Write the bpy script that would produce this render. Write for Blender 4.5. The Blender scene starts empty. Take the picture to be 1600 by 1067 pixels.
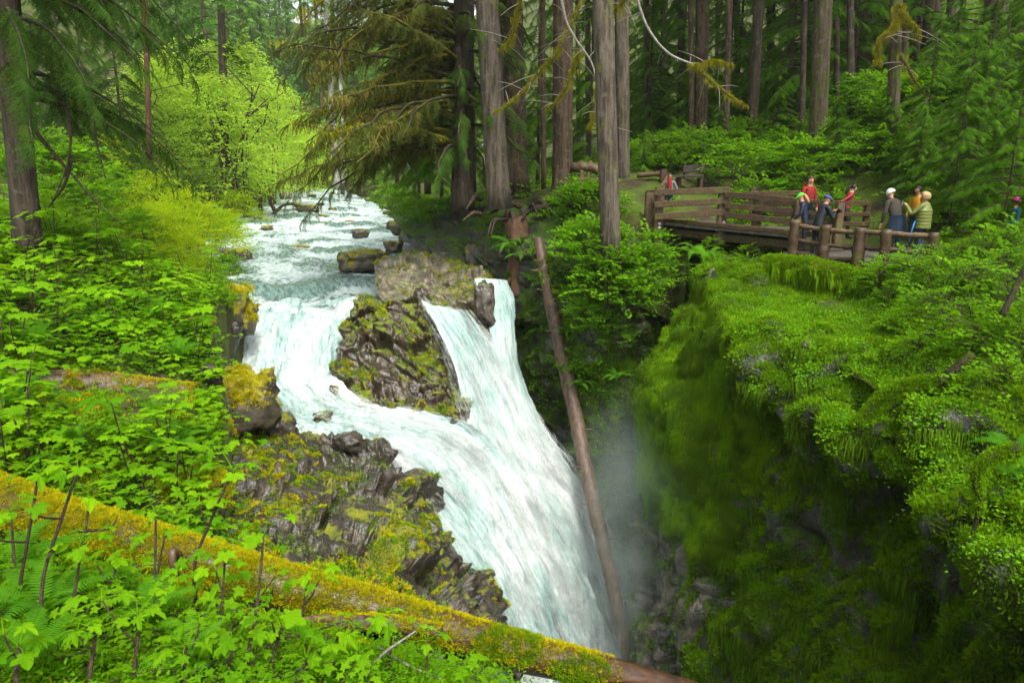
import bpy, math, random
import numpy as np
from mathutils import Vector, Matrix

# ------------------------------------------------------------------ camera, sky, sun, exposure
sc = bpy.context.scene
C = sc.collection
F = 1067.0                       # focal length in photo pixels (24 mm on a 36 mm sensor)
PITCH = math.radians(12.3)
CAMZ = 2.0
cd = bpy.data.cameras.new('camera')
cam = bpy.data.objects.new('camera', cd)
C.objects.link(cam)
cd.sensor_width = 36.0
cd.lens = F / 1600 * 36
cd.clip_start = 0.05
cd.clip_end = 2000
cam.location = (0, 0, CAMZ)
cam.rotation_euler = (math.pi / 2 - PITCH, 0, 0)
sc.camera = cam

SUN_EL, SUN_AZ = math.radians(58), math.radians(158)   # azimuth from +Y towards +X
world = bpy.data.worlds.new("World")
sc.world = world
world.use_nodes = True
wn, wl = world.node_tree.nodes, world.node_tree.links
sky = wn.new('ShaderNodeTexSky')
sky.sky_type = 'NISHITA'
sky.sun_disc = False
sky.sun_elevation = SUN_EL
sky.sun_rotation = SUN_AZ
sky.dust_density = 4.0
sky.ozone_density = 0.6
hs = wn.new('ShaderNodeHueSaturation')                  # thin overcast: the blue is washed out
hs.inputs['Saturation'].default_value = 0.22
wl.new(sky.outputs[0], hs.inputs['Color'])
wl.new(hs.outputs[0], wn['Background'].inputs['Color'])
wn['Background'].inputs['Strength'].default_value = 0.12

sl = bpy.data.lights.new('sun', 'SUN')
sl.energy = 1.5
sl.angle = math.radians(14)
sl.color = (1.0, 0.95, 0.84)
sun = bpy.data.objects.new('sun', sl)
C.objects.link(sun)
sdir = Vector((math.sin(SUN_AZ) * math.cos(SUN_EL), math.cos(SUN_AZ) * math.cos(SUN_EL), math.sin(SUN_EL)))
sun.rotation_euler = sdir.to_track_quat('Z', 'Y').to_euler()
sc.view_settings.view_transform = 'Standard'
sc.view_settings.look = 'None'
sc.view_settings.gamma = 1.0
sc.view_settings.use_curve_mapping = False
sc.view_settings.exposure = 1.6
cy = sc.cycles
cy.max_bounces = 6
cy.diffuse_bounces = 2
cy.glossy_bounces = 2
cy.transmission_bounces = 3
cy.transparent_max_bounces = 8
cy.volume_bounces = 0
cy.caustics_reflective = False
cy.caustics_refractive = False
cy.use_denoising = True
cy.use_adaptive_sampling = True
cy.adaptive_threshold = 0.02

# ------------------------------------------------------------------ helpers
rng = np.random.default_rng(7)
random.seed(7)
CT, ST = math.cos(PITCH), math.sin(PITCH)


def P(px, py, d):
    """World point seen at photo pixel (px, py) standing d metres ahead of the viewer."""
    u, v = (px - 800) / F, (533.5 - py) / F
    s = d / (CT + v * ST)
    return np.array((u * s, d, CAMZ + s * (-ST + v * CT)))


def PX(x, y, z):
    """inverse: world -> photo pixel (arrays allowed)"""
    z = z - CAMZ
    f = y * CT - z * ST
    up = y * ST + z * CT
    return 800 + F * x / f, 533.5 - F * up / f


def mpp(py, d):
    v = (533.5 - py) / F
    return d / (CT + v * ST) / F


_perm = np.random.default_rng(3).permutation(512).astype(np.int64)


def _h(i, j, k):
    return _perm[(_perm[(_perm[i & 511] + j) & 511] + k) & 511]


_grad = np.random.default_rng(5).normal(size=(512, 3))
_grad /= np.linalg.norm(_grad, axis=1)[:, None]


def perlin(p):
    p = np.asarray(p, float)
    i = np.floor(p).astype(np.int64)
    f = p - i
    w = f * f * f * (f * (f * 6 - 15) + 10)
    r = 0
    for a in (0, 1):
        for b in (0, 1):
            for c in (0, 1):
                g = _grad[_h(i[..., 0] + a, i[..., 1] + b, i[..., 2] + c)]
                d = (g * (f - (a, b, c))).sum(-1)
                r = r + d * (w[..., 0] if a else 1 - w[..., 0]) * (w[..., 1] if b else 1 - w[..., 1]) * (w[..., 2] if c else 1 - w[..., 2])
    return r * 1.5


def fbm(p, octs=4, gain=0.5):
    p = np.asarray(p, float)
    r, a = 0, 1.0
    for _ in range(octs):
        r = r + a * perlin(p)
        p = p * 2.03 + 17.3
        a *= gain
    return r


def facets(p, tilt=1.0, jit=0.9, seed=0):
    """blocky rock: every cell of a jittered lattice gets its own offset and tilted face"""
    p = np.asarray(p, float)
    base = np.floor(p).astype(np.int64)
    best = np.full(p.shape[:-1], 1e9)
    val = np.zeros(p.shape[:-1])
    for a in (-1, 0, 1):
        for b in (-1, 0, 1):
            for c in (-1, 0, 1):
                cell = base + (a, b, c)
                h = _h(cell[..., 0] + seed, cell[..., 1], cell[..., 2])
                rnd = _grad[h]
                s = cell + 0.5 + rnd * 0.5 * jit
                dv = p - s
                d = (dv * dv).sum(-1)
                t = _grad[(h * 7 + 13) & 511]
                v = rnd[..., 1] * 0.5 + tilt * (dv * t).sum(-1)
                m = d < best
                best = np.where(m, d, best)
                val = np.where(m, v, val)
    return val


def smooth(a, b, x):
    t = np.clip((x - a) / (b - a), 0, 1)
    return t * t * (3 - 2 * t)


def _cr(ctrl, t):
    """Catmull-Rom along axis 0 of ctrl (n, ...) at t (m,) in [0, n-1]"""
    n = len(ctrl)
    e = np.concatenate([2 * ctrl[:1] - ctrl[1:2], ctrl, 2 * ctrl[-1:] - ctrl[-2:-1]])
    i = np.clip(np.floor(t).astype(int), 0, n - 2)
    f = (t - i).reshape((-1,) + (1,) * (ctrl.ndim - 1))
    p0, p1, p2, p3 = e[i], e[i + 1], e[i + 2], e[i + 3]
    return 0.5 * (2 * p1 + (p2 - p0) * f + (2 * p0 - 5 * p1 + 4 * p2 - p3) * f ** 2 + (3 * p1 - p0 - 3 * p2 + p3) * f ** 3)


def surf(rows, nu, nv):
    """rows: control rows of equal length -> (nv, nu, 3) smooth sheet"""
    c = np.array(rows, float)
    a = _cr(c, np.linspace(0, len(c) - 1, nv))
    b = _cr(a.transpose(1, 0, 2), np.linspace(0, c.shape[1] - 1, nu))
    return b.transpose(1, 0, 2)


def curve(pts, n):
    return _cr(np.array(pts, float), np.linspace(0, len(pts) - 1, n))


def grid_normals(g):
    du = np.gradient(g, axis=1)
    dv = np.gradient(g, axis=0)
    n = np.cross(du, dv)
    return n / (np.linalg.norm(n, axis=-1, keepdims=True) + 1e-9)


def resample_rows(g):
    """even out spacing of the grid along v (axis 0), one arclength for all columns"""
    d = np.linalg.norm(np.diff(g, axis=0), axis=-1).mean(1)
    s = np.concatenate([[0], np.cumsum(d)])
    t = np.linspace(0, s[-1], len(g))
    i = np.clip(np.searchsorted(s, t, 'right') - 1, 0, len(g) - 2)
    f = ((t - s[i]) / (s[i + 1] - s[i] + 1e-9))[:, None, None]
    return g[i] * (1 - f) + g[i + 1] * f


def mesh_np(name, v, faces, mats=(), mi=None, attrs=None, smooth_sh=True, uv=None):
    """faces: (n,k) int array or list of such arrays"""
    fl = faces if isinstance(faces, (list, tuple)) else [faces]
    fl = [np.asarray(f, np.int32) for f in fl if len(f)]
    me = bpy.data.meshes.new(name)
    v = np.asarray(v, np.float32).reshape(-1, 3)
    me.vertices.add(len(v))
    me.vertices.foreach_set('co', v.ravel())
    loops = np.concatenate([f.ravel() for f in fl])
    tot = np.concatenate([np.full(len(f), f.shape[1], np.int32) for f in fl])
    me.loops.add(len(loops))
    me.loops.foreach_set('vertex_index', loops)
    me.polygons.add(len(tot))
    me.polygons.foreach_set('loop_start', np.concatenate([[0], np.cumsum(tot)[:-1]]).astype(np.int32))
    me.polygons.foreach_set('loop_total', tot)
    if mi is not None:
        me.polygons.foreach_set('material_index', np.asarray(mi, np.int32))
    me.polygons.foreach_set('use_smooth', np.full(len(tot), smooth_sh))
    for m in mats:
        me.materials.append(m)
    for k, a in (attrs or {}).items():
        at = me.attributes.new(k, 'FLOAT', 'POINT')
        at.data.foreach_set('value', np.asarray(a, np.float32).ravel())
    if uv is not None:
        ul = me.uv_layers.new(name='UVMap')
        ul.data.foreach_set('uv', np.asarray(uv, np.float32)[loops].ravel())
    me.update(calc_edges=True)
    return me


def grid_faces(nv, nu, flip=False, closed=False):
    i = np.arange(nv - 1)[:, None] * nu
    if closed:
        j = np.arange(nu)[None]
        a = i + j
        b = i + (j + 1) % nu
    else:
        j = np.arange(nu - 1)[None]
        a = i + j
        b = a + 1
    q = np.stack([a, b, b + nu, a + nu], -1).reshape(-1, 4)
    return q[:, ::-1] if flip else q


def put(name, me, parent=None, loc=None, rot=None, scale=None, **props):
    o = bpy.data.objects.new(name, me)
    C.objects.link(o)
    if parent is not None:
        o.parent = parent
    if loc is not None:
        o.location = loc
    if rot is not None:
        o.rotation_euler = rot
    if scale is not None:
        o.scale = scale if hasattr(scale, '__len__') else (scale,) * 3
    for k, v in props.items():
        if v:
            o[k] = v
    return o


def thing(name, label, category, loc=(0, 0, 0), rotz=0, group=None):
    return put(name, None, loc=loc, rot=(0, 0, rotz), label=label, category=category, group=group)


def tube_np(pts, rad, seg=8, caps=True, wob=0.0, phase=0.0):
    """tapered tube along pts; returns verts, faces"""
    p = np.asarray(pts, float)
    r = np.broadcast_to(np.asarray(rad, float), (len(p),))
    t = np.gradient(p, axis=0)
    t /= np.linalg.norm(t, axis=1)[:, None] + 1e-9
    ref = np.array((0, 0, 1.0)) if abs(t[:, 2]).mean() < 0.8 else np.array((1.0, 0, 0))
    a = np.cross(ref, t)
    a /= np.linalg.norm(a, axis=1)[:, None] + 1e-9
    b = np.cross(t, a)
    th = np.linspace(0, 2 * np.pi, seg, endpoint=False) + phase
    rr = r[:, None] * np.ones((1, seg))
    if wob:
        q = np.stack([np.cos(th)[None] * 1.2 + p[:, :1] * 2, np.sin(th)[None] * 1.2 + p[:, 1:2] * 2, 0 * th[None] + p[:, 2:] * 2], -1)
        rr = rr * (1 + wob * fbm(q, 3))
    v = p[:, None] + rr[..., None] * (np.cos(th)[None, :, None] * a[:, None] + np.sin(th)[None, :, None] * b[:, None])
    q = grid_faces(len(p), seg, closed=True)
    v = v.reshape(-1, 3)
    fs = [q]
    if caps:
        n = len(v)
        v = np.concatenate([v, p[:1], p[-1:]])
        k = np.arange(seg)
        fs.append(np.stack([np.full(seg, n), (k + 1) % seg, k], -1))
        o = (len(p) - 1) * seg
        fs.append(np.stack([np.full(seg, n + 1), o + k, o + (k + 1) % seg], -1))
    return v, fs


class MB:
    """collects pieces into one mesh (quads + tris, material per piece)"""
    def __init__(s):
        s.v, s.q, s.t, s.qm, s.tm, s.n = [], [], [], [], [], 0

    def add(s, v, faces, m=0):
        for f in (faces if isinstance(faces, (list, tuple)) else [faces]):
            f = np.asarray(f)
            if f.size == 0:
                continue
            if f.shape[1] == 4:
                s.q.append(f + s.n); s.qm.append(np.full(len(f), m))
            else:
                s.t.append(f + s.n); s.tm.append(np.full(len(f), m))
        s.v.append(np.asarray(v, float).reshape(-1, 3))
        s.n += len(s.v[-1])

    def tube(s, pts, rad, seg=8, m=0, caps=True, wob=0.0):
        s.add(*tube_np(pts, rad, seg, caps, wob), m)

    def box(s, c, size, rotz=0.0, m=0, rot=None, bev=0.0):
        x, y, z = (np.array(size) / 2)
        v = np.array([(-x, -y, -z), (x, -y, -z), (x, y, -z), (-x, y, -z), (-x, -y, z), (x, -y, z), (x, y, z), (-x, y, z)])
        R = np.array(rot) if rot is not None else np.array(Matrix.Rotation(rotz, 3, 'Z'))
        f = np.array([(0, 3, 2, 1), (4, 5, 6, 7), (0, 1, 5, 4), (1, 2, 6, 5), (2, 3, 7, 6), (3, 0, 4, 7)])
        s.add(v @ R.T + np.array(c), f, m)

    def mesh(s, name, mats=(), smooth_sh=True, attrs=None):
        fs = ([np.concatenate(s.q)] if s.q else []) + ([np.concatenate(s.t)] if s.t else [])
        mi = np.concatenate(s.qm + s.tm)
        return mesh_np(name, np.concatenate(s.v), fs, mats, mi, attrs, smooth_sh)


def rot_from(fwd, up=(0, 0, 1), roll=None):
    """(k,3,3) matrices whose X column follows fwd and Z column leans to up"""
    f = np.asarray(fwd, float)
    f = f / (np.linalg.norm(f, axis=-1, keepdims=True) + 1e-9)
    u = np.broadcast_to(np.asarray(up, float), f.shape)
    y = np.cross(u, f)
    y /= np.linalg.norm(y, axis=-1, keepdims=True) + 1e-9
    z = np.cross(f, y)
    if roll is not None:
        c, s_ = np.cos(roll)[:, None], np.sin(roll)[:, None]
        y, z = y * c + z * s_, z * c - y * s_
    return np.stack([f, y, z], -1)


def stamp(libs, ids, R, loc, scl, mats, name):
    """merge many transformed copies of small (verts, tris, mat) pieces into one mesh"""
    V, T, M, A = [], [], [], []
    n = 0
    ids = np.asarray(ids)
    for i, (lv, lt, lm) in enumerate(libs):
        k = np.nonzero(ids == i)[0]
        if not len(k):
            continue
        v = np.einsum('kij,vj->kvi', R[k], lv) * scl[k][:, None, None] + loc[k][:, None]
        V.append(v.reshape(-1, 3))
        off = n + np.arange(len(k))[:, None, None] * len(lv)
        T.append((lt[None] + off).reshape(-1, 3))
        M.append(np.tile(lm, len(k)))
        A.append(np.repeat(rng.random(len(k)), len(lv)))
        n += len(k) * len(lv)
    return mesh_np(name, np.concatenate(V), np.concatenate(T), mats, np.concatenate(M), {'var': np.concatenate(A)}, False)


def tri(me):
    """(verts, tris, mats) of a mesh, for stamping"""
    me.calc_loop_triangles()
    v = np.empty(len(me.vertices) * 3); me.vertices.foreach_get('co', v)
    t = np.empty(len(me.loop_triangles) * 3, np.int32); me.loop_triangles.foreach_get('vertices', t)
    m = np.empty(len(me.loop_triangles), np.int32); me.loop_triangles.foreach_get('material_index', m)
    return v.reshape(-1, 3), t.reshape(-1, 3), m


_sct = {}


def scatter(name, libs, locs, R, scl, ids, parent=None, **props):
    """geometry-node scatter of library meshes on points; for stuff only"""
    key = tuple(m.name for m in libs)
    if key not in _sct:
        ng = bpy.data.node_groups.new('scatter', 'GeometryNodeTree')
        ng.interface.new_socket('Geometry', in_out='INPUT', socket_type='NodeSocketGeometry')
        ng.interface.new_socket('Geometry', in_out='OUTPUT', socket_type='NodeSocketGeometry')
        N, K = ng.nodes, ng.links
        gi, go = N.new('NodeGroupInput'), N.new('NodeGroupOutput')
        j, ip = N.new('GeometryNodeJoinGeometry'), N.new('GeometryNodeInstanceOnPoints')
        for m in reversed(libs):
            oi = N.new('GeometryNodeObjectInfo')
            oi.inputs['Object'].default_value = bpy.data.objects.new(m.name, m)
            g = N.new('GeometryNodeGeometryToInstance')
            K.new(oi.outputs['Geometry'], g.inputs[0])
            K.new(g.outputs[0], j.inputs[0])
        K.new(gi.outputs[0], ip.inputs['Points'])
        K.new(j.outputs[0], ip.inputs['Instance'])
        ip.inputs['Pick Instance'].default_value = True
        for nm, ty, sk in (('idx', 'INT', 'Instance Index'), ('rot', 'FLOAT_VECTOR', 'Rotation'), ('scl', 'FLOAT', 'Scale')):
            a = N.new('GeometryNodeInputNamedAttribute')
            a.data_type = ty
            a.inputs[0].default_value = nm
            K.new(a.outputs[0], ip.inputs[sk])
        K.new(ip.outputs[0], go.inputs[0])
        _sct[key] = ng
    me = bpy.data.meshes.new(name)
    locs = np.asarray(locs, np.float32)
    me.vertices.add(len(locs))
    me.vertices.foreach_set('co', locs.ravel())
    # XYZ euler from matrices
    e = np.stack([np.arctan2(R[:, 2, 1], R[:, 2, 2]), np.arcsin(np.clip(-R[:, 2, 0], -1, 1)), np.arctan2(R[:, 1, 0], R[:, 0, 0])], -1)
    for nm, ty, k, a in (('idx', 'INT', 'value', np.asarray(ids, np.int32)), ('rot', 'FLOAT_VECTOR', 'vector', e.astype(np.float32)), ('scl', 'FLOAT', 'value', np.asarray(scl, np.float32))):
        at = me.attributes.new(nm, ty, 'POINT')
        at.data.foreach_set(k, np.ascontiguousarray(a).ravel())
    o = put(name, me, parent, **props)
    md = o.modifiers.new('scatter', 'NODES')
    md.node_group = _sct[key]
    return o


def yaw_up(n, up=None, tilt=0.25):
    """random yaw with a small tilt, Z near up"""
    th = rng.random(n) * 2 * np.pi
    u = np.zeros((n, 3)); u[:, 2] = 1
    if up is not None:
        u = u * 0 + up
    u = u + rng.normal(size=(n, 3)) * tilt
    u /= np.linalg.norm(u, axis=1)[:, None]
    x = np.stack([np.cos(th), np.sin(th), 0 * th], -1)
    x = x - (x * u).sum(1)[:, None] * u
    x /= np.linalg.norm(x, axis=1)[:, None] + 1e-9
    return np.stack([x, np.cross(u, x), u], -1)


def sample_grid(g, n, w=None):
    """n random points on a grid sheet (area weighted, w = extra weight per cell) with normals"""
    a, b, c, d = g[:-1, :-1], g[:-1, 1:], g[1:, 1:], g[1:, :-1]
    nn = np.cross(c - a, d - b)
    ar = np.linalg.norm(nn, axis=-1)
    nn = nn / (ar[..., None] + 1e-9)
    pr = ar if w is None else ar * w
    pr = pr.ravel() / pr.sum()
    k = rng.choice(len(pr), n, p=pr)
    i, j = np.unravel_index(k, ar.shape)
    s, t = rng.random((2, n))[..., None]
    p = (a[i, j] * (1 - s) + b[i, j] * s) * (1 - t) + (d[i, j] * (1 - s) + c[i, j] * s) * t
    return p, nn[i, j], (i, j)


def tps(pts):
    """thin-plate spline z(x, y) through pts (n,3)"""
    p = np.array(pts, float)
    n = len(p)
    def phi(r2):
        return 0.5 * r2 * np.log(r2 + 1e-9)
    d2 = ((p[:, None, :2] - p[None, :, :2]) ** 2).sum(-1)
    A = np.zeros((n + 3, n + 3))
    A[:n, :n] = phi(d2) + np.eye(n) * 0.5
    A[:n, n] = 1; A[:n, n + 1:] = p[:, :2]
    A[n, :n] = 1; A[n + 1:, :n] = p[:, :2].T
    w = np.linalg.solve(A, np.concatenate([p[:, 2], [0, 0, 0]]))
    def f(x, y):
        x, y = np.asarray(x, float), np.asarray(y, float)
        r = w[n] + w[n + 1] * x + w[n + 2] * y
        for k in range(n):
            r = r + w[k] * phi((x - p[k, 0]) ** 2 + (y - p[k, 1]) ** 2)
        return r
    return f

# ------------------------------------------------------------------ materials
class Mat:
    def __init__(s, name):
        s.m = bpy.data.materials.new(name)
        s.m.use_nodes = True
        s.N, s.L = s.m.node_tree.nodes, s.m.node_tree.links
        s.b = s.N['Principled BSDF']
        s.out = s.N['Material Output']

    def node(s, t, **kw):
        n = s.N.new('ShaderNode' + t)
        for k, v in kw.items():
            if hasattr(n, k):
                setattr(n, k, v)
            else:
                n.inputs[k.replace('_', ' ')].default_value = v
        return n

    def link(s, a, b):
        s.L.new(a, b)

    def noise(s, scale, detail=4, vec=None, rough=0.55, stretch=None, obj=False):
        n = s.node('TexNoise')
        n.inputs['Scale'].default_value = scale
        n.inputs['Detail'].default_value = detail
        n.inputs['Roughness'].default_value = rough
        if vec is None:
            tc = s.node('TexCoord')
            vec = tc.outputs['Object' if obj else 'Generated'] if obj else s.geo().outputs['Position']
        if stretch is not None:
            mp = s.node('Mapping')
            mp.inputs['Scale'].default_value = stretch
            s.link(vec, mp.inputs['Vector'])
            vec = mp.outputs[0]
        s.link(vec, n.inputs['Vector'])
        return n.outputs['Fac']

    def geo(s):
        if not hasattr(s, '_g'):
            s._g = s.node('NewGeometry')
        return s._g

    def ramp(s, fac, stops):
        r = s.node('ValToRGB')
        e = r.color_ramp.elements
        while len(e) < len(stops):
            e.new(0.5)
        for el, (p, c) in zip(e, stops):
            el.position = p
            el.color = (*c, 1) if len(c) == 3 else c
        s.link(fac, r.inputs[0])
        return r.outputs[0]

    def step(s, fac, a, b):
        r = s.node('MapRange')
        r.interpolation_type = 'SMOOTHSTEP'
        r.inputs['From Min'].default_value = a
        r.inputs['From Max'].default_value = b
        s.link(fac, r.inputs['Value'])
        return r.outputs[0]

    def math(s, op, a, b=None):
        n = s.node('Math')
        n.operation = op
        for i, x in enumerate((a, b)):
            if x is None:
                continue
            if isinstance(x, (int, float)):
                n.inputs[i].default_value = x
            else:
                s.link(x, n.inputs[i])
        return n.outputs[0]

    def mix(s, fac, a, b, blend='MIX'):
        n = s.node('Mix', data_type='RGBA', blend_type=blend)
        for sock, x in ((n.inputs[0], fac), (n.inputs[6], a), (n.inputs[7], b)):
            if isinstance(x, (int, float)):
                sock.default_value = x
            elif isinstance(x, tuple):
                sock.default_value = (*x, 1)
            else:
                s.link(x, sock)
        return n.outputs[2]

    def bump(s, h, strength=0.5, dist=0.02, prev=None):
        n = s.node('Bump')
        n.inputs['Strength'].default_value = strength
        n.inputs['Distance'].default_value = dist
        s.link(h, n.inputs['Height'])
        if prev is not None:
            s.link(prev, n.inputs['Normal'])
        return n.outputs[0]

    def set(s, color=None, rough=None, normal=None, spec=None):
        for nm, x in (('Base Color', color), ('Roughness', rough), ('Normal', normal), ('Specular IOR Level', spec)):
            if x is None:
                continue
            if isinstance(x, (int, float)):
                s.b.inputs[nm].default_value = x
            elif isinstance(x, tuple):
                s.b.inputs[nm].default_value = (*x, 1)
            else:
                s.link(x, s.b.inputs[nm])
        return s.m


def leaf_mat(name, c1, c2, trans=0.4, rough=0.75, patch=None):
    m = Mat(name)
    oi = m.node('ObjectInfo')
    at = m.node('Attribute'); at.attribute_name = 'var'
    f = m.math('FRACT', m.math('ADD', m.math('MULTIPLY', at.outputs['Fac'], 1.0), oi.outputs['Random']))
    big = m.noise(0.9, 3)
    f2 = m.math('ADD', m.math('MULTIPLY', f, 0.65), m.math('MULTIPLY', m.step(big, .3, .7), 0.35))
    col = m.mix(f2, c1, c2)
    fine = m.noise(60, 2)
    col = m.mix(m.math('MULTIPLY', fine, 0.35), col, tuple(x * 0.55 for x in c1))
    m.set(col, rough, spec=0.06)
    tr = m.node('BsdfTranslucent')
    m.link(m.mix(0.5, col, tuple(min(1, x * 1.6) for x in c2)), tr.inputs['Color'])
    mx = m.node('MixShader')
    mx.inputs[0].default_value = trans
    m.link(m.b.outputs[0], mx.inputs[1])
    m.link(tr.outputs[0], mx.inputs[2])
    m.link(mx.outputs[0], m.out.inputs['Surface'])
    return m.m


M = {}
# leaves
M['club'] = leaf_mat('club_leaf', (0.06, 0.19, 0.002), (0.23, 0.44, 0.004), 0.42)
M['maple'] = leaf_mat('maple_leaf', (0.065, 0.22, 0.002), (0.18, 0.38, 0.004), 0.42)
M['yellow'] = leaf_mat('spring_leaf', (0.17, 0.33, 0.004), (0.42, 0.52, 0.006), 0.45)
M['alder'] = leaf_mat('alder_leaf', (0.22, 0.40, 0.02), (0.42, 0.58, 0.05), 0.45)
M['berry'] = leaf_mat('berry_leaf', (0.05, 0.19, 0.002), (0.15, 0.34, 0.004), 0.42)
M['bank'] = leaf_mat('bank_leaf', (0.055, 0.19, 0.002), (0.17, 0.35, 0.004), 0.42)
M['hemlock'] = leaf_mat('hemlock_needle', (0.020, 0.075, 0.004), (0.06, 0.15, 0.008), 0.25)
M['sapling'] = leaf_mat('sapling_needle', (0.040, 0.135, 0.004), (0.11, 0.25, 0.006), 0.25)
M['cedar'] = leaf_mat('cedar_needle', (0.026, 0.075, 0.010), (0.07, 0.14, 0.012), 0.25)
M['spruce'] = leaf_mat('spruce_needle', (0.045, 0.075, 0.012), (0.12, 0.13, 0.018), 0.25)
M['far'] = leaf_mat('far_needle', (0.06, 0.16, 0.02), (0.15, 0.28, 0.04), 0.25)
M['fern'] = leaf_mat('fern_frond', (0.045, 0.18, 0.006), (0.13, 0.33, 0.012), 0.42)
M['clover'] = leaf_mat('clover_leaf', (0.09, 0.27, 0.006), (0.19, 0.40, 0.010), 0.42)
M['mossy'] = leaf_mat('moss_strand', (0.15, 0.16, 0.005), (0.29, 0.27, 0.008), 0.2, 0.9)
M['mossgreen'] = leaf_mat('moss_tuft', (0.085, 0.20, 0.002), (0.19, 0.33, 0.004), 0.3, 0.9)
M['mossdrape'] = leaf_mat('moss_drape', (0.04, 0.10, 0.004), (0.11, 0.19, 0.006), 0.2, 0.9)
M['mossgold'] = leaf_mat('moss_gold', (0.29, 0.275, 0.003), (0.54, 0.475, 0.005), 0.35, 0.9)
M['lichen'] = leaf_mat('hanging_lichen', (0.10, 0.095, 0.02), (0.21, 0.185, 0.035), 0.2, 0.9)


def rock_mat(name, dark, light, moss1, moss2, mossamt=0.5, wet=0.25, scale=1.0, mossup=0.5):
    """bedded rock, moss where it faces up (set by the real normal)"""
    m = Mat(name)
    n1 = m.noise(1.6 * scale, 6)
    n2 = m.noise(7 * scale, 5)
    n3 = m.noise(2.2 * scale, 5, stretch=(1, 1, 5))
    col = m.mix(m.step(n1, .3, .7), dark, light)
    col = m.mix(m.math('MULTIPLY', m.step(n3, .45, .7), .5), col, tuple(x * .45 for x in dark))
    col = m.mix(m.math('MULTIPLY', m.step(n2, .5, .75), .35), col, (0.16, 0.09, 0.04))
    sx = m.node('SeparateXYZ')
    m.link(m.geo().outputs['Normal'], sx.inputs[0])
    up = m.math('MULTIPLY', sx.outputs['Z'], mossup)
    mm = m.math('ADD', m.math('ADD', up, m.math('MULTIPLY', m.math('SUBTRACT', m.noise(1.1 * scale, 5), .5), 2.0)), m.math('MULTIPLY', m.math('SUBTRACT', m.noise(9 * scale, 4), .5), .8))
    mask = m.step(mm, 0.62 - mossamt, 0.82 - mossamt)
    mcol = m.mix(m.step(m.noise(3.0 * scale, 4), .3, .7), moss1, moss2)
    mcol = m.mix(m.math('MULTIPLY', m.step(m.noise(45, 3), .45, .65), .6), mcol, tuple(x * .35 for x in moss1))
    rgh = m.node('MapRange'); m.link(mask, rgh.inputs['Value'])
    rgh.inputs['To Min'].default_value = wet; rgh.inputs['To Max'].default_value = 0.95
    b = m.bump(n2, .5, .06)
    b = m.bump(m.noise(38, 5), .7, .02, b)
    b = m.bump(m.math('MULTIPLY', mask, m.noise(26, 4)), 1.0, .05, b)
    m.set(m.mix(mask, col, mcol), rgh.outputs[0], b, 0.5)
    return m.m


M['rock'] = rock_mat('wet_rock', (0.016, 0.014, 0.011), (0.048, 0.040, 0.030), (0.09, 0.12, 0.005), (0.22, 0.22, 0.007), .16, .10)
M['rockgold'] = rock_mat('gold_moss_rock', (0.03, 0.025, 0.018), (0.09, 0.075, 0.05), (0.21, 0.20, 0.005), (0.40, 0.35, 0.008), .50, .3, mossup=.6)
M['rockisle'] = rock_mat('island_rock', (0.016, 0.012, 0.008), (0.055, 0.040, 0.025), (0.08, 0.12, 0.004), (0.19, 0.22, 0.006), .26, .12)
M['boulder'] = rock_mat('boulder_rock', (0.035, 0.031, 0.024), (0.12, 0.105, 0.075), (0.17, 0.17, 0.006), (0.32, 0.29, 0.008), .30, .25, 2.0, .7)
M['pale'] = rock_mat('pale_rock', (0.06, 0.052, 0.035), (0.22, 0.195, 0.13), (0.08, 0.13, 0.004), (0.19, 0.23, 0.006), .24, .18, 1.5, .25)
M['grey'] = rock_mat('grey_rock', (0.10, 0.10, 0.095), (0.25, 0.24, 0.22), (0.14, 0.15, 0.01), (0.25, 0.22, 0.01), .0, .35, 1.6, .4)
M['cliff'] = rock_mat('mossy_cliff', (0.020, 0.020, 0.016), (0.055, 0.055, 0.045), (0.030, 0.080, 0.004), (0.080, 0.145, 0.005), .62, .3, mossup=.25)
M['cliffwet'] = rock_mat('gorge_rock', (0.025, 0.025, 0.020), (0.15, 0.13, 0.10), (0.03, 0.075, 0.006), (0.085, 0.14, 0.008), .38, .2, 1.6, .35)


def soil_mat(name, a, b, g1, g2, amt):
    m = Mat(name)
    col = m.mix(m.step(m.noise(2.2, 5), .35, .7), a, b)
    gm = m.step(m.noise(0.8, 6), .75 - amt, .95 - amt)
    col = m.mix(gm, col, m.mix(m.noise(5, 4), g1, g2))
    col = m.mix(m.math('MULTIPLY', m.step(m.noise(30, 3), .4, .7), .6), col, tuple(x * .4 for x in a))
    m.set(col, 0.95, m.bump(m.noise(18, 5), 1.0, .06), .2)
    return m.m


M['soil'] = soil_mat('forest_soil', (0.035, 0.026, 0.016), (0.07, 0.05, 0.03), (0.04, 0.075, 0.008), (0.09, 0.13, 0.01), .38)
M['turf'] = soil_mat('mossy_turf', (0.05, 0.09, 0.008), (0.10, 0.16, 0.01), (0.09, 0.16, 0.008), (0.17, 0.23, 0.012), .45)
M['path'] = soil_mat('path_soil', (0.06, 0.05, 0.04), (0.12, 0.10, 0.085), (0.05, 0.045, 0.035), (0.10, 0.09, 0.075), .2)


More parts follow.
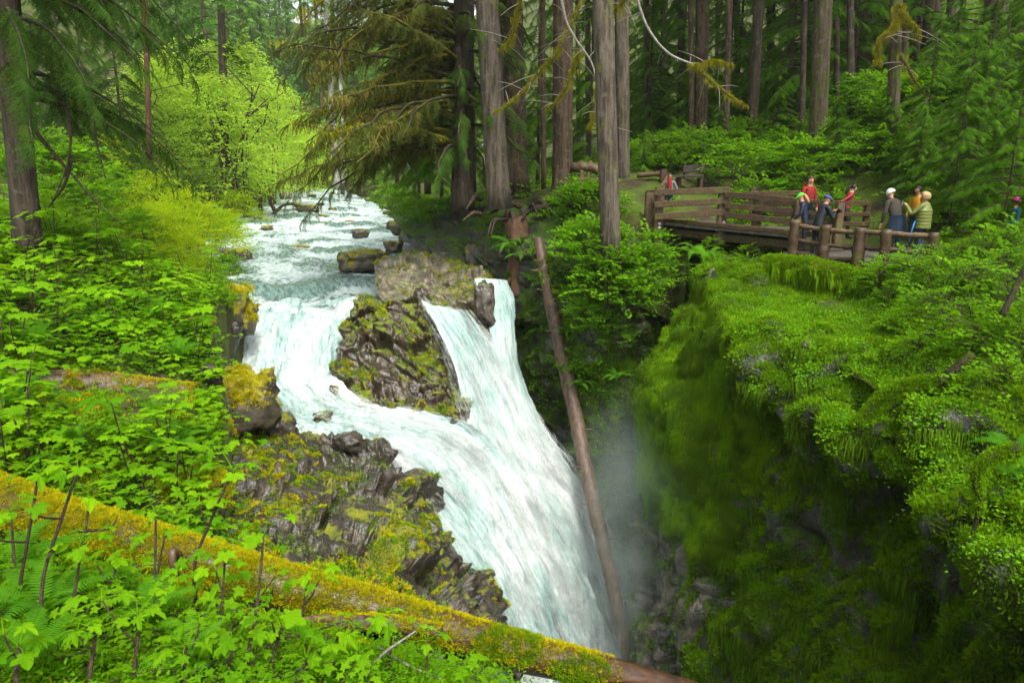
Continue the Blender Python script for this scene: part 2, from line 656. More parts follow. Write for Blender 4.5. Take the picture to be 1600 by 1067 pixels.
def bark_mat(name, a, b, moss, amt, scale=1.0, furrow=9.0):
    m = Mat(name)
    tc = m.node('TexCoord')
    ob = tc.outputs['Object']
    n = m.noise(furrow * scale, 5, ob, .6, (1, 1, .12))
    n2 = m.noise(24 * scale, 4, ob, .6, (1, 1, .35))
    col = m.mix(m.step(n, .35, .65), a, b)
    col = m.mix(m.math('MULTIPLY', m.step(n2, .5, .75), .5), col, tuple(x * .4 for x in a))
    col = m.mix(m.math('MULTIPLY', m.step(m.noise(3.5 * scale, 3, ob), .55, .75), .35), col, (0.19, 0.18, 0.15))
    mk = m.step(m.math('ADD', m.noise(2.6, 5, ob), m.math('MULTIPLY', m.noise(16, 3, ob), .25)), .80 - amt, .98 - amt)
    col = m.mix(mk, col, moss)
    bb = m.bump(n, 1.0, .11)
    bb = m.bump(n2, .8, .03, bb)
    m.set(col, .9, bb, .25)
    return m.m


M['bark_grey'] = bark_mat('grey_bark', (0.045, 0.036, 0.025), (0.125, 0.102, 0.076), (0.10, 0.11, 0.02), .12)
M['bark_brown'] = bark_mat('brown_bark', (0.038, 0.025, 0.016), (0.095, 0.064, 0.042), (0.09, 0.10, 0.015), .12)
M['bark_red'] = bark_mat('red_bark', (0.06, 0.028, 0.017), (0.12, 0.058, 0.034), (0.09, 0.09, 0.015), .05)
M['bark_dark'] = bark_mat('dark_bark', (0.03, 0.022, 0.015), (0.075, 0.055, 0.04), (0.05, 0.065, 0.012), .10)
M['bark_mossy'] = bark_mat('mossy_bark', (0.045, 0.033, 0.02), (0.10, 0.075, 0.05), (0.055, 0.075, 0.010), .20)
M['bark_white'] = bark_mat('pale_bark', (0.30, 0.29, 0.26), (0.48, 0.46, 0.42), (0.14, 0.14, 0.05), .05)
M['twig'] = bark_mat('twig_bark', (0.045, 0.028, 0.018), (0.09, 0.06, 0.04), (0.08, 0.09, 0.012), .0, 2)
M['twigpale'] = bark_mat('bare_twig', (0.25, 0.22, 0.18), (0.42, 0.38, 0.33), (0.14, 0.14, 0.02), .0, 2)
M['limbmoss'] = bark_mat('mossy_limb', (0.05, 0.042, 0.015), (0.12, 0.10, 0.02), (0.15, 0.14, 0.012), .30, 2)
M['limbdark'] = bark_mat('dark_limb', (0.03, 0.024, 0.014), (0.06, 0.05, 0.025), (0.07, 0.08, 0.012), .2, 2)


def wood_mat(name, a, b, c, moss=None, amt=0.0, rough=.6, axis=(1, 1, 1), sc_=1.0):
    m = Mat(name)
    tc = m.node('TexCoord')
    ob = tc.outputs['Object']
    n = m.noise(14 * sc_, 5, ob, .6, axis)
    n2 = m.noise(2.2, 4, ob)
    col = m.mix(m.step(n, .3, .7), a, b)
    col = m.mix(m.math('MULTIPLY', m.step(n2, .45, .7), .6), col, c)
    if moss:
        mk = m.step(m.math('ADD', m.noise(3.2, 5, ob), m.math('MULTIPLY', m.noise(20, 3, ob), .2)), .85 - amt, 1.0 - amt)
        col = m.mix(mk, col, moss)
    m.set(col, rough, m.bump(n, .8, .02), .4)
    return m.m


M['rail'] = wood_mat('wet_timber', (0.032, 0.017, 0.008), (0.075, 0.042, 0.02), (0.03, 0.022, 0.014), (0.07, 0.075, 0.01), .22, .5)
M['railold'] = wood_mat('aged_timber', (0.06, 0.034, 0.017), (0.13, 0.08, 0.042), (0.055, 0.045, 0.03), (0.09, 0.095, 0.02), .22, .6)
M['plank'] = wood_mat('deck_plank', (0.05, 0.042, 0.034), (0.11, 0.095, 0.08), (0.04, 0.035, 0.028), (0.05, 0.07, 0.01), .12, .5)
M['logdead'] = wood_mat('dead_log', (0.030, 0.019, 0.012), (0.15, 0.088, 0.050), (0.022, 0.018, 0.015), (0.05, 0.05, 0.012), .12, .5, (1, 1, .12))
M['logwet'] = wood_mat('wet_log', (0.028, 0.014, 0.007), (0.085, 0.042, 0.02), (0.02, 0.014, 0.009), (0.11, 0.12, 0.01), .10, .35, (.12, 1, 1))
M['stump'] = wood_mat('rotten_wood', (0.07, 0.030, 0.015), (0.15, 0.075, 0.04), (0.035, 0.022, 0.014), (0.07, 0.08, 0.01), .15, .8, (1, 1, .12))


def water_mats():
    # upper river: green water broken by foam, streaked along the flow (UV: u across, v along, metres)
    m = Mat('river_water')
    uv = m.node('UVMap').outputs[0]
    w1 = m.noise(1.0, 6, uv, .62, (1.1, .55, 1))
    w2 = m.noise(4.0, 5, uv, .6, (1.4, .7, 1))
    at = m.node('Attribute'); at.attribute_name = 'foam'
    f = m.math('ADD', m.math('ADD', m.math('MULTIPLY', w1, .75), m.math('MULTIPLY', w2, .45)), m.math('SUBTRACT', at.outputs['Fac'], .60))
    foam = m.step(f, .39, .66)
    deep = m.mix(m.step(w2, .35, .65), (0.045, 0.085, 0.07), (0.15, 0.24, 0.21))
    white = m.mix(m.step(w2, .3, .75), (0.30, 0.40, 0.38), (0.48, 0.53, 0.52))
    r = m.node('MapRange'); m.link(foam, r.inputs['Value']); r.inputs['To Min'].default_value = .08; r.inputs['To Max'].default_value = .9
    b = m.bump(w1, .7, .25)
    b = m.bump(w2, .8, .10, b)
    b = m.bump(m.noise(14, 4, uv, .6, (1.3, .8, 1)), .7, .03, b)
    m.set(m.mix(foam, deep, white), r.outputs[0], b, .3)
    M['river'] = m.m
    # falls: white water combed along the flow
    m = Mat('falling_water')
    uv = m.node('UVMap').outputs[0]
    a1 = m.noise(1.0, 6, uv, .62, (1.3, .22, 1))
    a2 = m.noise(1.0, 5, uv, .62, (7, .8, 1))
    a3 = m.noise(1.0, 4, uv, .6, (24, 2.0, 1))
    at = m.node('Attribute'); at.attribute_name = 'foam'
    f = m.math('ADD', m.math('MULTIPLY', a1, .40), m.math('ADD', m.math('MULTIPLY', a2, .36), m.math('MULTIPLY', a3, .24)))
    f = m.math('ADD', f, m.math('MULTIPLY', m.math('SUBTRACT', at.outputs['Fac'], .5), .35))
    col = m.ramp(f, [(.37, (0.09, 0.155, 0.145)), (.455, (0.25, 0.37, 0.345)), (.53, (0.37, 0.435, 0.42)), (.62, (0.46, 0.485, 0.48))])
    b = m.bump(a1, .35, .15)
    b = m.bump(a2, .25, .05, b)
    b = m.bump(a3, .3, .02, b)
    m.set(col, .6, b, .3)
    # ragged edge: water thins to nothing at the rim of the sheet
    ed = m.node('Attribute'); ed.attribute_name = 'edge'
    k = m.step(m.math('ADD', ed.outputs['Fac'], m.math('MULTIPLY', m.math('SUBTRACT', a2, .5), 1.6)), .25, .6)
    tr = m.node('BsdfTransparent')
    mx = m.node('MixShader')
    m.link(k, mx.inputs[0]); m.link(tr.outputs[0], mx.inputs[1]); m.link(m.b.outputs[0], mx.inputs[2])
    m.link(mx.outputs[0], m.out.inputs['Surface'])
    M['fall'] = m.m
    # loose spray: strands of the same water thrown clear of the sheet
    m = Mat('water_spray')
    uv = m.node('UVMap').outputs[0]
    a1 = m.noise(1.0, 5, uv, .65, (2.2, .30, 1))
    a2 = m.noise(1.0, 5, uv, .65, (11, 1.3, 1))
    a3 = m.noise(1.0, 3, uv, .6, (40, 6, 1))
    ed = m.node('Attribute'); ed.attribute_name = 'edge'
    k = m.math('ADD', m.math('ADD', m.math('MULTIPLY', a1, .5), m.math('MULTIPLY', a2, .35)), m.math('MULTIPLY', a3, .25))
    k = m.math('MULTIPLY', m.step(k, .52, .70), m.step(m.math('ADD', ed.outputs['Fac'], m.math('SUBTRACT', a2, .5)), .0, .5))
    m.set((.49, .51, .505), .9, None, .1)
    tl = m.node('BsdfTranslucent'); tl.inputs['Color'].default_value = (.49, .51, .505, 1)
    mm = m.node('MixShader'); mm.inputs[0].default_value = .4
    m.link(m.b.outputs[0], mm.inputs[1]); m.link(tl.outputs[0], mm.inputs[2])
    tr = m.node('BsdfTransparent')
    mx = m.node('MixShader')
    m.link(m.math('MULTIPLY', k, .85), mx.inputs[0]); m.link(tr.outputs[0], mx.inputs[1]); m.link(mm.outputs[0], mx.inputs[2])
    m.link(mx.outputs[0], m.out.inputs['Surface'])
    M['spray'] = m.m


water_mats()


def plain(name, c, rough=.8, n=40, amt=.35, metal=0):
    m = Mat(name)
    tc = m.node('TexCoord')
    x = m.noise(n, 4, tc.outputs['Object'])
    m.set(m.mix(m.math('MULTIPLY', x, amt), c, tuple(v * .4 for v in c)), rough, m.bump(x, .4, .01), .3)
    return m.m

# ------------------------------------------------------------------ terrain
def PG(rows):
    return [[P(*c) for c in r] for r in rows]


def rough_rock(g, amp=(.35, .14, .05), sc_=(.7, 2.0, 5.0), strata=(1, 1, 1.8), tilt=.9, rotv=.35, soft=3, fb=.05, bed=0.0):
    """push a sheet along its normals into bedded, broken blocks"""
    n = grid_normals(g)
    c, s = math.cos(rotv), math.sin(rotv)
    q = np.stack([g[..., 0] * c - g[..., 2] * s, g[..., 1], g[..., 0] * s + g[..., 2] * c], -1) * np.array(strata)
    q = q + 0.35 * np.stack([perlin(g * .8), perlin(g * .8 + 31), perlin(g * .8 + 77)], -1)
    h = sum(a * facets(q * k, tilt, .9, i * 5) for i, (a, k) in enumerate(zip(amp, sc_)))
    h = h + fb * fbm(g * 3.1, 4)
    if bed:
        b = (g[..., 0] * .75 + g[..., 2] * 1.5 + g[..., 1] * .25) * 1.9 + .7 * perlin(g * .9) + .25 * perlin(g * 3)
        h = h + bed * ((b - np.floor(b)) ** 1.5) * (1 + .8 * perlin(g * 1.7 + 40))
    for _ in range(soft):
        hp = np.pad(h, 1, mode='edge')
        h = (hp[1:-1, 1:-1] * 4 + hp[:-2, 1:-1] + hp[2:, 1:-1] + hp[1:-1, :-2] + hp[1:-1, 2:]) / 8
    return g + n * h[..., None]


def sheet(name, g, mat, attrs=None, uv=None, flip=False, **props):
    nv, nu = g.shape[:2]
    me = mesh_np(name, g.reshape(-1, 3), grid_faces(nv, nu, flip), [mat], attrs=attrs, uv=None if uv is None else uv.reshape(-1, 2))
    return put(name, me, **props)


# ---- left bank
LB = [(0, 350, 18.5), (150, 455, 16), (300, 470, 17.5), (300, 600, 13.2), (150, 615, 12), (0, 620, 11), (0, 720, 8.8), (200, 720, 9.8), (300, 840, 8.6),
      (0, 860, 6.8), (200, 900, 6.9), (330, 940, 6.9), (0, 1060, 4.2), (200, 1060, 4.4), (400, 1060, 4.7), (600, 1075, 5.2), (740, 1090, 5.8), (500, 980, 6.4), (-300, 900, 7),
      (345, 470, 22), (340, 428, 31), (310, 405, 37), (300, 385, 44), (350, 350, 57), (390, 325, 76), (415, 305, 100), (435, 296, 132),
      (230, 400, 25), (150, 340, 30), (0, 300, 28), (260, 330, 50), (300, 300, 75), (320, 280, 110), (100, 280, 60), (-200, 300, 22), (-300, 500, 12)]
lb_pts = [P(*p) - np.array((0, 0, .78)) for p in [(-60, 760, 8.4), (60, 805, 8.15), (200, 848, 8.0), (330, 888, 7.95), (470, 928, 7.9), (600, 962, 7.9)]] + [P(*p) for p in LB] + [np.array(p) for p in [(-20, 14, 1.6), (-26, 30, 4.5), (-45, 60, 12), (-70, 130, 30), (-60, 40, 16), (0.6, 3, -1.6), (-14, 4, .6), (-6, 2, -.2), (0, 1.5, -.2), (1.2, 1.5, -.6), (-3, 0, .3)]]
zleft = tps(lb_pts)
le = np.array([(1.0, 1.4), (2.5, 1.6), (4, 1.2), (5.5, .6), (6.6, .0), (7.6, -1.5), (9, -4.2), (11, -5.0), (13.5, -5.9), (16, -7.2), (19, -8.2), (22, -8.9), (25, -9.7), (28.5, -11.6), (35, -14.9), (43, -18.5), (56, -21.5), (74, -26.7), (95, -32.7), (132, -43.0)])
tdist = np.concatenate([np.linspace(1, 30, 150), np.linspace(30.5, 132, 110)])
wid = np.interp(tdist, [1, 10, 30, 132], [16, 22, 40, 70])
ss = np.linspace(0, 1, 150) ** 1.7
gx = np.interp(tdist, le[:, 0], le[:, 1])[:, None] - ss[None] * wid[:, None]
gy = np.repeat(tdist[:, None], 150, 1)
gz = zleft(gx, gy)
gL = np.stack([gx, gy, gz], -1)
gL[..., 2] += (fbm(gL * np.array((.7, .7, 0)), 4) * .14 + fbm(gL * np.array((2.6, 2.6, 0)) + 9, 3) * .05) * np.interp(gy, [3, 20, 60], [.8, 1, 2.2])
skirt = gL[:, :1].copy(); skirt[..., 2] -= 4.5; skirt[..., 0] += .05
gLs = np.concatenate([skirt, gL], 1)
sheet('left_bank_ground', gLs, M['soil'], flip=True, kind='structure')


def zl(x, y):
    return zleft(x, y)


# ---- right and far upland
RP = [P(*p) for p in [(1700, 900, 6.3), (1600, 795, 7.6), (1500, 700, 8.8), (1400, 640, 10.4), (1310, 600, 11.7), (1230, 560, 13), (1160, 490, 15.8), (1115, 430, 18.8),
                      (850, 312, 27), (778, 302, 25), (878, 292, 27), (955, 368, 20), (1280, 235, 28), (1175, 245, 33), (1096, 250, 34), (970, 275, 28), (1397, 235, 25), (1345, 160, 40), (1435, 90, 42), (1570, 70, 30),
                      (720, 330, 31), (650, 355, 33), (640, 340, 44), (620, 322, 58), (600, 306, 76), (570, 298, 98), (545, 294, 132)]]
RP = RP + [np.array(p, float) for p in [(7, 22.5, .2), (9, 20, .05), (12, 19, .15), (8, 14, -.55), (8.5, 10, -.9), (9, 6, -1.2), (13, 14, .4), (13, 9, .0), (20, 14, 3.2), (22, 6, 2.5), (16, 22, 2.3), (22, 24, 6.5), (11, 23.5, .8), (13.5, 17, .35),
                                        (0, 50, 3), (10, 60, 7), (30, 60, 15), (40, 40, 15), (-10, 80, 3), (-20, 132, 6), (0, 132, 12), (50, 132, 36), (20, 90, 15), (40, 15, 9), (40, 2, 7)]]
zright = tps(RP)
re_ = np.array([(2, 6.2), (5.5, 6.3), (7.5, 6.4), (10, 6.5), (13, 6.0), (16, 5.9), (19.5, 5.8), (22.8, 5.6), (23.2, 4.0), (24, 2.8), (25.5, 1.5), (27, .5), (29, -1), (32, -3), (36, -4.2), (43, -5.6), (56, -8.6), (74, -13.6), (95, -20), (132, -31.2)])
rdist = np.concatenate([np.linspace(2, 32, 150), np.linspace(32.6, 132, 90)])
wid = np.interp(rdist, [2, 25, 132], [26, 40, 90])
gx = np.interp(rdist, re_[:, 0], re_[:, 1])[:, None] + ss[None] * wid[:, None]
gy = np.repeat(rdist[:, None], 150, 1)
gR = np.stack([gx, gy, zright(gx, gy)], -1)
gR[..., 2] += (fbm(gR * np.array((.6, .6, 0)) + 5, 4) * .16 + fbm(gR * np.array((2.4, 2.4, 0)) + 9, 3) * .05) * np.interp(gy, [3, 24, 60], [.7, 1, 2.2])
skirt = gR[:, :1].copy(); skirt[..., 2] -= np.where(skirt[..., 1] < 22, .02, 3.0); skirt[..., 0] += np.where(skirt[..., 1] < 22, .05, 0)
sheet('right_bank_ground', np.concatenate([skirt, gR], 1), M['soil'], kind='structure')

# ---- valley end: a forested hillside that closes the valley
yy = np.linspace(130, 330, 60); xx = np.linspace(-190, 230, 120)
gx, gy = np.meshgrid(xx, yy)
vz = 3 + (gy - 130) * .33 + np.maximum(0, np.abs(gx + 42 + (gy - 130) * .1) - 12) * .32
gF = np.stack([gx, gy, vz + fbm(np.stack([gx, gy, 0 * gx], -1) * .03, 4) * 5], -1)
sheet('hillside', gF, M['soil'], kind='structure')

# ------------------------------------------------------------------ water
def water_sheet(name, rows, nu, nv, mat, bump, edge=(.06, .06), attr=None, lin=True, seed=0, wid=None):
    c = np.array(rows, float)
    g = surf(c, nu, nv)
    g = resample_rows(g)
    du = np.concatenate([np.zeros((nv, 1)), np.cumsum(np.linalg.norm(np.diff(g, axis=1), axis=-1), 1)], 1)
    dv = np.concatenate([np.zeros((1, nu)), np.cumsum(np.linalg.norm(np.diff(g, axis=0), axis=-1), 0)], 0)
    u = du - du.mean(1, keepdims=True)
    v = np.repeat(dv.mean(1)[:, None], nu, 1)
    uvs = np.stack([u + seed * 7.3, v], -1)
    n = grid_normals(g)
    if n[..., 2].mean() < 0:
        n = -n
    g = g + n * bump(g, u + seed * 3.1, v, np.linspace(0, 1, nu)[None], np.linspace(0, 1, nv)[:, None])[..., None]
    t = np.linspace(0, 1, nu)[None] * np.ones((nv, 1))
    e = np.ones((nv, nu))
    if edge[0]:
        e = np.minimum(e, t / edge[0])
    if edge[1]:
        e = np.minimum(e, (1 - t) / edge[1])
    foam = attr(g, u, v) if attr else np.full((nv, nu), .5)
    return sheet(name, g, mat, {'edge': e, 'foam': foam}, uvs, kind='structure')


riv = [(296, 436, 530, 132), (310, 420, 566, 95), (325, 396, 600, 74), (345, 360, 625, 56), (370, 318, 655, 43.5), (400, 300, 690, 35), (438, 312, 705, 28.5), (466, 345, 700, 25.8), (488, 358, 590, 24.4), (505, 358, 590, 23.6)]
rows = []
for y, xl, xr, d in riv:
    rows.append([P(xl + (xr - xl) * k, y, d) - np.array((0, 0, {488: .18, 505: .7}.get(y, 0))) for k in (0, .33, .66, 1)])


def ledges(g, u):
    for i, (y0, a) in enumerate(((27.2, .36), (29.6, .14), (32.4, .18), (36, .2), (40.5, .26), (46, .3), (52, .3), (60, .35), (71, .4), (88, .4))):
        yw = g[..., 1] - y0 + 2.0 * y0 / 30 * perlin(np.stack([u * .22, 0 * u + i * 7.7, 0 * u], -1)) + .5 * perlin(np.stack([u * .9, 0 * u + i * 3.3, 0 * u], -1))
        br = smooth(-.25, .25, perlin(np.stack([u * .30, 0 * u + i * 5.1, 0 * u + 2], -1)))
        yield y0, a, yw, br if i else 1.0


def riv_bump(g, u, v, s, t):
    near = np.interp(g[..., 1], [23, 40, 132], [1, 1.2, 2.2])
    q = np.stack([u * .8, v * .55, 0 * u], -1)
    q2 = np.stack([u * 2.2, v * 1.6, 0 * u + 3], -1)
    h = .13 * fbm(q, 3) + .07 * np.abs(fbm(q2, 3))
    # ledges across the stream
    for y0, a, yw, br in ledges(g, u):
        h = h + a * br * (smooth(-.7, .5, yw) - .5) * np.interp(np.abs(yw), [0, 4], [1, 0])
    return h * near * .8


def riv_foam(g, u, v):
    y = g[..., 1]
    f = .50 + .16 * perlin(np.stack([u * .3, v * .16, 0 * u], -1) + 4)
    f = f + .10 * smooth(34, 46, y)
    for y0, a, yw, br in ledges(g, u):
        w = y0 / 30
        f = f + br * (.34 * np.exp(-((yw + .9 * w) / (.9 * w)) ** 2) - .36 * np.exp(-((yw - .35 * w) / (.6 * w)) ** 2))
    f = f - .30 * np.exp(-((y - 25.9) / .8) ** 2)
    f = f + .35 * smooth(25.2, 24.4, y)
    return f


water_sheet('river', rows, 110, 520, M['river'], riv_bump, (0, 0), riv_foam)


def fall_bump(a):
    def f(g, u, v, s, t):
        q = np.stack([u * .9, v * .35, 0 * u], -1)
        q2 = np.stack([u * 3.2, v * .9, 0 * u + 5], -1)
        q3 = np.stack([u * 9, v * 2.2, 0 * u + 11], -1)
        tb = np.interp(t, [0, .12, .5, .7], [.4, 1, 1, .25]) if a == 1.0 else .2
        turb = tb * (.16 * fbm(g * 1.3, 4) + .10 * np.abs(fbm(g * 3.4, 3)))
        return turb + a * (.24 * fbm(q, 3) + .075 * fbm(q2, 3) + .022 * fbm(q3, 2))
    return f


mf = [((352, 474, 26.0), (470, 462, 26.2), (590, 455, 26.4)), ((352, 490, 24.9), (470, 478, 25.1), (590, 468, 25.3)), ((345, 520, 23.4), (460, 505, 23.8), (566, 496, 24.2)), ((340, 560, 21.8), (455, 545, 22.3), (545, 535, 22.8)), ((348, 605, 20.3), (450, 592, 20.8), (532, 580, 21.3)),
      ((400, 648, 19.2), (470, 625, 19.8), (545, 606, 20.3)), ((458, 684, 18.3), (520, 655, 19), (585, 630, 19.6)), ((535, 705, 17.7), (592, 672, 18.5), (650, 640, 19.2)),
      ((606, 738, 17.2), (668, 695, 18.2), (735, 664, 18.9)), ((668, 808, 16.5), (735, 755, 17.9), (800, 725, 18.7)), ((712, 885, 15.6), (788, 845, 17.3), (862, 815, 18.3)), ((740, 960, 14.9), (832, 930, 16.8), (915, 905, 18)), ((770, 1100, 14.4), (885, 1060, 16.7), (990, 1035, 18.6))]
rows = [[P(*c) - np.array((0, 0, .22 if i == 0 else (.02 if i == 1 else 0))) for c in r] for i, r in enumerate(mf)]


def mf_attr(g, u, v):
    f = .5 + .5 * perlin(np.stack([u * .5, v * .3, 0 * u + 2], -1))
    return f


water_sheet('waterfall', rows, 150, 380, M['fall'], fall_bump(1.0), (.03, .05), mf_attr)
rf = [((655, 468, 22.7), (695, 478, 22.6), (735, 490, 22.4)), ((680, 515, 21.8), (728, 525, 21.8), (772, 542, 21.8)), ((704, 575, 20.7), (755, 585, 21), (800, 600, 21.3)), ((718, 640, 19.9), (780, 645, 20.4), (838, 655, 20.7)),
      ((745, 720, 19.2), (815, 718, 19.8), (884, 712, 20.3)), ((812, 820, 18.7), (875, 810, 19.3), (938, 800, 19.9)), ((880, 920, 18.4), (922, 910, 18.9), (968, 900, 19.4)), ((930, 1050, 18.6), (960, 1040, 18.8), (995, 1030, 19))]
water_sheet('waterfall_arm', [[P(*c) for c in r] for r in rf], 90, 300, M['fall'], fall_bump(.8), (.10, .10), mf_attr, seed=1)
def thrown(rows_, w, up, out):
    q = np.array(rows_, float)
    c = q.mean(1, keepdims=True)
    q = c + (q - c) * w
    q[..., 1] -= out; q[..., 2] += up
    return q
for off, sd in ((.14, 5), (.34, 6)):
    water_sheet('waterfall_spray', thrown(rows[5:], 1.06, off * .5, off), 120, 260, M['spray'], fall_bump(1.3), (.08, .08), mf_attr, seed=sd)
    water_sheet('waterfall_spray', thrown([[P(*c) for c in r] for r in rf], 1.12, off * .5, off), 70, 220, M['spray'], fall_bump(1.1), (.12, .12), mf_attr, seed=sd + 2)

r3 = [((738, 436, 23.8), (765, 434, 24), (794, 440, 24)), ((748, 470, 23.2), (778, 470, 23.4), (808, 476, 23.6)), ((762, 515, 22.7), (785, 512, 22.9), (808, 520, 23)), ((766, 570, 21.9), (792, 572, 22.1), (818, 582, 22.3)), ((775, 640, 20.9), (815, 645, 21.1), (850, 656, 21.3)), ((800, 700, 20.5), (845, 705, 20.7), (885, 715, 20.8))]
water_sheet('waterfall_arm', [[P(*c) for c in r] for r in r3], 50, 180, M['fall'], fall_bump(.5), (.14, .14), mf_attr, seed=2)
# plunge pool at the foot of the gorge
gx, gy = np.meshgrid(np.linspace(-4, 8, 110), np.linspace(6, 23, 150))
gP = np.stack([gx, gy, -12.2 + .12 * fbm(np.stack([gx, gy, 0 * gx], -1) * 1.3, 4)], -1)
fo = .75 - .05 * np.hypot(gx - 2.5, gy - 18.5)
sheet('plunge_pool', gP, M['river'], {'edge': np.ones(gx.shape), 'foam': fo}, np.stack([gx, gy], -1), kind='structure')

# ------------------------------------------------------------------ rock faces
R0 = [(250, 640, 17), (320, 655, 17.2), (385, 665, 17.7), (445, 668, 18.0), (500, 684, 17.7), (560, 686, 17.5), (602, 694, 17.3), (652, 742, 16.9), (702, 814, 16.2), (744, 888, 15.3), (770, 955, 14.8), (796, 1030, 14.3)]
R1 = [(240, 690, 14.2), (300, 695, 14.6), (365, 705, 15.1), (432, 706, 15.8), (490, 715, 15.9), (545, 722, 15.9), (592, 735, 15.7), (636, 785, 15.1), (678, 850, 14.2), (714, 912, 13.3), (742, 970, 12.5), (770, 1030, 11.9)]
R2 = [(230, 755, 11.8), (290, 760, 12), (350, 768, 12.4), (420, 772, 12.8), (480, 782, 12.9), (530, 795, 12.8), (577, 818, 12.4), (612, 858, 11.8), (645, 905, 11.1), (676, 950, 10.5), (706, 1000, 10), (742, 1060, 9.6)]
R3 = [(220, 830, 9.4), (280, 838, 9.5), (340, 850, 9.7), (400, 866, 9.8), (452, 882, 9.8), (502, 902, 9.7), (547, 925, 9.4), (583, 952, 9), (613, 985, 8.7), (645, 1020, 8.4), (676, 1060, 8.1), (715, 1110, 8)]
R4 = [(210, 930, 7.4), (270, 940, 7.4), (330, 955, 7.5), (390, 975, 7.5), (440, 995, 7.4), (490, 1015, 7.3), (532, 1040, 7.2), (572, 1068, 7.0), (602, 1100, 6.8), (632, 1130, 6.7), (664, 1160, 6.6), (705, 1200, 6.5)]
r = np.array(PG([R0, R1, R2, R3, R4]))
dr = np.array((.05, .25, -2.4)), np.array((.4, .5, -9.0))
r = np.concatenate([(r[0] + dr[1])[None], (r[0] + dr[0])[None], r])
gOut = resample_rows(surf(r, 420, 360))
gOut = rough_rock(gOut, (.55, .24, .085), (.42, 1.05, 2.9), (1.2, 1.0, 1.35), 1.0, -.3, soft=2, fb=.07, bed=.14)
sheet('rock_outcrop', gOut, M['rock'], kind='structure')

I0 = [(545, 520, 24.9), (572, 505, 24.9), (600, 495, 24.9), (640, 495, 24.9), (680, 515, 24.4), (716, 560, 23.4), (740, 640, 22.3)]
I1 = [(545, 515, 22.8), (566, 470, 23.3), (596, 456, 23.5), (634, 451, 23.6), (668, 458, 23.4), (700, 520, 22.4), (728, 590, 21.3)]
I2 = [(528, 555, 21.7), (560, 515, 22.3), (600, 500, 22.5), (640, 505, 22.4), (680, 535, 21.8), (708, 570, 21.2), (732, 625, 20.5)]
I3 = [(513, 600, 20.6), (555, 560, 21.3), (605, 545, 21.5), (650, 555, 21.2), (690, 590, 20.7), (715, 620, 20.2), (735, 655, 19.9)]
I4 = [(510, 632, 19.8), (560, 608, 20.3), (610, 598, 20.5), (655, 608, 20.3), (690, 635, 19.8), (716, 655, 19.4), (735, 682, 19.2)]
I5 = [(513, 652, 19.3), (565, 650, 19.3), (612, 650, 19.4), (655, 652, 19.3), (690, 664, 19.0), (716, 682, 18.8), (738, 712, 18.7)]
I6 = [(535, 720, 18.9), (570, 720, 18.9), (612, 700, 18.9), (655, 705, 18.8), (690, 715, 18.6), (716, 735, 18.5), (740, 760, 18.4)]
r = np.array(PG([I0, I1, I2, I3, I4, I5, I6]))
back = r[0] + np.array((0, .2, -1.8))
lft = r[:, :1] + np.array((.25, 1.0, -3.6))
rgt = r[:, -1:] + np.array((.1, .6, -2.2))
r = np.concatenate([lft, r, rgt], 1)
r = np.concatenate([np.concatenate([lft[0], back, rgt[0]])[None] + np.array((0, .2, -.5)), r])
gIs = rough_rock(surf(r, 260, 240), (.42, .22, .075), (.55, 1.3, 3.4), (1, 1, 1.4), 1.1, .5, soft=2, bed=.12)
me = mesh_np('rock', gIs.reshape(-1, 3), grid_faces(240, 260), [M['rockisle']])
isle = put('rock_island', me, label='big wet brown rock with mossy top splitting the falls in two', category='rock')

S0 = [(590, 405, 29), (640, 400, 29), (690, 398, 29), (730, 408, 28), (760, 420, 27)]
S1 = [(586, 424, 26.3), (640, 414, 26.7), (690, 412, 26.6), (735, 422, 25.8), (755, 436, 25.2)]
S2 = [(590, 452, 25), (640, 440, 25.5), (692, 436, 25.4), (732, 450, 24.6), (757, 466, 24.0)]
S3 = [(620, 474, 24.2), (658, 468, 24.5), (702, 470, 24.3), (738, 492, 23.6), (763, 505, 23.2)]
S4 = [(665, 486, 23.6), (690, 498, 23.2), (716, 520, 22.8), (742, 535, 22.5), (767, 540, 22.4)]
S5 = [(700, 540, 22.2), (714, 555, 22.0), (732, 572, 21.8), (752, 588, 21.6), (770, 598, 21.6)]
S6 = [(712, 600, 21.6), (724, 615, 21.4), (738, 630, 21.2), (756, 640, 21.1), (774, 650, 21.2)]
r = np.array(PG([S0, S1, S2, S3, S4, S5, S6]))
r = np.concatenate([r, r[:, -1:] + np.array((.15, .4, -1.2))], 1)
gSh = rough_rock(surf(r, 200, 200), (.30, .09, .02), (.55, 1.3, 4), (1, 1, 1.6), 1.2, .6, soft=1, bed=.07, fb=.02)
me = mesh_np('ledge', gSh.reshape(-1, 3), grid_faces(200, 200), [M['pale']])
shelf = put('rock_ledge', me, label='pale bare rock ledge above the small falls beside the fallen trunk', category='rock')

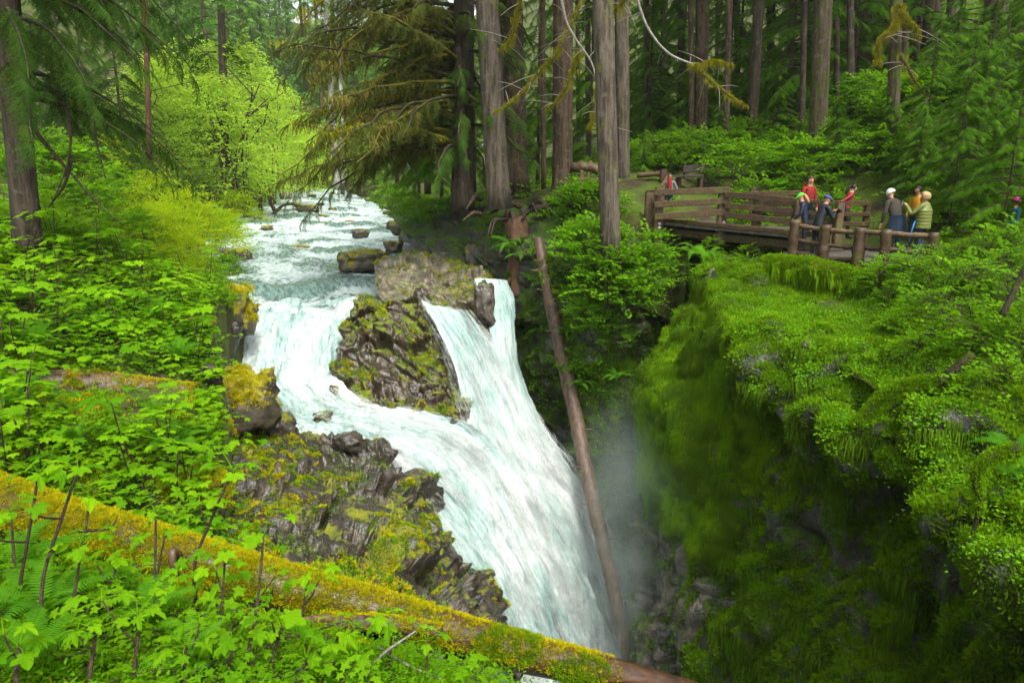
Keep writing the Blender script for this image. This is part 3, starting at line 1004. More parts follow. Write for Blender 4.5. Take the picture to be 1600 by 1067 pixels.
K = [[(600, 330, 40), (720, 322, 31), (800, 316, 28.5), (870, 322, 26), (940, 332, 25), (1010, 345, 26), (1070, 362, 25), (1120, 385, 23.5)],
     [(620, 350, 34), (730, 365, 28.5), (800, 375, 25.5), (860, 385, 23.2), (930, 392, 20.5), (1005, 400, 22), (1060, 405, 23.4), (1115, 420, 21.8)],
     [(640, 375, 31.5), (735, 395, 27.5), (805, 420, 24.8), (860, 440, 22.7), (930, 450, 20.3), (1005, 465, 22.6), (1065, 460, 23.7), (1115, 480, 21.5)],
     [(680, 400, 29), (750, 430, 26.5), (812, 500, 24.4), (865, 540, 22.5), (930, 540, 20.5), (1005, 545, 22.9), (1065, 540, 23.5), (1112, 560, 20.5)],
     [(700, 425, 28), (760, 480, 25.5), (818, 590, 23.7), (870, 640, 22.4), (930, 640, 20.8), (1000, 640, 21.8), (1050, 640, 21), (1100, 660, 20)],
     [(725, 470, 26.5), (775, 560, 24.5), (830, 680, 22.7), (880, 740, 21.8), (940, 740, 20.8), (1000, 740, 20.4), (1040, 740, 19.6), (1080, 760, 19.2)],
     [(745, 540, 25), (800, 650, 23), (850, 800, 21.6), (900, 860, 21), (950, 870, 20.2), (1000, 880, 19.5), (1040, 880, 18.7), (1080, 880, 18.3)],
     [(780, 650, 24), (840, 800, 21.6), (880, 950, 20.6), (920, 1010, 20), (960, 1030, 19.3), (1000, 1040, 18.5), (1040, 1040, 17.8), (1090, 1040, 17.4)]]
gC = surf(PG(K), 240, 240)
gC = rough_rock(gC, (.42, .20, .07), (.55, 1.4, 3.6), (1, 1, 1.3), .9, .2)
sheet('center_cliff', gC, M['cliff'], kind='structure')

ST_ = [(1900, 1120, 4.6), (1740, 930, 6.1), (1600, 800, 7.5), (1500, 712, 8.6), (1400, 652, 10.1), (1310, 618, 11.4), (1230, 575, 12.9), (1155, 500, 15.6), (1112, 438, 18.4), (1090, 424, 19.8)]
e = [P(*p) for p in ST_]
pr_near = [(7, .9), (4, .7), (2, .45), (.7, .22), (0, 0), (-.30, -.35), (-.22, -.85), (.65, -1.35), (1.1, -2.2), (.75, -3.4), (.15, -4.8), (-.25, -6.6), (-.45, -9.5), (-.6, -13)]
pr_far = [(7, .9), (4, .7), (2, .4), (.7, .15), (0, 0), (-.10, -.6), (-.35, -1.2), (-.80, -1.9), (-1.40, -2.8), (-1.6, -3.8), (-1.55, -5.2), (-1.3, -7), (-.9, -9.5), (-.3, -13)]
cols = []
for i, p in enumerate(e):
    w = float(smooth(6.0, 8.2, i))
    col = []
    for (a, b), (c, d) in zip(pr_near, pr_far):
        dx, dz = a * (1 - w) + c * w, b * (1 - w) + d * w
        dy = -(.16 * -min(dz, 0)) * w * 1.2
        col.append(p + np.array((dx, dy, dz if dx < 1 else (zright(p[0] + dx, p[1]) - p[2]) - .05)))
    cols.append(col)
r = np.array(cols).transpose(1, 0, 2)
gW = surf(r, 420, 330)
gW = resample_rows(gW)
fl = np.array((.30, .12))
n_ = grid_normals(gW)
if (n_[..., 0].mean()) > 0:
    n_ = -n_
hh = .55 * fbm(gW * .5, 3) + .42 * facets(gW * np.array((.7, .7, .7)) + .3 * perlin(gW)[..., None], .8) + .12 * facets(gW * 2.1, .9, .9, 3)
hh = hh * (1 - .6 * smooth(13.5, 17, gW[..., 1]))
hh = hh + smooth(13.5, 16, gW[..., 1]) * (.20 * perlin(np.stack([gW[..., 1] * 2.4 + gW[..., 0] * 2.4, gW[..., 2] * .45, 0 * gW[..., 0] + 4], -1)) + .10 * perlin(np.stack([gW[..., 1] * 6 + gW[..., 0] * 6, gW[..., 2] * .9, 0 * gW[..., 0] + 8], -1)))
hh = hh + .16 * np.abs(perlin(np.stack([gW[..., 1] * 2.0 + gW[..., 2] * .9, gW[..., 0] * .8, gW[..., 2] * .4], -1))) + .06 * fbm(gW * 3, 3)
for _ in range(4):
    hp = np.pad(hh, 1, mode='edge')
    hh = (hp[1:-1, 1:-1] * 4 + hp[:-2, 1:-1] + hp[2:, 1:-1] + hp[1:-1, :-2] + hp[1:-1, 2:]) / 8
gW = gW + n_ * hh[..., None]
nW = n_
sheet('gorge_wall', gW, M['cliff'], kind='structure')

# ------------------------------------------------------------------ leaf-sized building pieces
def palm_leaf(n=7, r=.5, fold=.18, droop=.15, spread=300, jit=0):
    """lobed, toothed palmate leaf in the XY plane, stalk at the origin, pointing +X"""
    pts = []
    for i in range(n):
        a = math.radians(-spread / 2 + spread * i / (n - 1))
        L = r * (1.0 - .35 * abs(i - (n - 1) / 2) / ((n - 1) / 2)) * (1 + (.22 * math.sin(i * 2.7 + jit * 1.9) if jit else 0))
        da = math.radians(spread / (n - 1) / 2)
        pts += [(a - da * .66, L * .74), (a - da * .36, L * .84), (a, L), (a + da * .36, L * .84), (a + da * .66, L * .74)]
        if i < n - 1:
            pts.append((a + da, L * .60))
    v = [(0, 0, 0)]
    for k, (a, L) in enumerate(pts):
        z = -droop * (L / r) ** 2 * r + fold * r * (.35 if k % 6 in (0, 4) else (-.1 if k % 6 == 5 else .12)) * (L / r)
        v.append((math.cos(a) * L + r * .12, math.sin(a) * L, z))
    t = [(0, k, k + 1) for k in range(1, len(pts))]
    return np.array(v), np.array(t), np.zeros(len(t), int)


def star_leaf(r=.5, droop=.2):
    """small 5-pointed leaf, few triangles"""
    v = [(0, 0, 0)]
    for k in range(10):
        a = math.radians(-140 + 280 * k / 9)
        L = r * (1 if k % 2 else .62) * (1 - .25 * abs(a) / 2.5)
        v.append((math.cos(a) * L + r * .1, math.sin(a) * L, -droop * L * (L / r) + (.05 * r if k % 2 == 0 else 0)))
    t = [(0, k, k + 1) for k in range(1, 10)]
    return np.array(v), np.array(t), np.zeros(len(t), int)


def oval_leaf(r=.5, w=.5, droop=.15):
    v = np.array([(0, 0, 0), (.35 * r, -w * .5 * r, .10 * r), (.75 * r, -w * .35 * r, .04 * r), (r, 0, -droop * r), (.75 * r, w * .35 * r, .04 * r), (.35 * r, w * .5 * r, .10 * r), (.5 * r, 0, -.02 * r)])
    t = np.array([(0, 1, 6), (1, 2, 6), (2, 3, 6), (3, 4, 6), (4, 5, 6), (5, 0, 6)])
    return v, t, np.zeros(6, int)


def round_leaf(r=.5):
    v = [(0, 0, .04 * r)]
    for k in range(7):
        a = k / 7 * 2 * math.pi
        v.append((math.cos(a) * r, math.sin(a) * r, .12 * r * math.sin(3 * a)))
    return np.array(v), np.array([(0, 1 + k, 1 + (k + 1) % 7) for k in range(7)]), np.zeros(7, int)


def thin(p, q, w):
    """a sliver triangle strip between two points (a twig or stalk too thin to be round)"""
    p, q = np.array(p, float), np.array(q, float)
    d = q - p
    s = np.cross(d, (0, 0, 1.0)); s = s / (np.linalg.norm(s) + 1e-9) * w
    v = np.array([p - s, p + s, q, p + (0, 0, w), p - (0, 0, w)])
    return v, np.array([(0, 1, 2), (3, 4, 2)]), np.ones(2, int)


def join(pieces):
    V, T, Mi = [], [], []
    n = 0
    for v, t, m in pieces:
        V.append(v); T.append(t + n); Mi.append(m); n += len(v)
    return np.concatenate(V), np.concatenate(T), np.concatenate(Mi)


def place(piece, loc, R, s=1.0):
    v, t, m = piece
    return (v * s) @ np.array(R).T + np.array(loc), t, m


R1 = lambda f, up=(0, 0, 1), roll=0.0: rot_from(np.array([f], float), up, np.array([roll]))[0]


def sprig(leaf, nleaf, L, lw, up=.25, stalk=True, flat=.35, seed=0, droop=.35):
    """side twig along +X carrying leaves that lie near level"""
    r = np.random.default_rng(seed)
    out = []
    nn = 4
    ax = [np.array((L * k / nn, L * .06 * math.sin(k * 1.7 + seed), L * up * (k / nn) - L * droop * (k / nn) ** 2)) for k in range(nn + 1)]
    if stalk:
        for a, b in zip(ax[:-1], ax[1:]):
            out.append(thin(a, b, L * .012))
    for i in range(nleaf):
        t = (i + .6) / nleaf
        k = min(int(t * nn), nn - 1); f = t * nn - k
        p = ax[k] * (1 - f) + ax[k + 1] * f
        side = 1 if i % 2 else -1
        ang = side * r.uniform(.5, 1.25) if i < nleaf - 1 else r.uniform(-.3, .3)
        d = np.array((math.cos(ang), math.sin(ang), r.uniform(-.25, .2)))
        s = lw * r.uniform(.7, 1.2)
        q = p + d * s * .5
        if stalk:
            out.append(thin(p, q, L * .005))
        out.append(place(leaf, q, R1(d + (0, 0, -.1), (r.normal() * flat, r.normal() * flat, 1)), s))
    return join(out)


def needle_spray(L=1.0, seed=0, droop=.35, nt=11, wide=.42, moss=0.0):
    """flat drooping conifer spray: axis, side twigs, twiglets as thin slivers"""
    r = np.random.default_rng(seed)
    out = []
    def ax(t):
        return np.array((L * t, L * .05 * math.sin(3 * t + seed), -L * droop * t * t))
    for k in range(5):
        out.append(thin(ax(k / 5), ax((k + 1) / 5), L * .010))
    for i in range(nt):
        for side in (-1, 1):
            t = (i + .5 + r.uniform(-.25, .25)) / nt
            p = ax(t)
            ln = L * wide * (1 - .75 * t) * r.uniform(.75, 1.15) + .04 * L
            a = side * r.uniform(.75, 1.05)
            d = np.array((math.cos(a), math.sin(a), -.18 + r.normal() * .1))
            e = p + d * ln + (0, 0, -ln * .25)
            m = 5
            for j in range(m):
                q = p + (e - p) * (j + .6) / m
                for s2 in (-1, 1):
                    aa = a + s2 * .7
                    w = ln * .30 * (1 - .5 * j / m) + .012 * L
                    dd = np.array((math.cos(aa), math.sin(aa), -.15 + r.normal() * .12))
                    tip = q + dd * w
                    sd = np.array((-dd[1], dd[0], 0)) * w * .11
                    md = q + dd * w * .45
                    out.append((np.array([q, md - sd, tip, md + sd + (0, 0, .02 * L)]), np.array([(0, 1, 2), (0, 2, 3)]), np.zeros(2, int)))
            tipw = np.array((-d[1], d[0], 0)) * ln * .05
            out.append((np.array([p - tipw, p + tipw, e]), np.array([(0, 1, 2)]), np.zeros(1, int)))
    if moss:
        for i in range(int(moss)):
            p = ax(r.uniform(.05, .95)) + np.array((0, r.normal() * .08 * L, 0))
            h = L * r.uniform(.12, .35)
            w = L * r.uniform(.012, .03)
            a = r.uniform(0, math.pi)
            sx = np.array((math.cos(a), math.sin(a), 0)) * w
            out.append((np.array([p - sx, p + sx, p + (r.normal() * .03, r.normal() * .03, -h)]), np.array([(0, 1, 2)]), np.full(1, 2)))
    return join(out)


def low_spray(L=1.0, seed=0, droop=.4):
    """lighter spray for far trees"""
    r = np.random.default_rng(seed)
    out = []
    for i in range(9):
        for side in (-1, 1):
            t = (i + .5) / 9
            p = np.array((L * t, 0, -L * droop * t * t))
            ln = L * .42 * (1 - .7 * t) * r.uniform(.7, 1.2)
            a = side * r.uniform(.6, 1.1)
            d = np.array((math.cos(a), math.sin(a), -.3 + r.normal() * .15))
            s = np.array((-d[1], d[0], r.normal() * .3)) * ln * .16
            m = p + d * ln * .5
            out.append((np.array([p, m - s, p + d * ln, m + s]), np.array([(0, 1, 2), (0, 2, 3)]), np.zeros(2, int)))
    return join(out)


def tuft(n=26, r=.5, h=.5, w=.08, seed=0, bend=.5):
    """dome of short blades: a cushion of moss"""
    g = np.random.default_rng(seed)
    V, T = [], []
    for i in range(n):
        a, q = g.uniform(0, 6.28), r * math.sqrt(g.uniform())
        p = np.array((math.cos(a) * q, math.sin(a) * q, -.05 * h))
        d = np.array((math.cos(a) * q / r * bend + g.normal() * .3, math.sin(a) * q / r * bend + g.normal() * .3, 1.0))
        L = h * g.uniform(.55, 1.1) * (1 - .5 * (q / r) ** 2)
        b = g.uniform(0, 6.28)
        s = np.array((math.cos(b), math.sin(b), 0)) * w
        n0 = len(V)
        V += [p - s, p + s, p + d * L * .6 + s * .8, p + d * L, p + d * L * .6 - s * .8]
        T += [(n0, n0 + 1, n0 + 2), (n0, n0 + 2, n0 + 4), (n0 + 4, n0 + 2, n0 + 3)]
    return np.array(V), np.array(T), np.zeros(len(T), int)


def drape(n=14, r=.5, h=1.0, w=.05, seed=0):
    """hanging moss strands"""
    g = np.random.default_rng(seed)
    V, T = [], []
    for i in range(n):
        x, y = g.uniform(-r, r), g.normal() * .10
        a = g.uniform(-.6, .6)
        s = np.array((math.cos(a), math.sin(a), 0)) * w * g.uniform(.6, 1.3)
        L = h * g.uniform(.35, 1.0)
        p = np.array((x, y, .03))
        m = p + (g.normal() * .03, g.normal() * .04 + .04, -L * .5)
        e = p + (g.normal() * .06, g.normal() * .04, -L)
        n0 = len(V)
        V += [p - s, p + s, m + s * .9, m - s * .9, e]
        T += [(n0, n0 + 1, n0 + 2), (n0, n0 + 2, n0 + 3), (n0 + 3, n0 + 2, n0 + 4)]
    return np.array(V), np.array(T), np.zeros(len(T), int)


def frond(L=1.0, seed=0, np_=20, w=.16, arch=.45):
    g = np.random.default_rng(seed)
    out = []
    def ax(t):
        return np.array((L * t * (1 - .12 * t), 0, L * (arch * 1.6 * t - arch * 1.75 * t * t)))
    for k in range(6):
        out.append(thin(ax(k / 6), ax((k + 1) / 6), .008 * L))
    for i in range(np_):
        t = .10 + .88 * (i + .5) / np_
        p = ax(t); tan = ax(t + .02) - p; tan /= np.linalg.norm(tan)
        ln = L * w * math.sin(math.pi * min(1, (t * .93 + .12))) ** .8 + .01 * L
        for s in (-1, 1):
            d = np.array((tan[0] * .25, s * 1.0, tan[2] * .2 - .18)); d /= np.linalg.norm(d)
            b = tan * L / np_ * .30
            q = p + d * ln
            out.append((np.array([p - b, p + b, p + d * ln * .6 + b * .8, q, p + d * ln * .6 - b * .8]), np.array([(0, 1, 2), (0, 2, 4), (4, 2, 3)]), np.zeros(3, int)))
    return join(out)


def lib(name, piece, mats):
    v, t, m = piece
    return mesh_np(name, v, t, mats, m, smooth_sh=False)


PALM = palm_leaf()
STAR = star_leaf()
OVAL = oval_leaf()
ROUND = round_leaf()
SP_MAPLE = [sprig(STAR, 9, .62, .17, .15, seed=s) for s in range(4)]
SP_SMALL = [sprig(OVAL, 13, .55, .12, .22, seed=10 + s, flat=.5) for s in range(4)]
SP_BERRY = [sprig(OVAL, 9, .5, .14, .3, seed=20 + s, flat=.5) for s in range(3)]
SP_HEM = [needle_spray(1.0, s, .30) for s in range(3)]
SP_DROOP = [needle_spray(1.0, 30 + s, .55, 11, .36, 9) for s in range(3)]
SP_LOW = [low_spray(1.0, 40 + s) for s in range(3)]


def whorl(n, R, seed, leaf=PALM, lean=.0):
    """umbrella of stalked palmate leaves"""
    g = np.random.default_rng(seed)
    out = []
    for i in range(n):
        a = 6.283 * i / n + g.uniform(-.35, .35)
        L = R * g.uniform(.55, 1.0)
        up = g.uniform(.1, .75)
        p = np.array((math.cos(a) * L, math.sin(a) * L, L * up))
        out.append(thin((0, 0, 0), p, .012 * R))
        d = np.array((math.cos(a), math.sin(a), g.uniform(-.45, .05)))
        out.append(place(leaf, p, R1(d, (g.normal() * .25, g.normal() * .25, 1)), R * g.uniform(.85, 1.35)))
    return join(out)


# ------------------------------------------------------------------ trees
def trunk_mesh(name, pts, rad, mat, seg=22, n=46, flare=.0, wob=.05, bury=.5):
    p = curve(pts, n)
    t = np.linspace(0, 1, n)
    h = p[:, 2] - p[0, 2] + bury
    r = np.interp(t, np.linspace(0, 1, len(rad)), rad) * (1 + flare * np.exp(-np.maximum(h - bury * .6, 0) / (rad[0] * 1.9)))
    th = np.linspace(0, 2 * np.pi, seg, endpoint=False)
    v, f = tube_np(p, r, seg, True)
    q = v[:n * seg].reshape(n, seg, 3)
    ctr = p[:, None]
    dirs = q - ctr
    ph = p[0, 0] * 3.1
    lob = flare * .45 * np.sin(th * 5 + ph)[None] * np.exp(-np.maximum(h - bury * .6, 0) / (rad[0] * 1.5))[:, None]
    nz = wob * fbm(np.stack([np.cos(th)[None] * 1.5 + 0 * h[:, None] + ph, np.sin(th)[None] * 1.5 + 0 * h[:, None], .5 * h[:, None] + 0 * th[None]], -1), 3) + .03 * perlin(np.stack([np.cos(th)[None] * 6 + 0 * h[:, None], np.sin(th)[None] * 6 + 0 * h[:, None], .35 * h[:, None] + 0 * th[None] + ph], -1))
    v[:n * seg] = (ctr + dirs * (1 + lob + nz)[..., None]).reshape(-1, 3)
    return mesh_np(name, v, f, [mat])


def conifer_branches(h0, h1, L0, L1, nb, g, droop=.5, rise=.15, az=None, spr=7, ssz=.8, wild=False):
    """limb curves + spray transforms around a vertical stem at the origin"""
    limbs, loc, fw, up, sc2 = [], [], [], [], []
    for i in range(nb):
        t = (i + g.uniform(0, .9)) / nb
        z = h0 + (h1 - h0) * t
        if wild:
            droop, rise = g.uniform(.15, .75), g.uniform(-.05, .4)
        L = (L0 + (L1 - L0) * t) * g.uniform(.7, 1.15)
        a = g.uniform(0, 6.283) if az is None else g.uniform(*az)
        d = np.array((math.cos(a), math.sin(a), 0))
        bend = g.uniform(-.15, .15)
        ps = []
        for k in range(6):
            s = k / 5
            dd = np.array((math.cos(a + bend * s), math.sin(a + bend * s), 0))
            ps.append(dd * L * s + np.array((0, 0, z + L * (rise * s - droop * s * s))))
        ps = np.array(ps)
        limbs.append(ps)
        m = max(3, int(spr * L / max(L0, .1) * g.uniform(.8, 1.2)))
        for k in range(m):
            s = .18 + .82 * (k + g.uniform(.1, .9)) / m
            x = s * 5; j = min(int(x), 4)
            p = ps[j] + (ps[j + 1] - ps[j]) * (x - j)
            tn = ps[j + 1] - ps[j]; tn = tn / (np.linalg.norm(tn) + 1e-9)
            side = np.array((-tn[1], tn[0], 0)) * (1 if k % 2 else -1)
            w = g.uniform(.35, .95) * (1 - s * .6)
            f = tn * (1 - w * .5) + side * w + np.array((0, 0, -.15 - .25 * droop))
            loc.append(p); fw.append(f); up.append((g.normal() * .2, g.normal() * .2, 1)); sc2.append(ssz * (1.1 - .45 * s) * (.55 + .45 * L / max(L0, .1)) * g.uniform(.75, 1.2))
        loc.append(ps[-1]); fw.append(ps[-1] - ps[-2]); up.append((0, 0, 1)); sc2.append(ssz * .6 * g.uniform(.8, 1.1))
    return limbs, np.array(loc), np.array(fw), np.array(up), np.array(sc2)


def crown_mesh(name, br, sprays, mats):
    limbs, loc, fw, up, s = br
    R = rot_from(fw, up)
    return stamp(sprays, rng.integers(0, len(sprays), len(loc)), R, loc, s, mats, name)


def limb_mesh(name, limbs, mat, r0=.05):
    mb = MB()
    for ps in limbs:
        L = np.linalg.norm(ps[-1] - ps[0])
        mb.tube(ps, np.linspace(r0 * (.4 + L * .18), .008, len(ps)), 5, caps=False)
    return mb.mesh(name, [mat])


g1 = np.random.default_rng(11)
# shared crowns: small hemlocks that show whole, tall crowns that start above the frame, far firs
SAP = []
for k in range(4):
    br = conifer_branches(.25, 1.0 * 5, 2.0, .25, 54, g1, .34, .05, None, 13, .55)
    SAP.append((crown_mesh('foliage', br, SP_HEM, [M['sapling'], M['twig']]), limb_mesh('branches', br[0], M['twig'], .03)))
HEM = []
for k in range(3):
    br = conifer_branches(1.5, 13, 3.4, .5, 76, g1, .45, .1, None, 15, .75)
    HEM.append((crown_mesh('foliage', br, SP_HEM, [M['hemlock'], M['twig']]), limb_mesh('branches', br[0], M['limbdark'], .04)))
TALL = []
for k in range(3):
    br = conifer_branches(13, 34, 3.9, .8, 46, g1, .4, .12, None, 8, 1.6)
    TALL.append((crown_mesh('foliage', br, SP_LOW, [M['hemlock'], M['twig']]), limb_mesh('branches', br[0], M['limbdark'], .05)))
FIR = []
for k in range(3):
    br = conifer_branches(1.5, 27, 4.4, .3, 95, g1, .3, .1, None, 8, 1.9)
    FIR.append(crown_mesh('foliage', br, SP_LOW, [M['far'], M['twig']]))

NUM = {}


def add_tree(name, label, cat, base, top, rad, mat, group=None, flare=.35, crown=None, crown_z=0, cs=1.0, rz=None, mid=None, seg=22, n=46, wob=.05):
    """a tree: trunk mesh of its own, crown shared"""
    base, top = np.array(base, float), np.array(top, float)
    t = thing(name, label, cat, tuple(base), 0, group)
    pts = [np.array((0, 0, -.6)), (mid if mid is not None else (top - base) * .5), top - base]
    put('trunk', trunk_mesh('trunk', pts, rad, mat, seg, n, flare, wob), t)
    if crown:
        f, l = crown
        a = rng.uniform(0, 6.28) if rz is None else rz
        put('foliage', f, t, (0, 0, crown_z), (0, 0, a), cs, kind='stuff')
        if l is not None:
            put('limbs', l, t, (0, 0, crown_z), (0, 0, a), cs, kind='stuff')
    return t


def trunk_px(name, label, b, d, tx, wpx, mat, group=None, H=32, flare=.35, crown=None, cz=0, cs=1.0, **k):
    """trunk standing at photo pixel b=(x,y), d metres off, passing x=tx at the picture's top, wpx wide"""
    base = P(b[0], b[1], d)
    tp = P(tx, 0, d)
    top = base + (tp - base) * (H / (tp[2] - base[2]))
    r = wpx * mpp(b[1] - 60, d) / 2
    return add_tree(name, label, 'tree', base, top, [r, r * .97, r * .85, r * .55, r * .25], mat, group, flare, crown, cz, cs, **k)


big = [
    ('old_conifer', 'tall straight grey conifer trunk at the bank edge above the splintered stump', (780, 300), 25, 762, 36, 'bark_grey', .22),
    ('old_conifer', 'thick reddish trunk standing close behind the tall straight grey one', (808, 282), 29, 798, 37, 'bark_brown', .2),
    ('old_conifer', 'big trunk with flared reddish base beside the rustic log railing', (879, 292), 26.5, 880, 31, 'bark_brown', .35),
    ('old_conifer', 'long grey trunk standing down the bank in front of the bushes, left of the bridge', (956, 372), 19.6, 943, 31, 'bark_grey', .15),
    ('old_conifer', 'narrower grey trunk just right of and behind the long grey one', (974, 275), 28, 972, 22, 'bark_grey', .15),
    ('old_conifer', 'light brown trunk with a mossy bough crossing it, above the wooden bench', (1096, 240), 33, 1098, 20, 'bark_brown', .1),
    ('old_conifer', 'dark brown trunk right of the bough, behind the bridge rails', (1174, 238), 32, 1186, 16, 'bark_dark', .1),
    ('old_conifer', 'thick mossy brown trunk rising behind the person in the red hoodie', (1278, 230), 28, 1287, 27, 'bark_mossy', .12),
    ('old_conifer', 'mossy trunk with a hanging clump of moss high on it, on the right slope', (1397, 225), 25, 1402, 18, 'bark_mossy', .1),
    ('old_conifer', 'wide furrowed reddish grey trunk left of the moss clump trunk', (1347, 150), 38, 1350, 28, 'bark_brown', .1),
    ('old_conifer', 'slim reddish snag trunk far up the right slope', (1428, 90), 40, 1432, 12, 'bark_red', .1),
    ('old_conifer', 'dark trunk above the green saplings of the right slope', (1455, 60), 39, 1457, 24, 'bark_dark', .1),
    ('old_conifer', 'massive grey trunk in the top right corner of the forest', (1556, 50), 30, 1560, 34, 'bark_grey', .1),
    ('old_conifer', 'black trunk at the very right edge of the forest', (1594, 40), 28, 1600, 26, 'bark_dark', .1),
]
for k, (nm, lb, b, d, tx, w, mt, fl) in enumerate(big):
    trunk_px(nm, lb, b, d, tx, w, M[mt], 'old conifer trunks of the forest', H=34, flare=fl, crown=TALL[k % 3], cz=2 if k % 2 else 0)

thin_t = [((850, 283), 30, 848, 8, 'slender black trunk between the thick reddish trunk and the flared one'), ((737, 280), 32, 733, 14, 'dim trunk left of the tall straight grey conifer'), ((1062, 235), 40, 1066, 11, 'dark thin trunk left of the light brown trunk'),
          ((1012, 250), 42, 1010, 9, 'thin dark trunk just right of the two grey trunks'), ((1036, 240), 50, 1040, 8, 'faint thin trunk deep in the forest between the grey pair and the light brown trunk'), ((1206, 215), 45, 1204, 12, 'black trunk to the right of the dark brown one'),
          ((1232, 235), 36, 1238, 10, 'grey trunk left of the thick mossy one'), ((1310, 150), 34, 1308, 9, 'crooked thin dark trunk right of the thick mossy one'), ((1376, 140), 42, 1378, 20, 'grey brown trunk squeezed beside the wide furrowed one'),
          ((1135, 232), 31, 1140, 10, 'dark slim trunk between the light brown and the dark brown trunk'), ((1254, 222), 30, 1258, 9, 'slim black trunk just left of the thick mossy brown one'), ((1332, 180), 31, 1330, 11, 'leaning dark trunk between the thick mossy and the wide furrowed one'), ((1082, 232), 33, 1080, 9, 'dark slim trunk touching the light brown one on its left'), ((1410, 140), 36, 1414, 14, 'dark trunk just behind the moss clump trunk'), ((920, 265), 45, 918, 9, 'dim slim trunk behind the rustic log railing'), ((905, 262), 52, 902, 7, 'faintest slim trunk behind the flared trunk'), ((1485, 60), 44, 1488, 14, 'dim trunk high on the slope left of the massive grey one'),
          ((1150, 225), 52, 1152, 10, 'pale distant trunk left of the dark brown one'), ((1120, 225), 58, 1122, 8, 'pale distant trunk right of the light brown one'), ((668, 290), 48, 664, 11, 'trunk half hidden by the moss laden spruce boughs'), ((1020, 238), 62, 1024, 12, 'far hazy trunk behind the bench')]
for k, (b, d, tx, w, lb) in enumerate(thin_t):
    trunk_px('forest_trunk', lb, b, d, tx, w, M['bark_dark' if k % 3 else 'bark_brown'], 'thin trunks deep in the forest', H=28, flare=.1, crown=TALL[(k + 1) % 3], cz=-1, cs=.85, seg=12, n=24)
# left side trunks
trunk_px('far_tree', 'reddish trunk glimpsed through the yellow green leaves of the left bank', (232, 235), 42, 226, 8, M['bark_red'], 'trunks beyond the left bank', H=28, crown=TALL[0], cz=-1.5, cs=.9, seg=12, n=24)
trunk_px('far_tree', 'dark conifer trunk behind the bright maple on the left bank', (352, 250), 58, 345, 12, M['bark_dark'], 'trunks beyond the left bank', H=30, crown=TALL[1], cz=-4.5, cs=.95, seg=12, n=24)
trunk_px('far_tree', 'pale slim trunk beside the far end of the river, left of its neighbour', (526, 286), 70, 508, 10, M['bark_white'], 'pale trunks at the river bend', H=26, crown=TALL[2], cz=3, cs=.6, seg=12, n=24)
trunk_px('far_tree', 'thinner pale trunk right of the other at the river bend', (536, 288), 66, 529, 6, M['bark_white'], 'pale trunks at the river bend', H=22, crown=TALL[0], cz=3, cs=.5, seg=12, n=24)

# the near conifer at the left edge, with hanging dark boughs
b = P(40, 362, 16.5)
tp = P(8, 0, 16.5)
g = np.random.default_rng(21)
t = thing('hanging_conifer', 'dark conifer with long drooping boughs on the left bank by the picture edge', 'tree', tuple(b))
top = (tp - b) * (20 / (tp[2] - b[2]))
put('trunk', trunk_mesh('trunk', [(0, 0, -.6), top * .5, top], [.30, .27, .22, .12], M['bark_dark'], 24, 60, .15), t)
LB1 = conifer_branches(2.8, 9.5, 3.3, 3.9, 24, g, .66, .12, (-1.0, .9), 16, .8)
LB2 = conifer_branches(5.0, 12, 3.4, 3.6, 18, g, .55, .15, (.7, 5.4), 11, .9)
ax = (top / np.linalg.norm(top))
for j, br in enumerate((LB1, LB2)):
    for ps in br[0]:
        ps[:, :2] += (top[:2] / top[2]) * ps[:1, 2:]
    br[1][:, :2] += (top[:2] / top[2]) * br[1][:, 2:]
    put('foliage', crown_mesh('foliage', br, SP_DROOP + SP_HEM, [M['cedar'] if j == 0 else M['hemlock'], M['limbdark'], M['limbmoss']]), t, kind='stuff')
    for i, ps in enumerate(br[0]):
        mb = MB()
        q = curve(ps, 12) + .05 * np.stack([perlin(curve(ps, 12) * 1.3 + s) for s in (0, 9, 18)], -1) * 1.5
        q[0] = ps[0]
        mb.tube(q, np.linspace(.06, .010, 12), 6, caps=False)
        put('bough', mb.mesh('bough', [M['limbdark']]), t)
# bare hanging limbs low on the trunk
for i, pts in enumerate([[(40, 185, 16.5), (75, 230, 16.2), (110, 270, 16), (150, 315, 15.8), (190, 350, 15.7)], [(60, 130, 16.5), (95, 150, 16.2), (110, 200, 16), (105, 260, 15.9), (80, 320, 15.8)], [(80, 110, 16.4), (130, 150, 16), (150, 220, 15.8), (165, 280, 15.6)], [(110, 250, 16), (100, 290, 15.9), (75, 325, 15.9)]]):
    mb = MB()
    q = curve([P(*p) - b for p in pts], 16)
    mb.tube(q, np.linspace(.055, .012, 16), 6, wob=.2)
    put('bough', mb.mesh('bough', [M['limbdark']]), t)

# moss laden spruce leaning over the river from the right bank
b = P(722, 305, 27)
g = np.random.default_rng(33)
t = thing('mossy_spruce', 'big spruce with drooping boughs hung with orange brown moss, overhanging the river', 'tree', tuple(b))
top = np.array((.6, 0, 24.0))
put('trunk', trunk_mesh('trunk', [(0, 0, -.6), top * .5, top], [.42, .38, .32, .18], M['bark_dark'], 22, 50, .2), t)
br = conifer_branches(1.4, 12.5, 6.0, 5.2, 96, g, .46, .2, (2.1, 4.4), 17, .85, True)
br2 = conifer_branches(1.6, 12, 3.6, 3.2, 34, g, .5, .12, (-1.8, 2.0), 11, .8)
put('foliage', crown_mesh('foliage', br, SP_DROOP, [M['spruce'], M['limbdark'], M['lichen']]), t, kind='stuff')
put('foliage', crown_mesh('foliage', br2, SP_HEM + SP_DROOP, [M['cedar'], M['limbdark'], M['lichen']]), t, kind='stuff')
SP_LICH = [drape(16, .45, .42, .014, 60 + s) for s in range(3)]
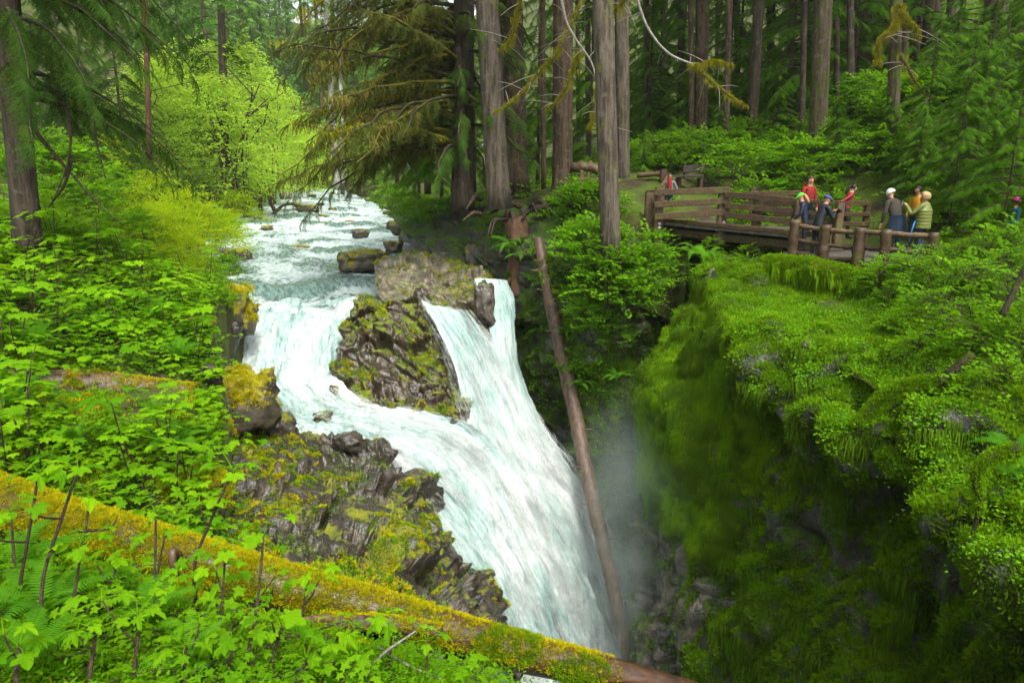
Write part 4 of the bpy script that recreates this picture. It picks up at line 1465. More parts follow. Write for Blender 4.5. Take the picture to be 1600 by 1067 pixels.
for i, ps in enumerate(br[0] + br2[0]):
    mb = MB()
    q = curve(ps, 12)
    q = q + .34 * np.stack([perlin(q * .8 + s + i * 1.7) for s in (0, 9, 18)], -1) * np.linspace(0, 1, 12)[:, None]
    mossy = i < 96 and i % 2 != 0
    mb.tube(q, np.linspace(.085, .02, 12), 6, caps=False, wob=.25)
    o = put('bough', mb.mesh('bough', [M['limbmoss' if mossy else 'limbdark']]), t)
    if mossy:
        k = 16
        s = rng.uniform(.15, 1, k) * 11
        j = np.minimum(s.astype(int), 10)
        p = q[j] + (q[j + 1] - q[j]) * (s - j)[:, None]
        tn = (q[j + 1] - q[j]); tn[:, 2] = 0
        put('hanging_moss', stamp(SP_LICH, rng.integers(0, 3, k), rot_from(tn), p, rng.uniform(.55, 1.25, k), [M['lichen'] if i % 3 else M['mossy']], 'hanging_moss'), o, kind='stuff')

# a darker hemlock filling behind the spruce, and hemlocks across the forest
def recolour(me, mat):
    m = me.copy(); m.materials[0] = mat
    return m


HEML = [(recolour(f, M['sapling']), l) for f, l in HEM]


def hemlock(px, py, d, s, kind, label, group, mat=None):
    b = P(px, py, d)
    base = np.array((b[0], b[1], b[2]))
    t = thing('hemlock_sapling' if kind is SAP else 'hemlock', label, 'tree', tuple(base), 0, group)
    f, l = kind[int(rng.integers(len(kind)))]
    H = (5.2 if kind is SAP else 13.6) * s
    put('trunk', trunk_mesh('trunk', [(0, 0, -.3), (.05 * s, .02, H * .5), (0, 0, H)], [.035 * s if kind is SAP else .13 * s, .02 * s if kind is SAP else .08 * s, .008], M['twig'] if kind is SAP else M['bark_dark'], 8, 12, .1), t)
    a = rng.uniform(0, 6.28)
    put('foliage', f, t, None, (0, 0, a), s, kind='stuff')
    put('limbs', l, t, None, (0, 0, a), s, kind='stuff')
    return t


for px, py, d, s in [(1240, 250, 30, .95), (1130, 245, 37, .9), (1055, 255, 36, .8), (1320, 235, 31, .9), (1010, 265, 36, .7), (1190, 250, 40, 1.1), (920, 285, 34, .75), (840, 285, 36, .8), (1420, 180, 33, 1.0), (690, 310, 34, .8), (655, 318, 38, .75), (1090, 262, 30, .55),
                      (1490, 120, 36, 1.1), (1370, 170, 46, 1.1), (1260, 200, 48, 1.2), (1060, 240, 52, 1.15), (960, 270, 46, 1.0), (870, 280, 50, 1.1), (780, 290, 48, 1.1), (720, 300, 42, 1.0), (1145, 235, 41, 1.0), (1225, 225, 38, .95), (1025, 250, 40, .9), (1300, 200, 38, .95), (1000, 262, 52, 1.2), (1340, 190, 34, .8)]:
    hemlock(px, py, d + (4 if px > 1000 else 2), s * (1.1 if px > 1000 else 1), HEML, 'young hemlock with tiers of drooping dark green sprays among the forest trunks', 'young hemlocks of the forest')
for px, py, d, s in [(1485, 330, 18.5, .72), (1515, 300, 20, .8), (1570, 330, 17, .75), (1440, 250, 23, .75), (1530, 210, 25, .9), (1590, 200, 23, .95), (1380, 265, 25, .6), (1340, 240, 28, .6), (1480, 170, 29, .9), (1560, 130, 28, 1.0), (1610, 120, 25, 1.0), (1450, 205, 27, .8), (1300, 265, 26, .5),
                      (1095, 290, 29, .42), (1120, 250, 31, .5), (1045, 265, 31, .45), (1210, 235, 31, .7), (1160, 215, 36, .9), (1005, 285, 29, .4), (1500, 250, 22.5, .8), (1545, 270, 20.5, .8), (1430, 300, 20.5, .5)]:
    hemlock(px, py, d, s, SAP, 'bright green hemlock sapling with flat feathery sprays on the right slope', 'hemlock saplings on the right slope')

# hemlocks and firs of the far left bank
for px, py, d, s in [(300, 285, 62, 1.25), (325, 285, 74, 1.35), (200, 290, 48, 1.0), (120, 300, 36, .9), (370, 290, 92, 1.4), (250, 290, 70, 1.5), (150, 290, 56, 1.3), (60, 300, 44, 1.1)]:
    hemlock(px, py, d, s, HEM, 'dark hemlock standing beyond the bright shrubs of the left bank', 'hemlocks beyond the left bank')
g = np.random.default_rng(5)
firs = []
for k in range(150):
    y = g.uniform(135, 300)
    x = -42 - (y - 130) * .1 + g.normal() * (14 + (y - 130) * .42)
    firs.append((x, y))
for k in range(46):
    y = g.uniform(80, 135)
    x = np.interp(y, le[:, 0], le[:, 1]) - g.uniform(3, 40) if k % 2 else np.interp(y, re_[:, 0], re_[:, 1]) + g.uniform(2, 34)
    firs.append((x, y))
firs = [p for p in firs if p[1] < 250 and 200 < 800 + F * p[0] / p[1] < 680]
firs.sort(key=lambda p: p[1])
from mathutils.bvhtree import BVHTree
bF = BVHTree.FromPolygons([Vector(p) for p in gF.reshape(-1, 3)], [tuple(q) for q in grid_faces(60, 120)])
for x, y in firs:
    if y > 130.5:
        h = bF.ray_cast(Vector((x, y, 300)), Vector((0, 0, -1)))[0]
        z = h.z if h else 20
    else:
        z = float(zleft(x, y) if x < np.interp(y, le[:, 0], le[:, 1]) else zright(x, y))
    s = g.uniform(1.0, 1.9) if y > 130 else g.uniform(.7, 1.3)
    t = thing('fir_tree', 'fir tree of the hazy forest that closes the river valley', 'tree', (x, y, z - .3), 0, 'distant firs of the valley')
    put('foliage', FIR[int(g.integers(3))], t, None, (0, 0, g.uniform(0, 6.28)), s, kind='stuff')
    r = .3 * s
    put('trunk', trunk_mesh('trunk', [(0, 0, -1), (0, 0, 13 * s), (0, 0, 27 * s)], [r, r * .7, .03], M['bark_brown'], 7, 6, .1), t)

# ------------------------------------------------------------------ words for where a thing stands
LM = [((780, 160), 'the tall straight grey conifer'), ((879, 180), 'the big trunk with the reddish base'), ((955, 320), 'the long grey trunk on the bank'), ((1096, 130), 'the light brown trunk'), ((1174, 130), 'the dark brown trunk'),
      ((1280, 110), 'the thick mossy brown trunk'), ((1397, 150), 'the trunk with the moss clump'), ((1348, 70), 'the wide furrowed trunk'), ((1560, 15), 'the massive grey trunk'), ((1088, 268), 'the wooden bench'), ((1047, 300), 'the person in the grey jacket'),
      ((1265, 292), 'the person in the red hoodie'), ((1322, 305), 'the person in the red jacket'), ((1408, 325), 'the person in the white beanie'), ((1447, 330), 'the person in the olive puffer jacket'), ((918, 270), 'the rustic log railing'), ((1290, 375), 'the round rail fence'),
      ((1280, 420), 'the mossy log under the fence'), ((1430, 600), 'the mossy root on the cliff brow'), ((1585, 460), 'the dark dead branch on the right'), ((1060, 500), 'the dark recess in the cliff'), ((860, 480), 'the fallen trunk over the falls'), ((815, 350), 'the splintered stump'),
      ((690, 370), 'the wet stone slabs of the bank'), ((680, 440), 'the pale rock ledge'), ((574, 410), 'the great pale boulder in the river'), ((620, 560), 'the rock that splits the falls'), ((700, 180), 'the mossy spruce'), ((515, 230), 'the pale trunks at the river bend'), ((408, 280), 'the crooked mossy maple'),
      ((385, 180), 'the tall light green alder'), ((30, 250), 'the dark hanging conifer'), ((232, 190), 'the reddish trunk on the left'), ((372, 403), 'the blocky boulder by the left shore'), ((365, 480), 'the moss capped block at the lip'), ((365, 625), 'the golden moss boulder'), ((180, 605), 'the brown fallen log'),
      ((100, 800), 'the upper end of the mossy log'), ((420, 900), 'the middle of the mossy log'), ((760, 1000), 'the bare part of the mossy log'), ((540, 770), 'the wet black outcrop'), ((430, 835), 'the tallest foreground leaf'), ((250, 1040), 'the lying twigs at the bottom'), ((1180, 560), 'the hanging moss face'),
      ((1050, 900), 'the boulders at the foot of the falls'), ((500, 330), 'the head of the river'), ((290, 300), 'the yellow shrubs'), ((130, 440), 'the leafy left slope')]
_used = set()


def where(px, py, head, maxw=16):
    """head + a phrase that ties it to the nearest landmarks, a different one for each thing"""
    o = sorted(LM, key=lambda l: (l[0][0] - px) ** 2 + (1.3 * (l[0][1] - py)) ** 2)
    def rel(l):
        dx, dy = px - l[0][0], py - l[0][1]
        if abs(dx) > 1.2 * abs(dy):
            return ('right of ' if dx > 0 else 'left of ') + l[1]
        return ('below ' if dy > 0 else 'above ') + l[1]
    c = [f'{head} {rel(o[0])}', f'{head} between {o[0][1]} and {o[1][1][4:]}', f'{head} {rel(o[1])}', f'{head} just {rel(o[0])}', f'{head} {rel(o[2])}', f'{head} between {o[0][1]} and {o[2][1][4:]}', f'{head} just {rel(o[1])}', f'{head} farther {rel(o[0])}', f'{head} between {o[1][1]} and {o[2][1][4:]}', f'{head} farther {rel(o[1])}', f'{head} {rel(o[3])}', f'{head} just {rel(o[2])}', f'{head} farther {rel(o[2])}', f'{head} {rel(o[4])}', f'{head} {rel(o[5])}']
    for s in c:
        if s not in _used and len(s.split()) <= maxw:
            _used.add(s)
            return s
    return c[0]


def relabel(prefix, head):
    """every top-level thing of that name gets a label of its own from where it stands"""
    for o in C.objects:
        if o.parent is None and o.name.split('.')[0] == prefix and o.get('category'):
            x, y = PX(*np.array(o.location))
            o['label'] = where(x, y - 30, head)


relabel('hemlock', 'dark young hemlock with drooping tiers')
relabel('hemlock_sapling', 'bright feathery hemlock sapling')

# ------------------------------------------------------------------ shrubs
def shrub_mesh(name, h, r, n, sprigs, mats, g, layers=0, low=.15, ssc=1.0, out=.75):
    th = g.uniform(0, 6.283, n)
    q = np.sqrt(g.uniform(.05, 1, n))
    t = g.uniform(low, 1, n) ** .8
    if layers:
        t = (np.floor(t * layers) + g.uniform(.1, .5, n)) / layers
    prof = np.sin(np.clip(t * 1.05, 0, 1) * math.pi * .86 + .35)
    x, y = np.cos(th) * q * r * prof, np.sin(th) * q * r * prof
    x += .25 * r * np.sin(t * 5 + 1); 
    loc = np.stack([x, y, t * h], -1)
    fw = np.stack([np.cos(th) * out + g.normal(size=n) * .35, np.sin(th) * out + g.normal(size=n) * .35, .25 + g.normal(size=n) * .2], -1)
    up = np.stack([g.normal(size=n) * .22, g.normal(size=n) * .22, np.ones(n)], -1)
    return stamp(sprigs, g.integers(0, len(sprigs), n), rot_from(fw, up), loc, g.uniform(.7, 1.25, n) * ssc, mats, name)


def stems_mesh(name, h, r, n, mat, g, r0=.014):
    mb = MB()
    for i in range(n):
        a = g.uniform(0, 6.283)
        e = np.array((math.cos(a) * r * g.uniform(.2, .8), math.sin(a) * r * g.uniform(.2, .8), h * g.uniform(.65, .95)))
        m = e * .5 + np.array((-e[1], e[0], 0)) * g.uniform(-.3, .3) + (0, 0, h * .12)
        mb.tube(curve([(0, 0, -.25), m, e], 9), np.linspace(r0, r0 * .3, 9), 5, caps=False, wob=.2)
        for k in range(2):
            s = g.uniform(.4, .8)
            b0 = m * (1 - s) + e * s
            mb.tube([b0, b0 + (g.normal() * .2 * r, g.normal() * .2 * r, .12 * h), b0 + (g.normal() * .5 * r, g.normal() * .5 * r, .22 * h)], [r0 * .5, r0 * .35, r0 * .2], 4, caps=False)
    return mb.mesh(name, [mat])


g2 = np.random.default_rng(17)
SP_BIG = [sprig(OVAL, 15, .6, .21, .15, seed=40 + s, flat=.3, stalk=False) for s in range(3)]
SH = {}
for nm, mt, n, h, r, spr, lay, ssc in [('yellow', 'yellow', 270, 3.2, 1.7, SP_BIG, 0, 1.3), ('maple', 'maple', 190, 1.7, 1.15, SP_MAPLE, 4, .95), ('bank', 'bank', 210, 1.6, 1.1, SP_MAPLE + SP_SMALL, 4, .85), ('berry', 'berry', 150, 1.2, .85, SP_BERRY, 0, .75), ('airy', 'bank', 95, 1.3, .9, SP_MAPLE, 0, .55), ('alder', 'alder', 400, 6.5, 2.3, SP_BIG, 0, 1.35)]:
    SH[nm] = [(shrub_mesh('leaves', h, r, n, spr, [M[mt], M['twig']], g2, lay, ssc=ssc), stems_mesh('stems', h, r, 7 if nm != 'alder' else 4, M['twig'], g2, .016 if nm != 'alder' else .06)) for _ in range(3)]


def shrub(kind, name, head, base, s, group, sx=1.0):
    x, y = PX(*np.array(base))
    t = thing(name, where(x, y - 25, head), 'shrub', tuple(base), rng.uniform(0, 6.28), group)
    t.scale = (s * sx, s * sx, s)
    f, l = SH[kind][int(rng.integers(3))]
    put('leaves', f, t, kind='stuff')
    put('stems', l, t, kind='stuff')
    return t


def zg(x, y):
    """ground height: left bank, or right upland"""
    return float(zleft(x, y)) if x < -3 else float(zright(x, y))


# yellow green shrubs along the left shore
for px, py, d, s in [(262, 345, 27, .95), (300, 352, 31, .95), (230, 360, 24, .85), (330, 350, 36, .9), (285, 370, 25, .65), (350, 335, 44, 1.0), (190, 350, 23, .8), (375, 325, 54, 1.0), (250, 300, 36, 1.1), (310, 320, 42, 1.15), (395, 315, 64, .9), (150, 345, 27, 1.0), (90, 345, 26, .9), (120, 330, 32, 1.1), (345, 372, 30, .45), (320, 385, 27, .5), (270, 395, 21.5, .5), (330, 420, 24, .4),
                     (205, 320, 42, 1.1), (165, 310, 46, 1.2), (60, 330, 32, 1.0), (410, 312, 78, .9)]:
    b = P(px, py, d)
    b[2] = zleft(b[0], b[1]) - .1
    shrub('yellow' if (px + py) % 3 else 'maple', 'shrub', 'yellow green spring shrub' if (px + py) % 3 else 'fresh green spring shrub', b, s * (.72 if d < 29 else 1) * (1.5 if (px + py) % 3 == 0 else 1), 'spring shrubs along the left shore')
for px, py, d, s in [(385, 305, 60, 2.3), (352, 305, 56, 1.7), (425, 303, 78, 2.0), (440, 302, 92, 2.2), (335, 300, 72, 2.4), (460, 298, 116, 2.2), (240, 290, 52, 1.6), (285, 285, 60, 2.0), (535, 296, 105, 1.6), (565, 298, 92, 1.2), (405, 302, 100, 2.6), (480, 298, 128, 2.4)]:
    b = P(px, py, d)
    b[2] = (zleft if px < 500 else zright)(b[0], b[1]) - .2
    o = shrub('alder', 'alder', 'light green broadleaf tree', b, s, 'light green trees at the bend of the river')
    o['category'] = 'tree'
# crooked mossy maple by the left shore
b = P(412, 312, 62); b[2] = zleft(b[0], b[1])
t = thing('crooked_maple', 'crooked mossy maple leaning over the left shore of the far river', 'tree', tuple(b))
u = 62 / F
for k, pts in enumerate([[(0, 0), (-6, 18), (-8, 40), (-4, 66), (-10, 85)], [(0, 0), (6, 14), (14, 34), (10, 52), (24, 74)], [(10, 30), (30, 46), (55, 44), (72, 30)], [(-6, 50), (-22, 62), (-36, 60)]]):
    mb = MB()
    mb.tube(curve([(x * u, .3 * math.sin(i), y * u) for i, (x, y) in enumerate(pts)], 16), np.linspace(.30 if k < 2 else .16, .06, 16), 7, wob=.3)
    put('trunk' if k < 2 else 'limb', mb.mesh('trunk', [M['bark_mossy']]), t)
g = np.random.default_rng(8)
n = 150
th = g.uniform(0, 6.28, n)
loc = np.stack([g.normal(size=n) * 2.6 + .8, g.normal(size=n) * 1.6, 3.6 + g.normal(size=n) * 1.2], -1)
put('leaves', stamp(SP_SMALL, g.integers(0, 4, n), rot_from(np.stack([np.cos(th), np.sin(th), 0 * th - .1], -1)), loc, g.uniform(1.3, 2.2, n), [M['alder'], M['twig']], 'leaves'), t, kind='stuff')

# bushes over the bank between the fallen trunk and the recess
for px, py, d, s in [(905, 402, 23.0, .75), (925, 398, 21.6, .8), (935, 415, 20.2, .9), (985, 420, 20.6, .85), (1015, 440, 20.6, .75), (900, 345, 24.8, .9), (925, 345, 24, .95), (972, 345, 26, .6), (892, 452, 22.2, .75), (918, 475, 20.6, .65), (950, 460, 19.6, .85), (985, 480, 20, .75), (893, 330, 26, .6), (925, 510, 20, .6), (965, 530, 20, .5), (900, 570, 20.8, .5),
                     (905, 525, 21.4, .55), (1000, 460, 20.4, .5), (765, 360, 27, .55), (790, 372, 25.4, .5), (750, 320, 29, .5), (680, 345, 31, .75), (655, 345, 33, .7), (715, 335, 30.5, .6), (630, 335, 38, .9), (610, 320, 48, 1.0)]:
    shrub('maple' if s > .55 else 'bank', 'shrub', 'fresh green layered shrub', P(px, py, d) - (0, 0, .25), s, 'layered shrubs of the far bank')
# bushes on the slope behind the bridge
for k in range(46):
    px = 990 + 370 * rng.random()
    d = rng.uniform(23.5, 33)
    x = (px - 800) / F * d * 1.02
    b = np.array((x, d, zright(x, d) - .1))
    qx, qy = PX(*b)
    if 975 < qx < 1150 and d < 29.5:
        continue
    shrub('maple' if k % 3 else 'bank', 'shrub', 'bright layered shrub', b, rng.uniform(.65, 1.05), 'shrubs of the slope behind the bridge')
for k in range(26):
    d = rng.uniform(19, 29); px = rng.uniform(1360, 1640)
    x = (px - 800) / F * d * 1.02
    b = np.array((x, d, zright(x, d) - .1))
    if x < 12.6 and d < 21.5:
        continue
    shrub('maple' if k % 2 else 'berry', 'shrub', 'deep green shrub', b, rng.uniform(.6, 1.0), 'shrubs of the right slope')
# airy small leaved shrubs on the near right bank
for px, py, d, s in [(1425, 440, 15, .85), (1470, 455, 14, .9), (1530, 470, 13, .95), (1580, 480, 12, 1.0), (1400, 420, 16, .7), (1450, 500, 12.6, .8), (1510, 530, 11.4, .9), (1570, 560, 10.4, .95), (1600, 620, 9.2, .8), (1390, 470, 14.4, .5), (1540, 420, 15, .9), (1590, 420, 14, .95), (1480, 410, 16, .8), (1440, 560, 11.6, .5), (1490, 600, 10.4, .45),
                     (1190, 425, 18.2, .5), (1150, 425, 18.8, .5), (1220, 430, 17.6, .4), (1170, 395, 20, .5), (1110, 400, 21, .45), (1390, 415, 15.0, .75), (1430, 410, 14.8, .8), (1475, 385, 15.2, .85), (1515, 385, 15, 1.0), (1570, 375, 15, 1.15), (1605, 370, 14.5, 1.1), (1345, 425, 16.2, .35), (1590, 385, 13.6, .9), (1370, 440, 15.6, .6), (1620, 540, 10.5, 1.0)]:
    b = P(px, py, d)
    b[2] = zright(b[0], b[1]) - .05
    shrub('airy', 'shrub', 'airy small leaved shrub', b, s, 'airy shrubs on the near right bank')

# ------------------------------------------------------------------ large leaved plants of the left bank
leaf_v, leaf_t, _ = PALM
LEAF = [lib('leaf', place(palm_leaf(7 if k % 2 else 5, .5, .22 + .04 * k, .10 + .10 * k, 300 - 8 * k, k), (0, 0, 0), np.eye(3)), [M['club']]) for k in range(6)]


def club_plant(name, label, base, top, n=6, R=.20, g=g2, hero=True, mid=.12, extra=0):
    base, top = np.array(base, float), np.array(top, float)
    t = thing(name, label, 'plant', tuple(base), 0, 'large leaved plants of the left bank')
    e = top - base
    side = np.array((e[2], g.normal() * .3, -e[0])) * g.uniform(-mid, mid)
    ps = curve([(0, 0, -.15), e * .35 + side, e * .7 + side * .6, e], 14)
    mb = MB()
    mb.tube(ps, np.linspace(.017, .009, 14), 6, wob=.35)
    mb.tube([e - (0, 0, .02), e + (0, 0, .015)], [.014, .008], 6)
    heads = [(e, n)]
    for k in range(extra):
        s = g.uniform(.45, .8)
        p0 = ps[int(s * 13)]
        p1 = p0 + np.array((g.uniform(-.3, .3), g.uniform(-.2, .2), g.uniform(.1, .3)))
        mb.tube(curve([p0, (p0 + p1) / 2 + (0, 0, -.03), p1], 6), np.linspace(.010, .006, 6), 5)
        heads.append((p1, 3))
    lv = []
    for c, m in heads:
        for i in range(m):
            a = 6.283 * i / m + g.uniform(-.4, .4)
            L = R * g.uniform(.5, 1.1)
            p = c + np.array((math.cos(a) * L, math.sin(a) * L, L * g.uniform(.15, .7)))
            mb.tube(curve([c, (c + p) / 2 + (0, 0, .02), p], 4), [.005, .004, .0035, .003], 4, m=1, caps=False)
            d = np.array((math.cos(a), math.sin(a), g.uniform(-.55, -.05)))
            lv.append((p, R1(d, (g.normal() * .25, g.normal() * .25, 1)), R * g.uniform(.55, 1.35)))
    put('stem', mb.mesh('stem', [M['twig'], M['club']]), t)
    for p, Rm, s in lv:
        o = put('leaf', LEAF[int(g.integers(6))], t, tuple(p), None, s)
        o.rotation_euler = Matrix(Rm).to_euler()
    return t


hero = [((18, 985, 4.9), (60, 742, 5.1), 5, 'stem at the far left with its crown above the log'), ((62, 1010, 4.6), (122, 735, 5.0), 6, 'tall stem crossing the upper end of the mossy log'), ((95, 1040, 4.5), (128, 850, 4.9), 5, 'forked dark stem in the left foreground'), ((375, 1040, 4.6), (411, 832, 5.2), 5, 'curved stem carrying the largest open leaf'),
        ((318, 990, 5.4), (364, 735, 5.6), 3, 'tall stem topped by three drooping leaves'), ((330, 1045, 4.9), (352, 860, 5.4), 5, 'crown of leaves against the middle of the log'), ((300, 1010, 5.6), (310, 905, 5.8), 5, 'small crown under the log'), ((225, 1000, 5.2), (243, 800, 5.8), 4, 'thin stem bending in front of the log'),
        ((250, 985, 5.6), (258, 835, 6), 4, 'short stem whose leaves touch the log'), ((165, 990, 5.0), (180, 860, 5.4), 5, 'bright crown under the left half of the log'), ((470, 1010, 5.6), (482, 900, 5.9), 4, 'pale small crown before the log by the twigs'), ((200, 1060, 4.2), (215, 960, 4.4), 6, 'low crown at the bottom left edge'),
        ((20, 1070, 3.6), (30, 1010, 3.8), 6, 'big leaves in the bottom left corner'), ((130, 1075, 3.9), (150, 985, 4.1), 6, 'broad crown beside the lying twigs'), ((275, 1070, 4.2), (290, 1010, 4.3), 6, 'wide low crown at the bottom edge'), ((350, 1070, 4.4), (365, 1000, 4.5), 5, 'bright low crown right of the curved stem'),
        ((430, 1060, 4.6), (440, 980, 4.8), 5, 'crown low beneath the pale twigs'), ((520, 1060, 5.0), (530, 985, 5.2), 5, 'crown of leaves near the cliff edge'), ((600, 1050, 5.4), (612, 975, 5.6), 4, 'small maple like crown under the bare log'), ((570, 1075, 4.9), (560, 1020, 5), 5, 'leaves at the bottom edge near the cliff'),
        ((660, 1070, 5.5), (668, 1000, 5.7), 4, 'last leafy stem before the drop'), ((10, 930, 5.4), (16, 800, 5.6), 6, 'pale whorl on the left edge over the ferns'), ((70, 960, 5.6), (88, 880, 5.8), 5, 'whorl among the ferns'), ((205, 940, 6.2), (212, 880, 6.4), 5, 'whorl tucked under the log'),
        ((420, 985, 5.9), (424, 925, 6.0), 5, 'whorl right against the underside of the log'), ((385, 760, 9.6), (375, 690, 9.8), 5, 'whorl on the slope above the log'), ((470, 1075, 4.4), (478, 1030, 4.5), 6, 'crown at the bottom below the twigs'), ((100, 930, 6), (140, 780, 6.3), 5, 'arching stem over the mossy log')]
g3 = np.random.default_rng(29)
for a, bb, n, txt in hero:
    club_plant('large_leaved_plant', 'large leaved plant, ' + txt, P(*a), P(*bb), max(n, 5), .20 if a[2] > 4.3 else .165, g3, extra=int(g3.integers(0, 2)))

WH = [lib('leaves', whorl(6, .29, 70 + k), [M['club'], M['club']]) for k in range(5)]
WHM = [lib('leaves', whorl(5, .15, 80 + k, STAR), [M['maple'], M['twig']]) for k in range(4)]
SPM = [lib('sprig', SP_MAPLE[k], [M['bank'], M['twig']]) for k in range(4)]
SPB = [lib('sprig', SP_BERRY[k], [M['berry'], M['twig']]) for k in range(3)]
SPY = [lib('sprig', SP_SMALL[k], [M['yellow'], M['twig']]) for k in range(4)]
def stem_mesh(h, lean, g):
    mb = MB()
    e = np.array((lean[0], lean[1], h))
    mb.tube(curve([(0, 0, -.2), e * .4 + (lean[1] * .3, -lean[0] * .3, 0), e], 8), np.linspace(.020, .010, 8), 5, wob=.3)
    return mb.mesh('stem', [M['twig']]), e


STEM = [stem_mesh(h, (g3.normal() * .25, g3.normal() * .25), g3) for h in (.6, .8, 1.0, 1.2, 1.4)]
cnt = 0
while cnt < 120:
    d = rng.uniform(7.8, 20); px = rng.uniform(-40, 420)
    x = (px - 800) / F * d * 1.04
    if x > np.interp(d, le[:, 0], le[:, 1]) - .3:
        continue
    z = float(zleft(x, d))
    qx, qy = PX(x, d, z)
    if qy < 345 or qy > 800:
        continue
    si = int(rng.integers(5))
    sm, e = STEM[si]
    s = rng.uniform(.7, 1.05)
    two = rng.random() < .5
    if 8 < d < 13 and 60 < qx < 320 and 560 < qy < 720:
        continue
    if d < 8.6 and qy - 60 * s < np.interp(qx, [0, 400, 800], [835, 955, 1050]):
        continue
    hd_ = ('short', 'low', 'middling', 'tall', 'lanky')[si] + (' two tiered' if two else ' single crowned') + ' large leaved plant'
    t = thing('large_leaved_plant', where(qx, qy - 40, hd_), 'plant', (x, d, z), rng.uniform(0, 6.28), 'large leaved plants of the left bank')
    t.scale = (s, s, s)
    put('stem', sm, t)
    put('leaves', WH[int(rng.integers(5))], t, tuple(e), (rng.normal() * .15, rng.normal() * .15, rng.uniform(0, 6)), rng.uniform(.85, 1.25))
    if two:
        put('leaves', WH[int(rng.integers(5))], t, tuple(e * .6 + (.18 * rng.normal(), .18 * rng.normal(), 0)), (0, 0, rng.uniform(0, 6)), rng.uniform(.6, .85))
    cnt += 1


# ------------------------------------------------------------------ ferns
FR = [lib('frond', frond(1.0, k, 28, .13, .40 + .1 * k), [M['fern'], M['fern']]) for k in range(3)]


def fern(px, py, d, s, n, head, g, hang=0, up=None, kind='fern'):
    b = P(px, py, d)
    t = thing(kind, where(px, py, head), 'fern', tuple(b), 0, 'sword ferns of the banks')
    for i in range(n):
        a = 6.283 * i / n + g.uniform(-.25, .25)
        el = g.uniform(.2, .9) - hang
        f = np.array((math.cos(a) * math.cos(el), math.sin(a) * math.cos(el), math.sin(el)))
        o = put('frond', FR[int(g.integers(3))], t, None, None, s * g.uniform(.75, 1.15))
        o.rotation_euler = Matrix(R1(f, (0, 0, 1), g.normal() * .2)).to_euler()
    return t


for a in [(20, 905, 5.6, .75, 11), (70, 985, 4.9, .75, 12), (110, 960, 5.4, .7, 11), (235, 985, 5.0, .6, 11), (185, 950, 5.6, .6, 10), (275, 700, 10.2, .75, 11), (250, 660, 11.4, .7, 11), (215, 650, 12, .6, 10), (20, 640, 10.2, .9, 12), (60, 550, 12.6, .9, 12), (160, 520, 14, .9, 11), (240, 500, 15, .8, 11), (20, 480, 15, 1.0, 12), (40, 1050, 4.0, .6, 11), (280, 560, 13.6, .7, 10), (300, 1050, 4.5, .55, 10), (120, 700, 9.4, .7, 11)]:
    fern(*a, 'arching sword fern', g3)
for a in [(800, 385, 24.6, 1.0, 12), (815, 400, 24.2, 1.0, 11), (790, 392, 25, .8, 10), (830, 440, 23.6, .7, 10), (1090, 400, 20.6, .9, 12), (1105, 405, 20.2, .8, 11), (890, 520, 20.9, .7, 10), (870, 570, 21.6, .7, 10), (905, 600, 20.4, .6, 10), (845, 520, 22.9, .6, 9), (965, 590, 19.9, .6, 9), (1590, 715, 7.6, .6, 9), (1575, 745, 7.7, .5, 9)]:
    fern(*a, 'drooping sword fern on the rock face', g3, hang=.35)

# ------------------------------------------------------------------ boulders
def ico(sub):
    import bmesh
    bm = bmesh.new()
    bmesh.ops.create_icosphere(bm, subdivisions=sub, radius=1.0)
    me = bpy.data.meshes.new('tmp'); bm.to_mesh(me); bm.free()
    v, t, _ = tri(me)
    bpy.data.meshes.remove(me)
    return v, t


IV3, IT3 = ico(3)
IV4, IT4 = ico(4)


def boulder_mesh(size, seed, mat, fine=False, flat=.0, amp=.34):
    v, t = (IV4, IT4) if fine else (IV3, IT3)
    q = v + seed * 3.7
    h = amp * facets(q * 1.0, 1.15, .9, seed) + .15 * facets(q * 2.3, 1.1, .9, seed + 3) + .04 * fbm(q * 3, 3)
    w = v * (1 + h)[:, None]
    w[:, 2] = np.where(w[:, 2] > .62, .62 + (w[:, 2] - .62) * .35, w[:, 2])
    return mesh_np('boulder', w * np.array(size), t, [mat])


def moss_on(o, libs, n, lo=.1, a=.10, b=.2, patch=None):
    """moss cushions growing on a boulder, as a part of it"""
    me = o.data
    v = np.empty(len(me.vertices) * 3); me.vertices.foreach_get('co', v); v = v.reshape(-1, 3)
    nn = np.empty(len(me.vertices) * 3); me.vertex_normals.foreach_get('vector', nn); nn = nn.reshape(-1, 3)
    ok = np.nonzero((nn[:, 2] > lo) & ((perlin(v * 1.6 + o.location.x) > patch) if patch is not None else True))[0]
    if not len(ok):
        return
    k = ok[rng.integers(0, len(ok), n)]
    sz = np.linalg.norm(v, axis=1).mean()
    p = v[k] + rng.normal(size=(n, 3)) * sz * .04
    scatter('moss', libs, p, nrm_R(nn[k] * .7 + (0, 0, .3)), rng.uniform(a, b, n), rng.integers(0, 3, n), o, kind='stuff')


def boulder(px, py, wpx, hpx, d, head, mat, group, depth=.8, fine=False, label=None, seed=None, up=.45):
    """px,py = middle of its foot on the picture"""
    u = mpp(py, d) * (.9 if group == 'boulders of the upper river' else 1)
    w, h = wpx * u / 2, hpx * u / 1.25
    c = P(px, py - hpx * up, d)
    sd = seed if seed is not None else int(rng.integers(400))
    return put('boulder', boulder_mesh((w, w * depth, h * .85), sd, mat, fine), None, tuple(c), (rng.normal() * .08, rng.normal() * .08, rng.uniform(-.4, .4)), label=label or where(px, py, head), category='boulder', group=group)


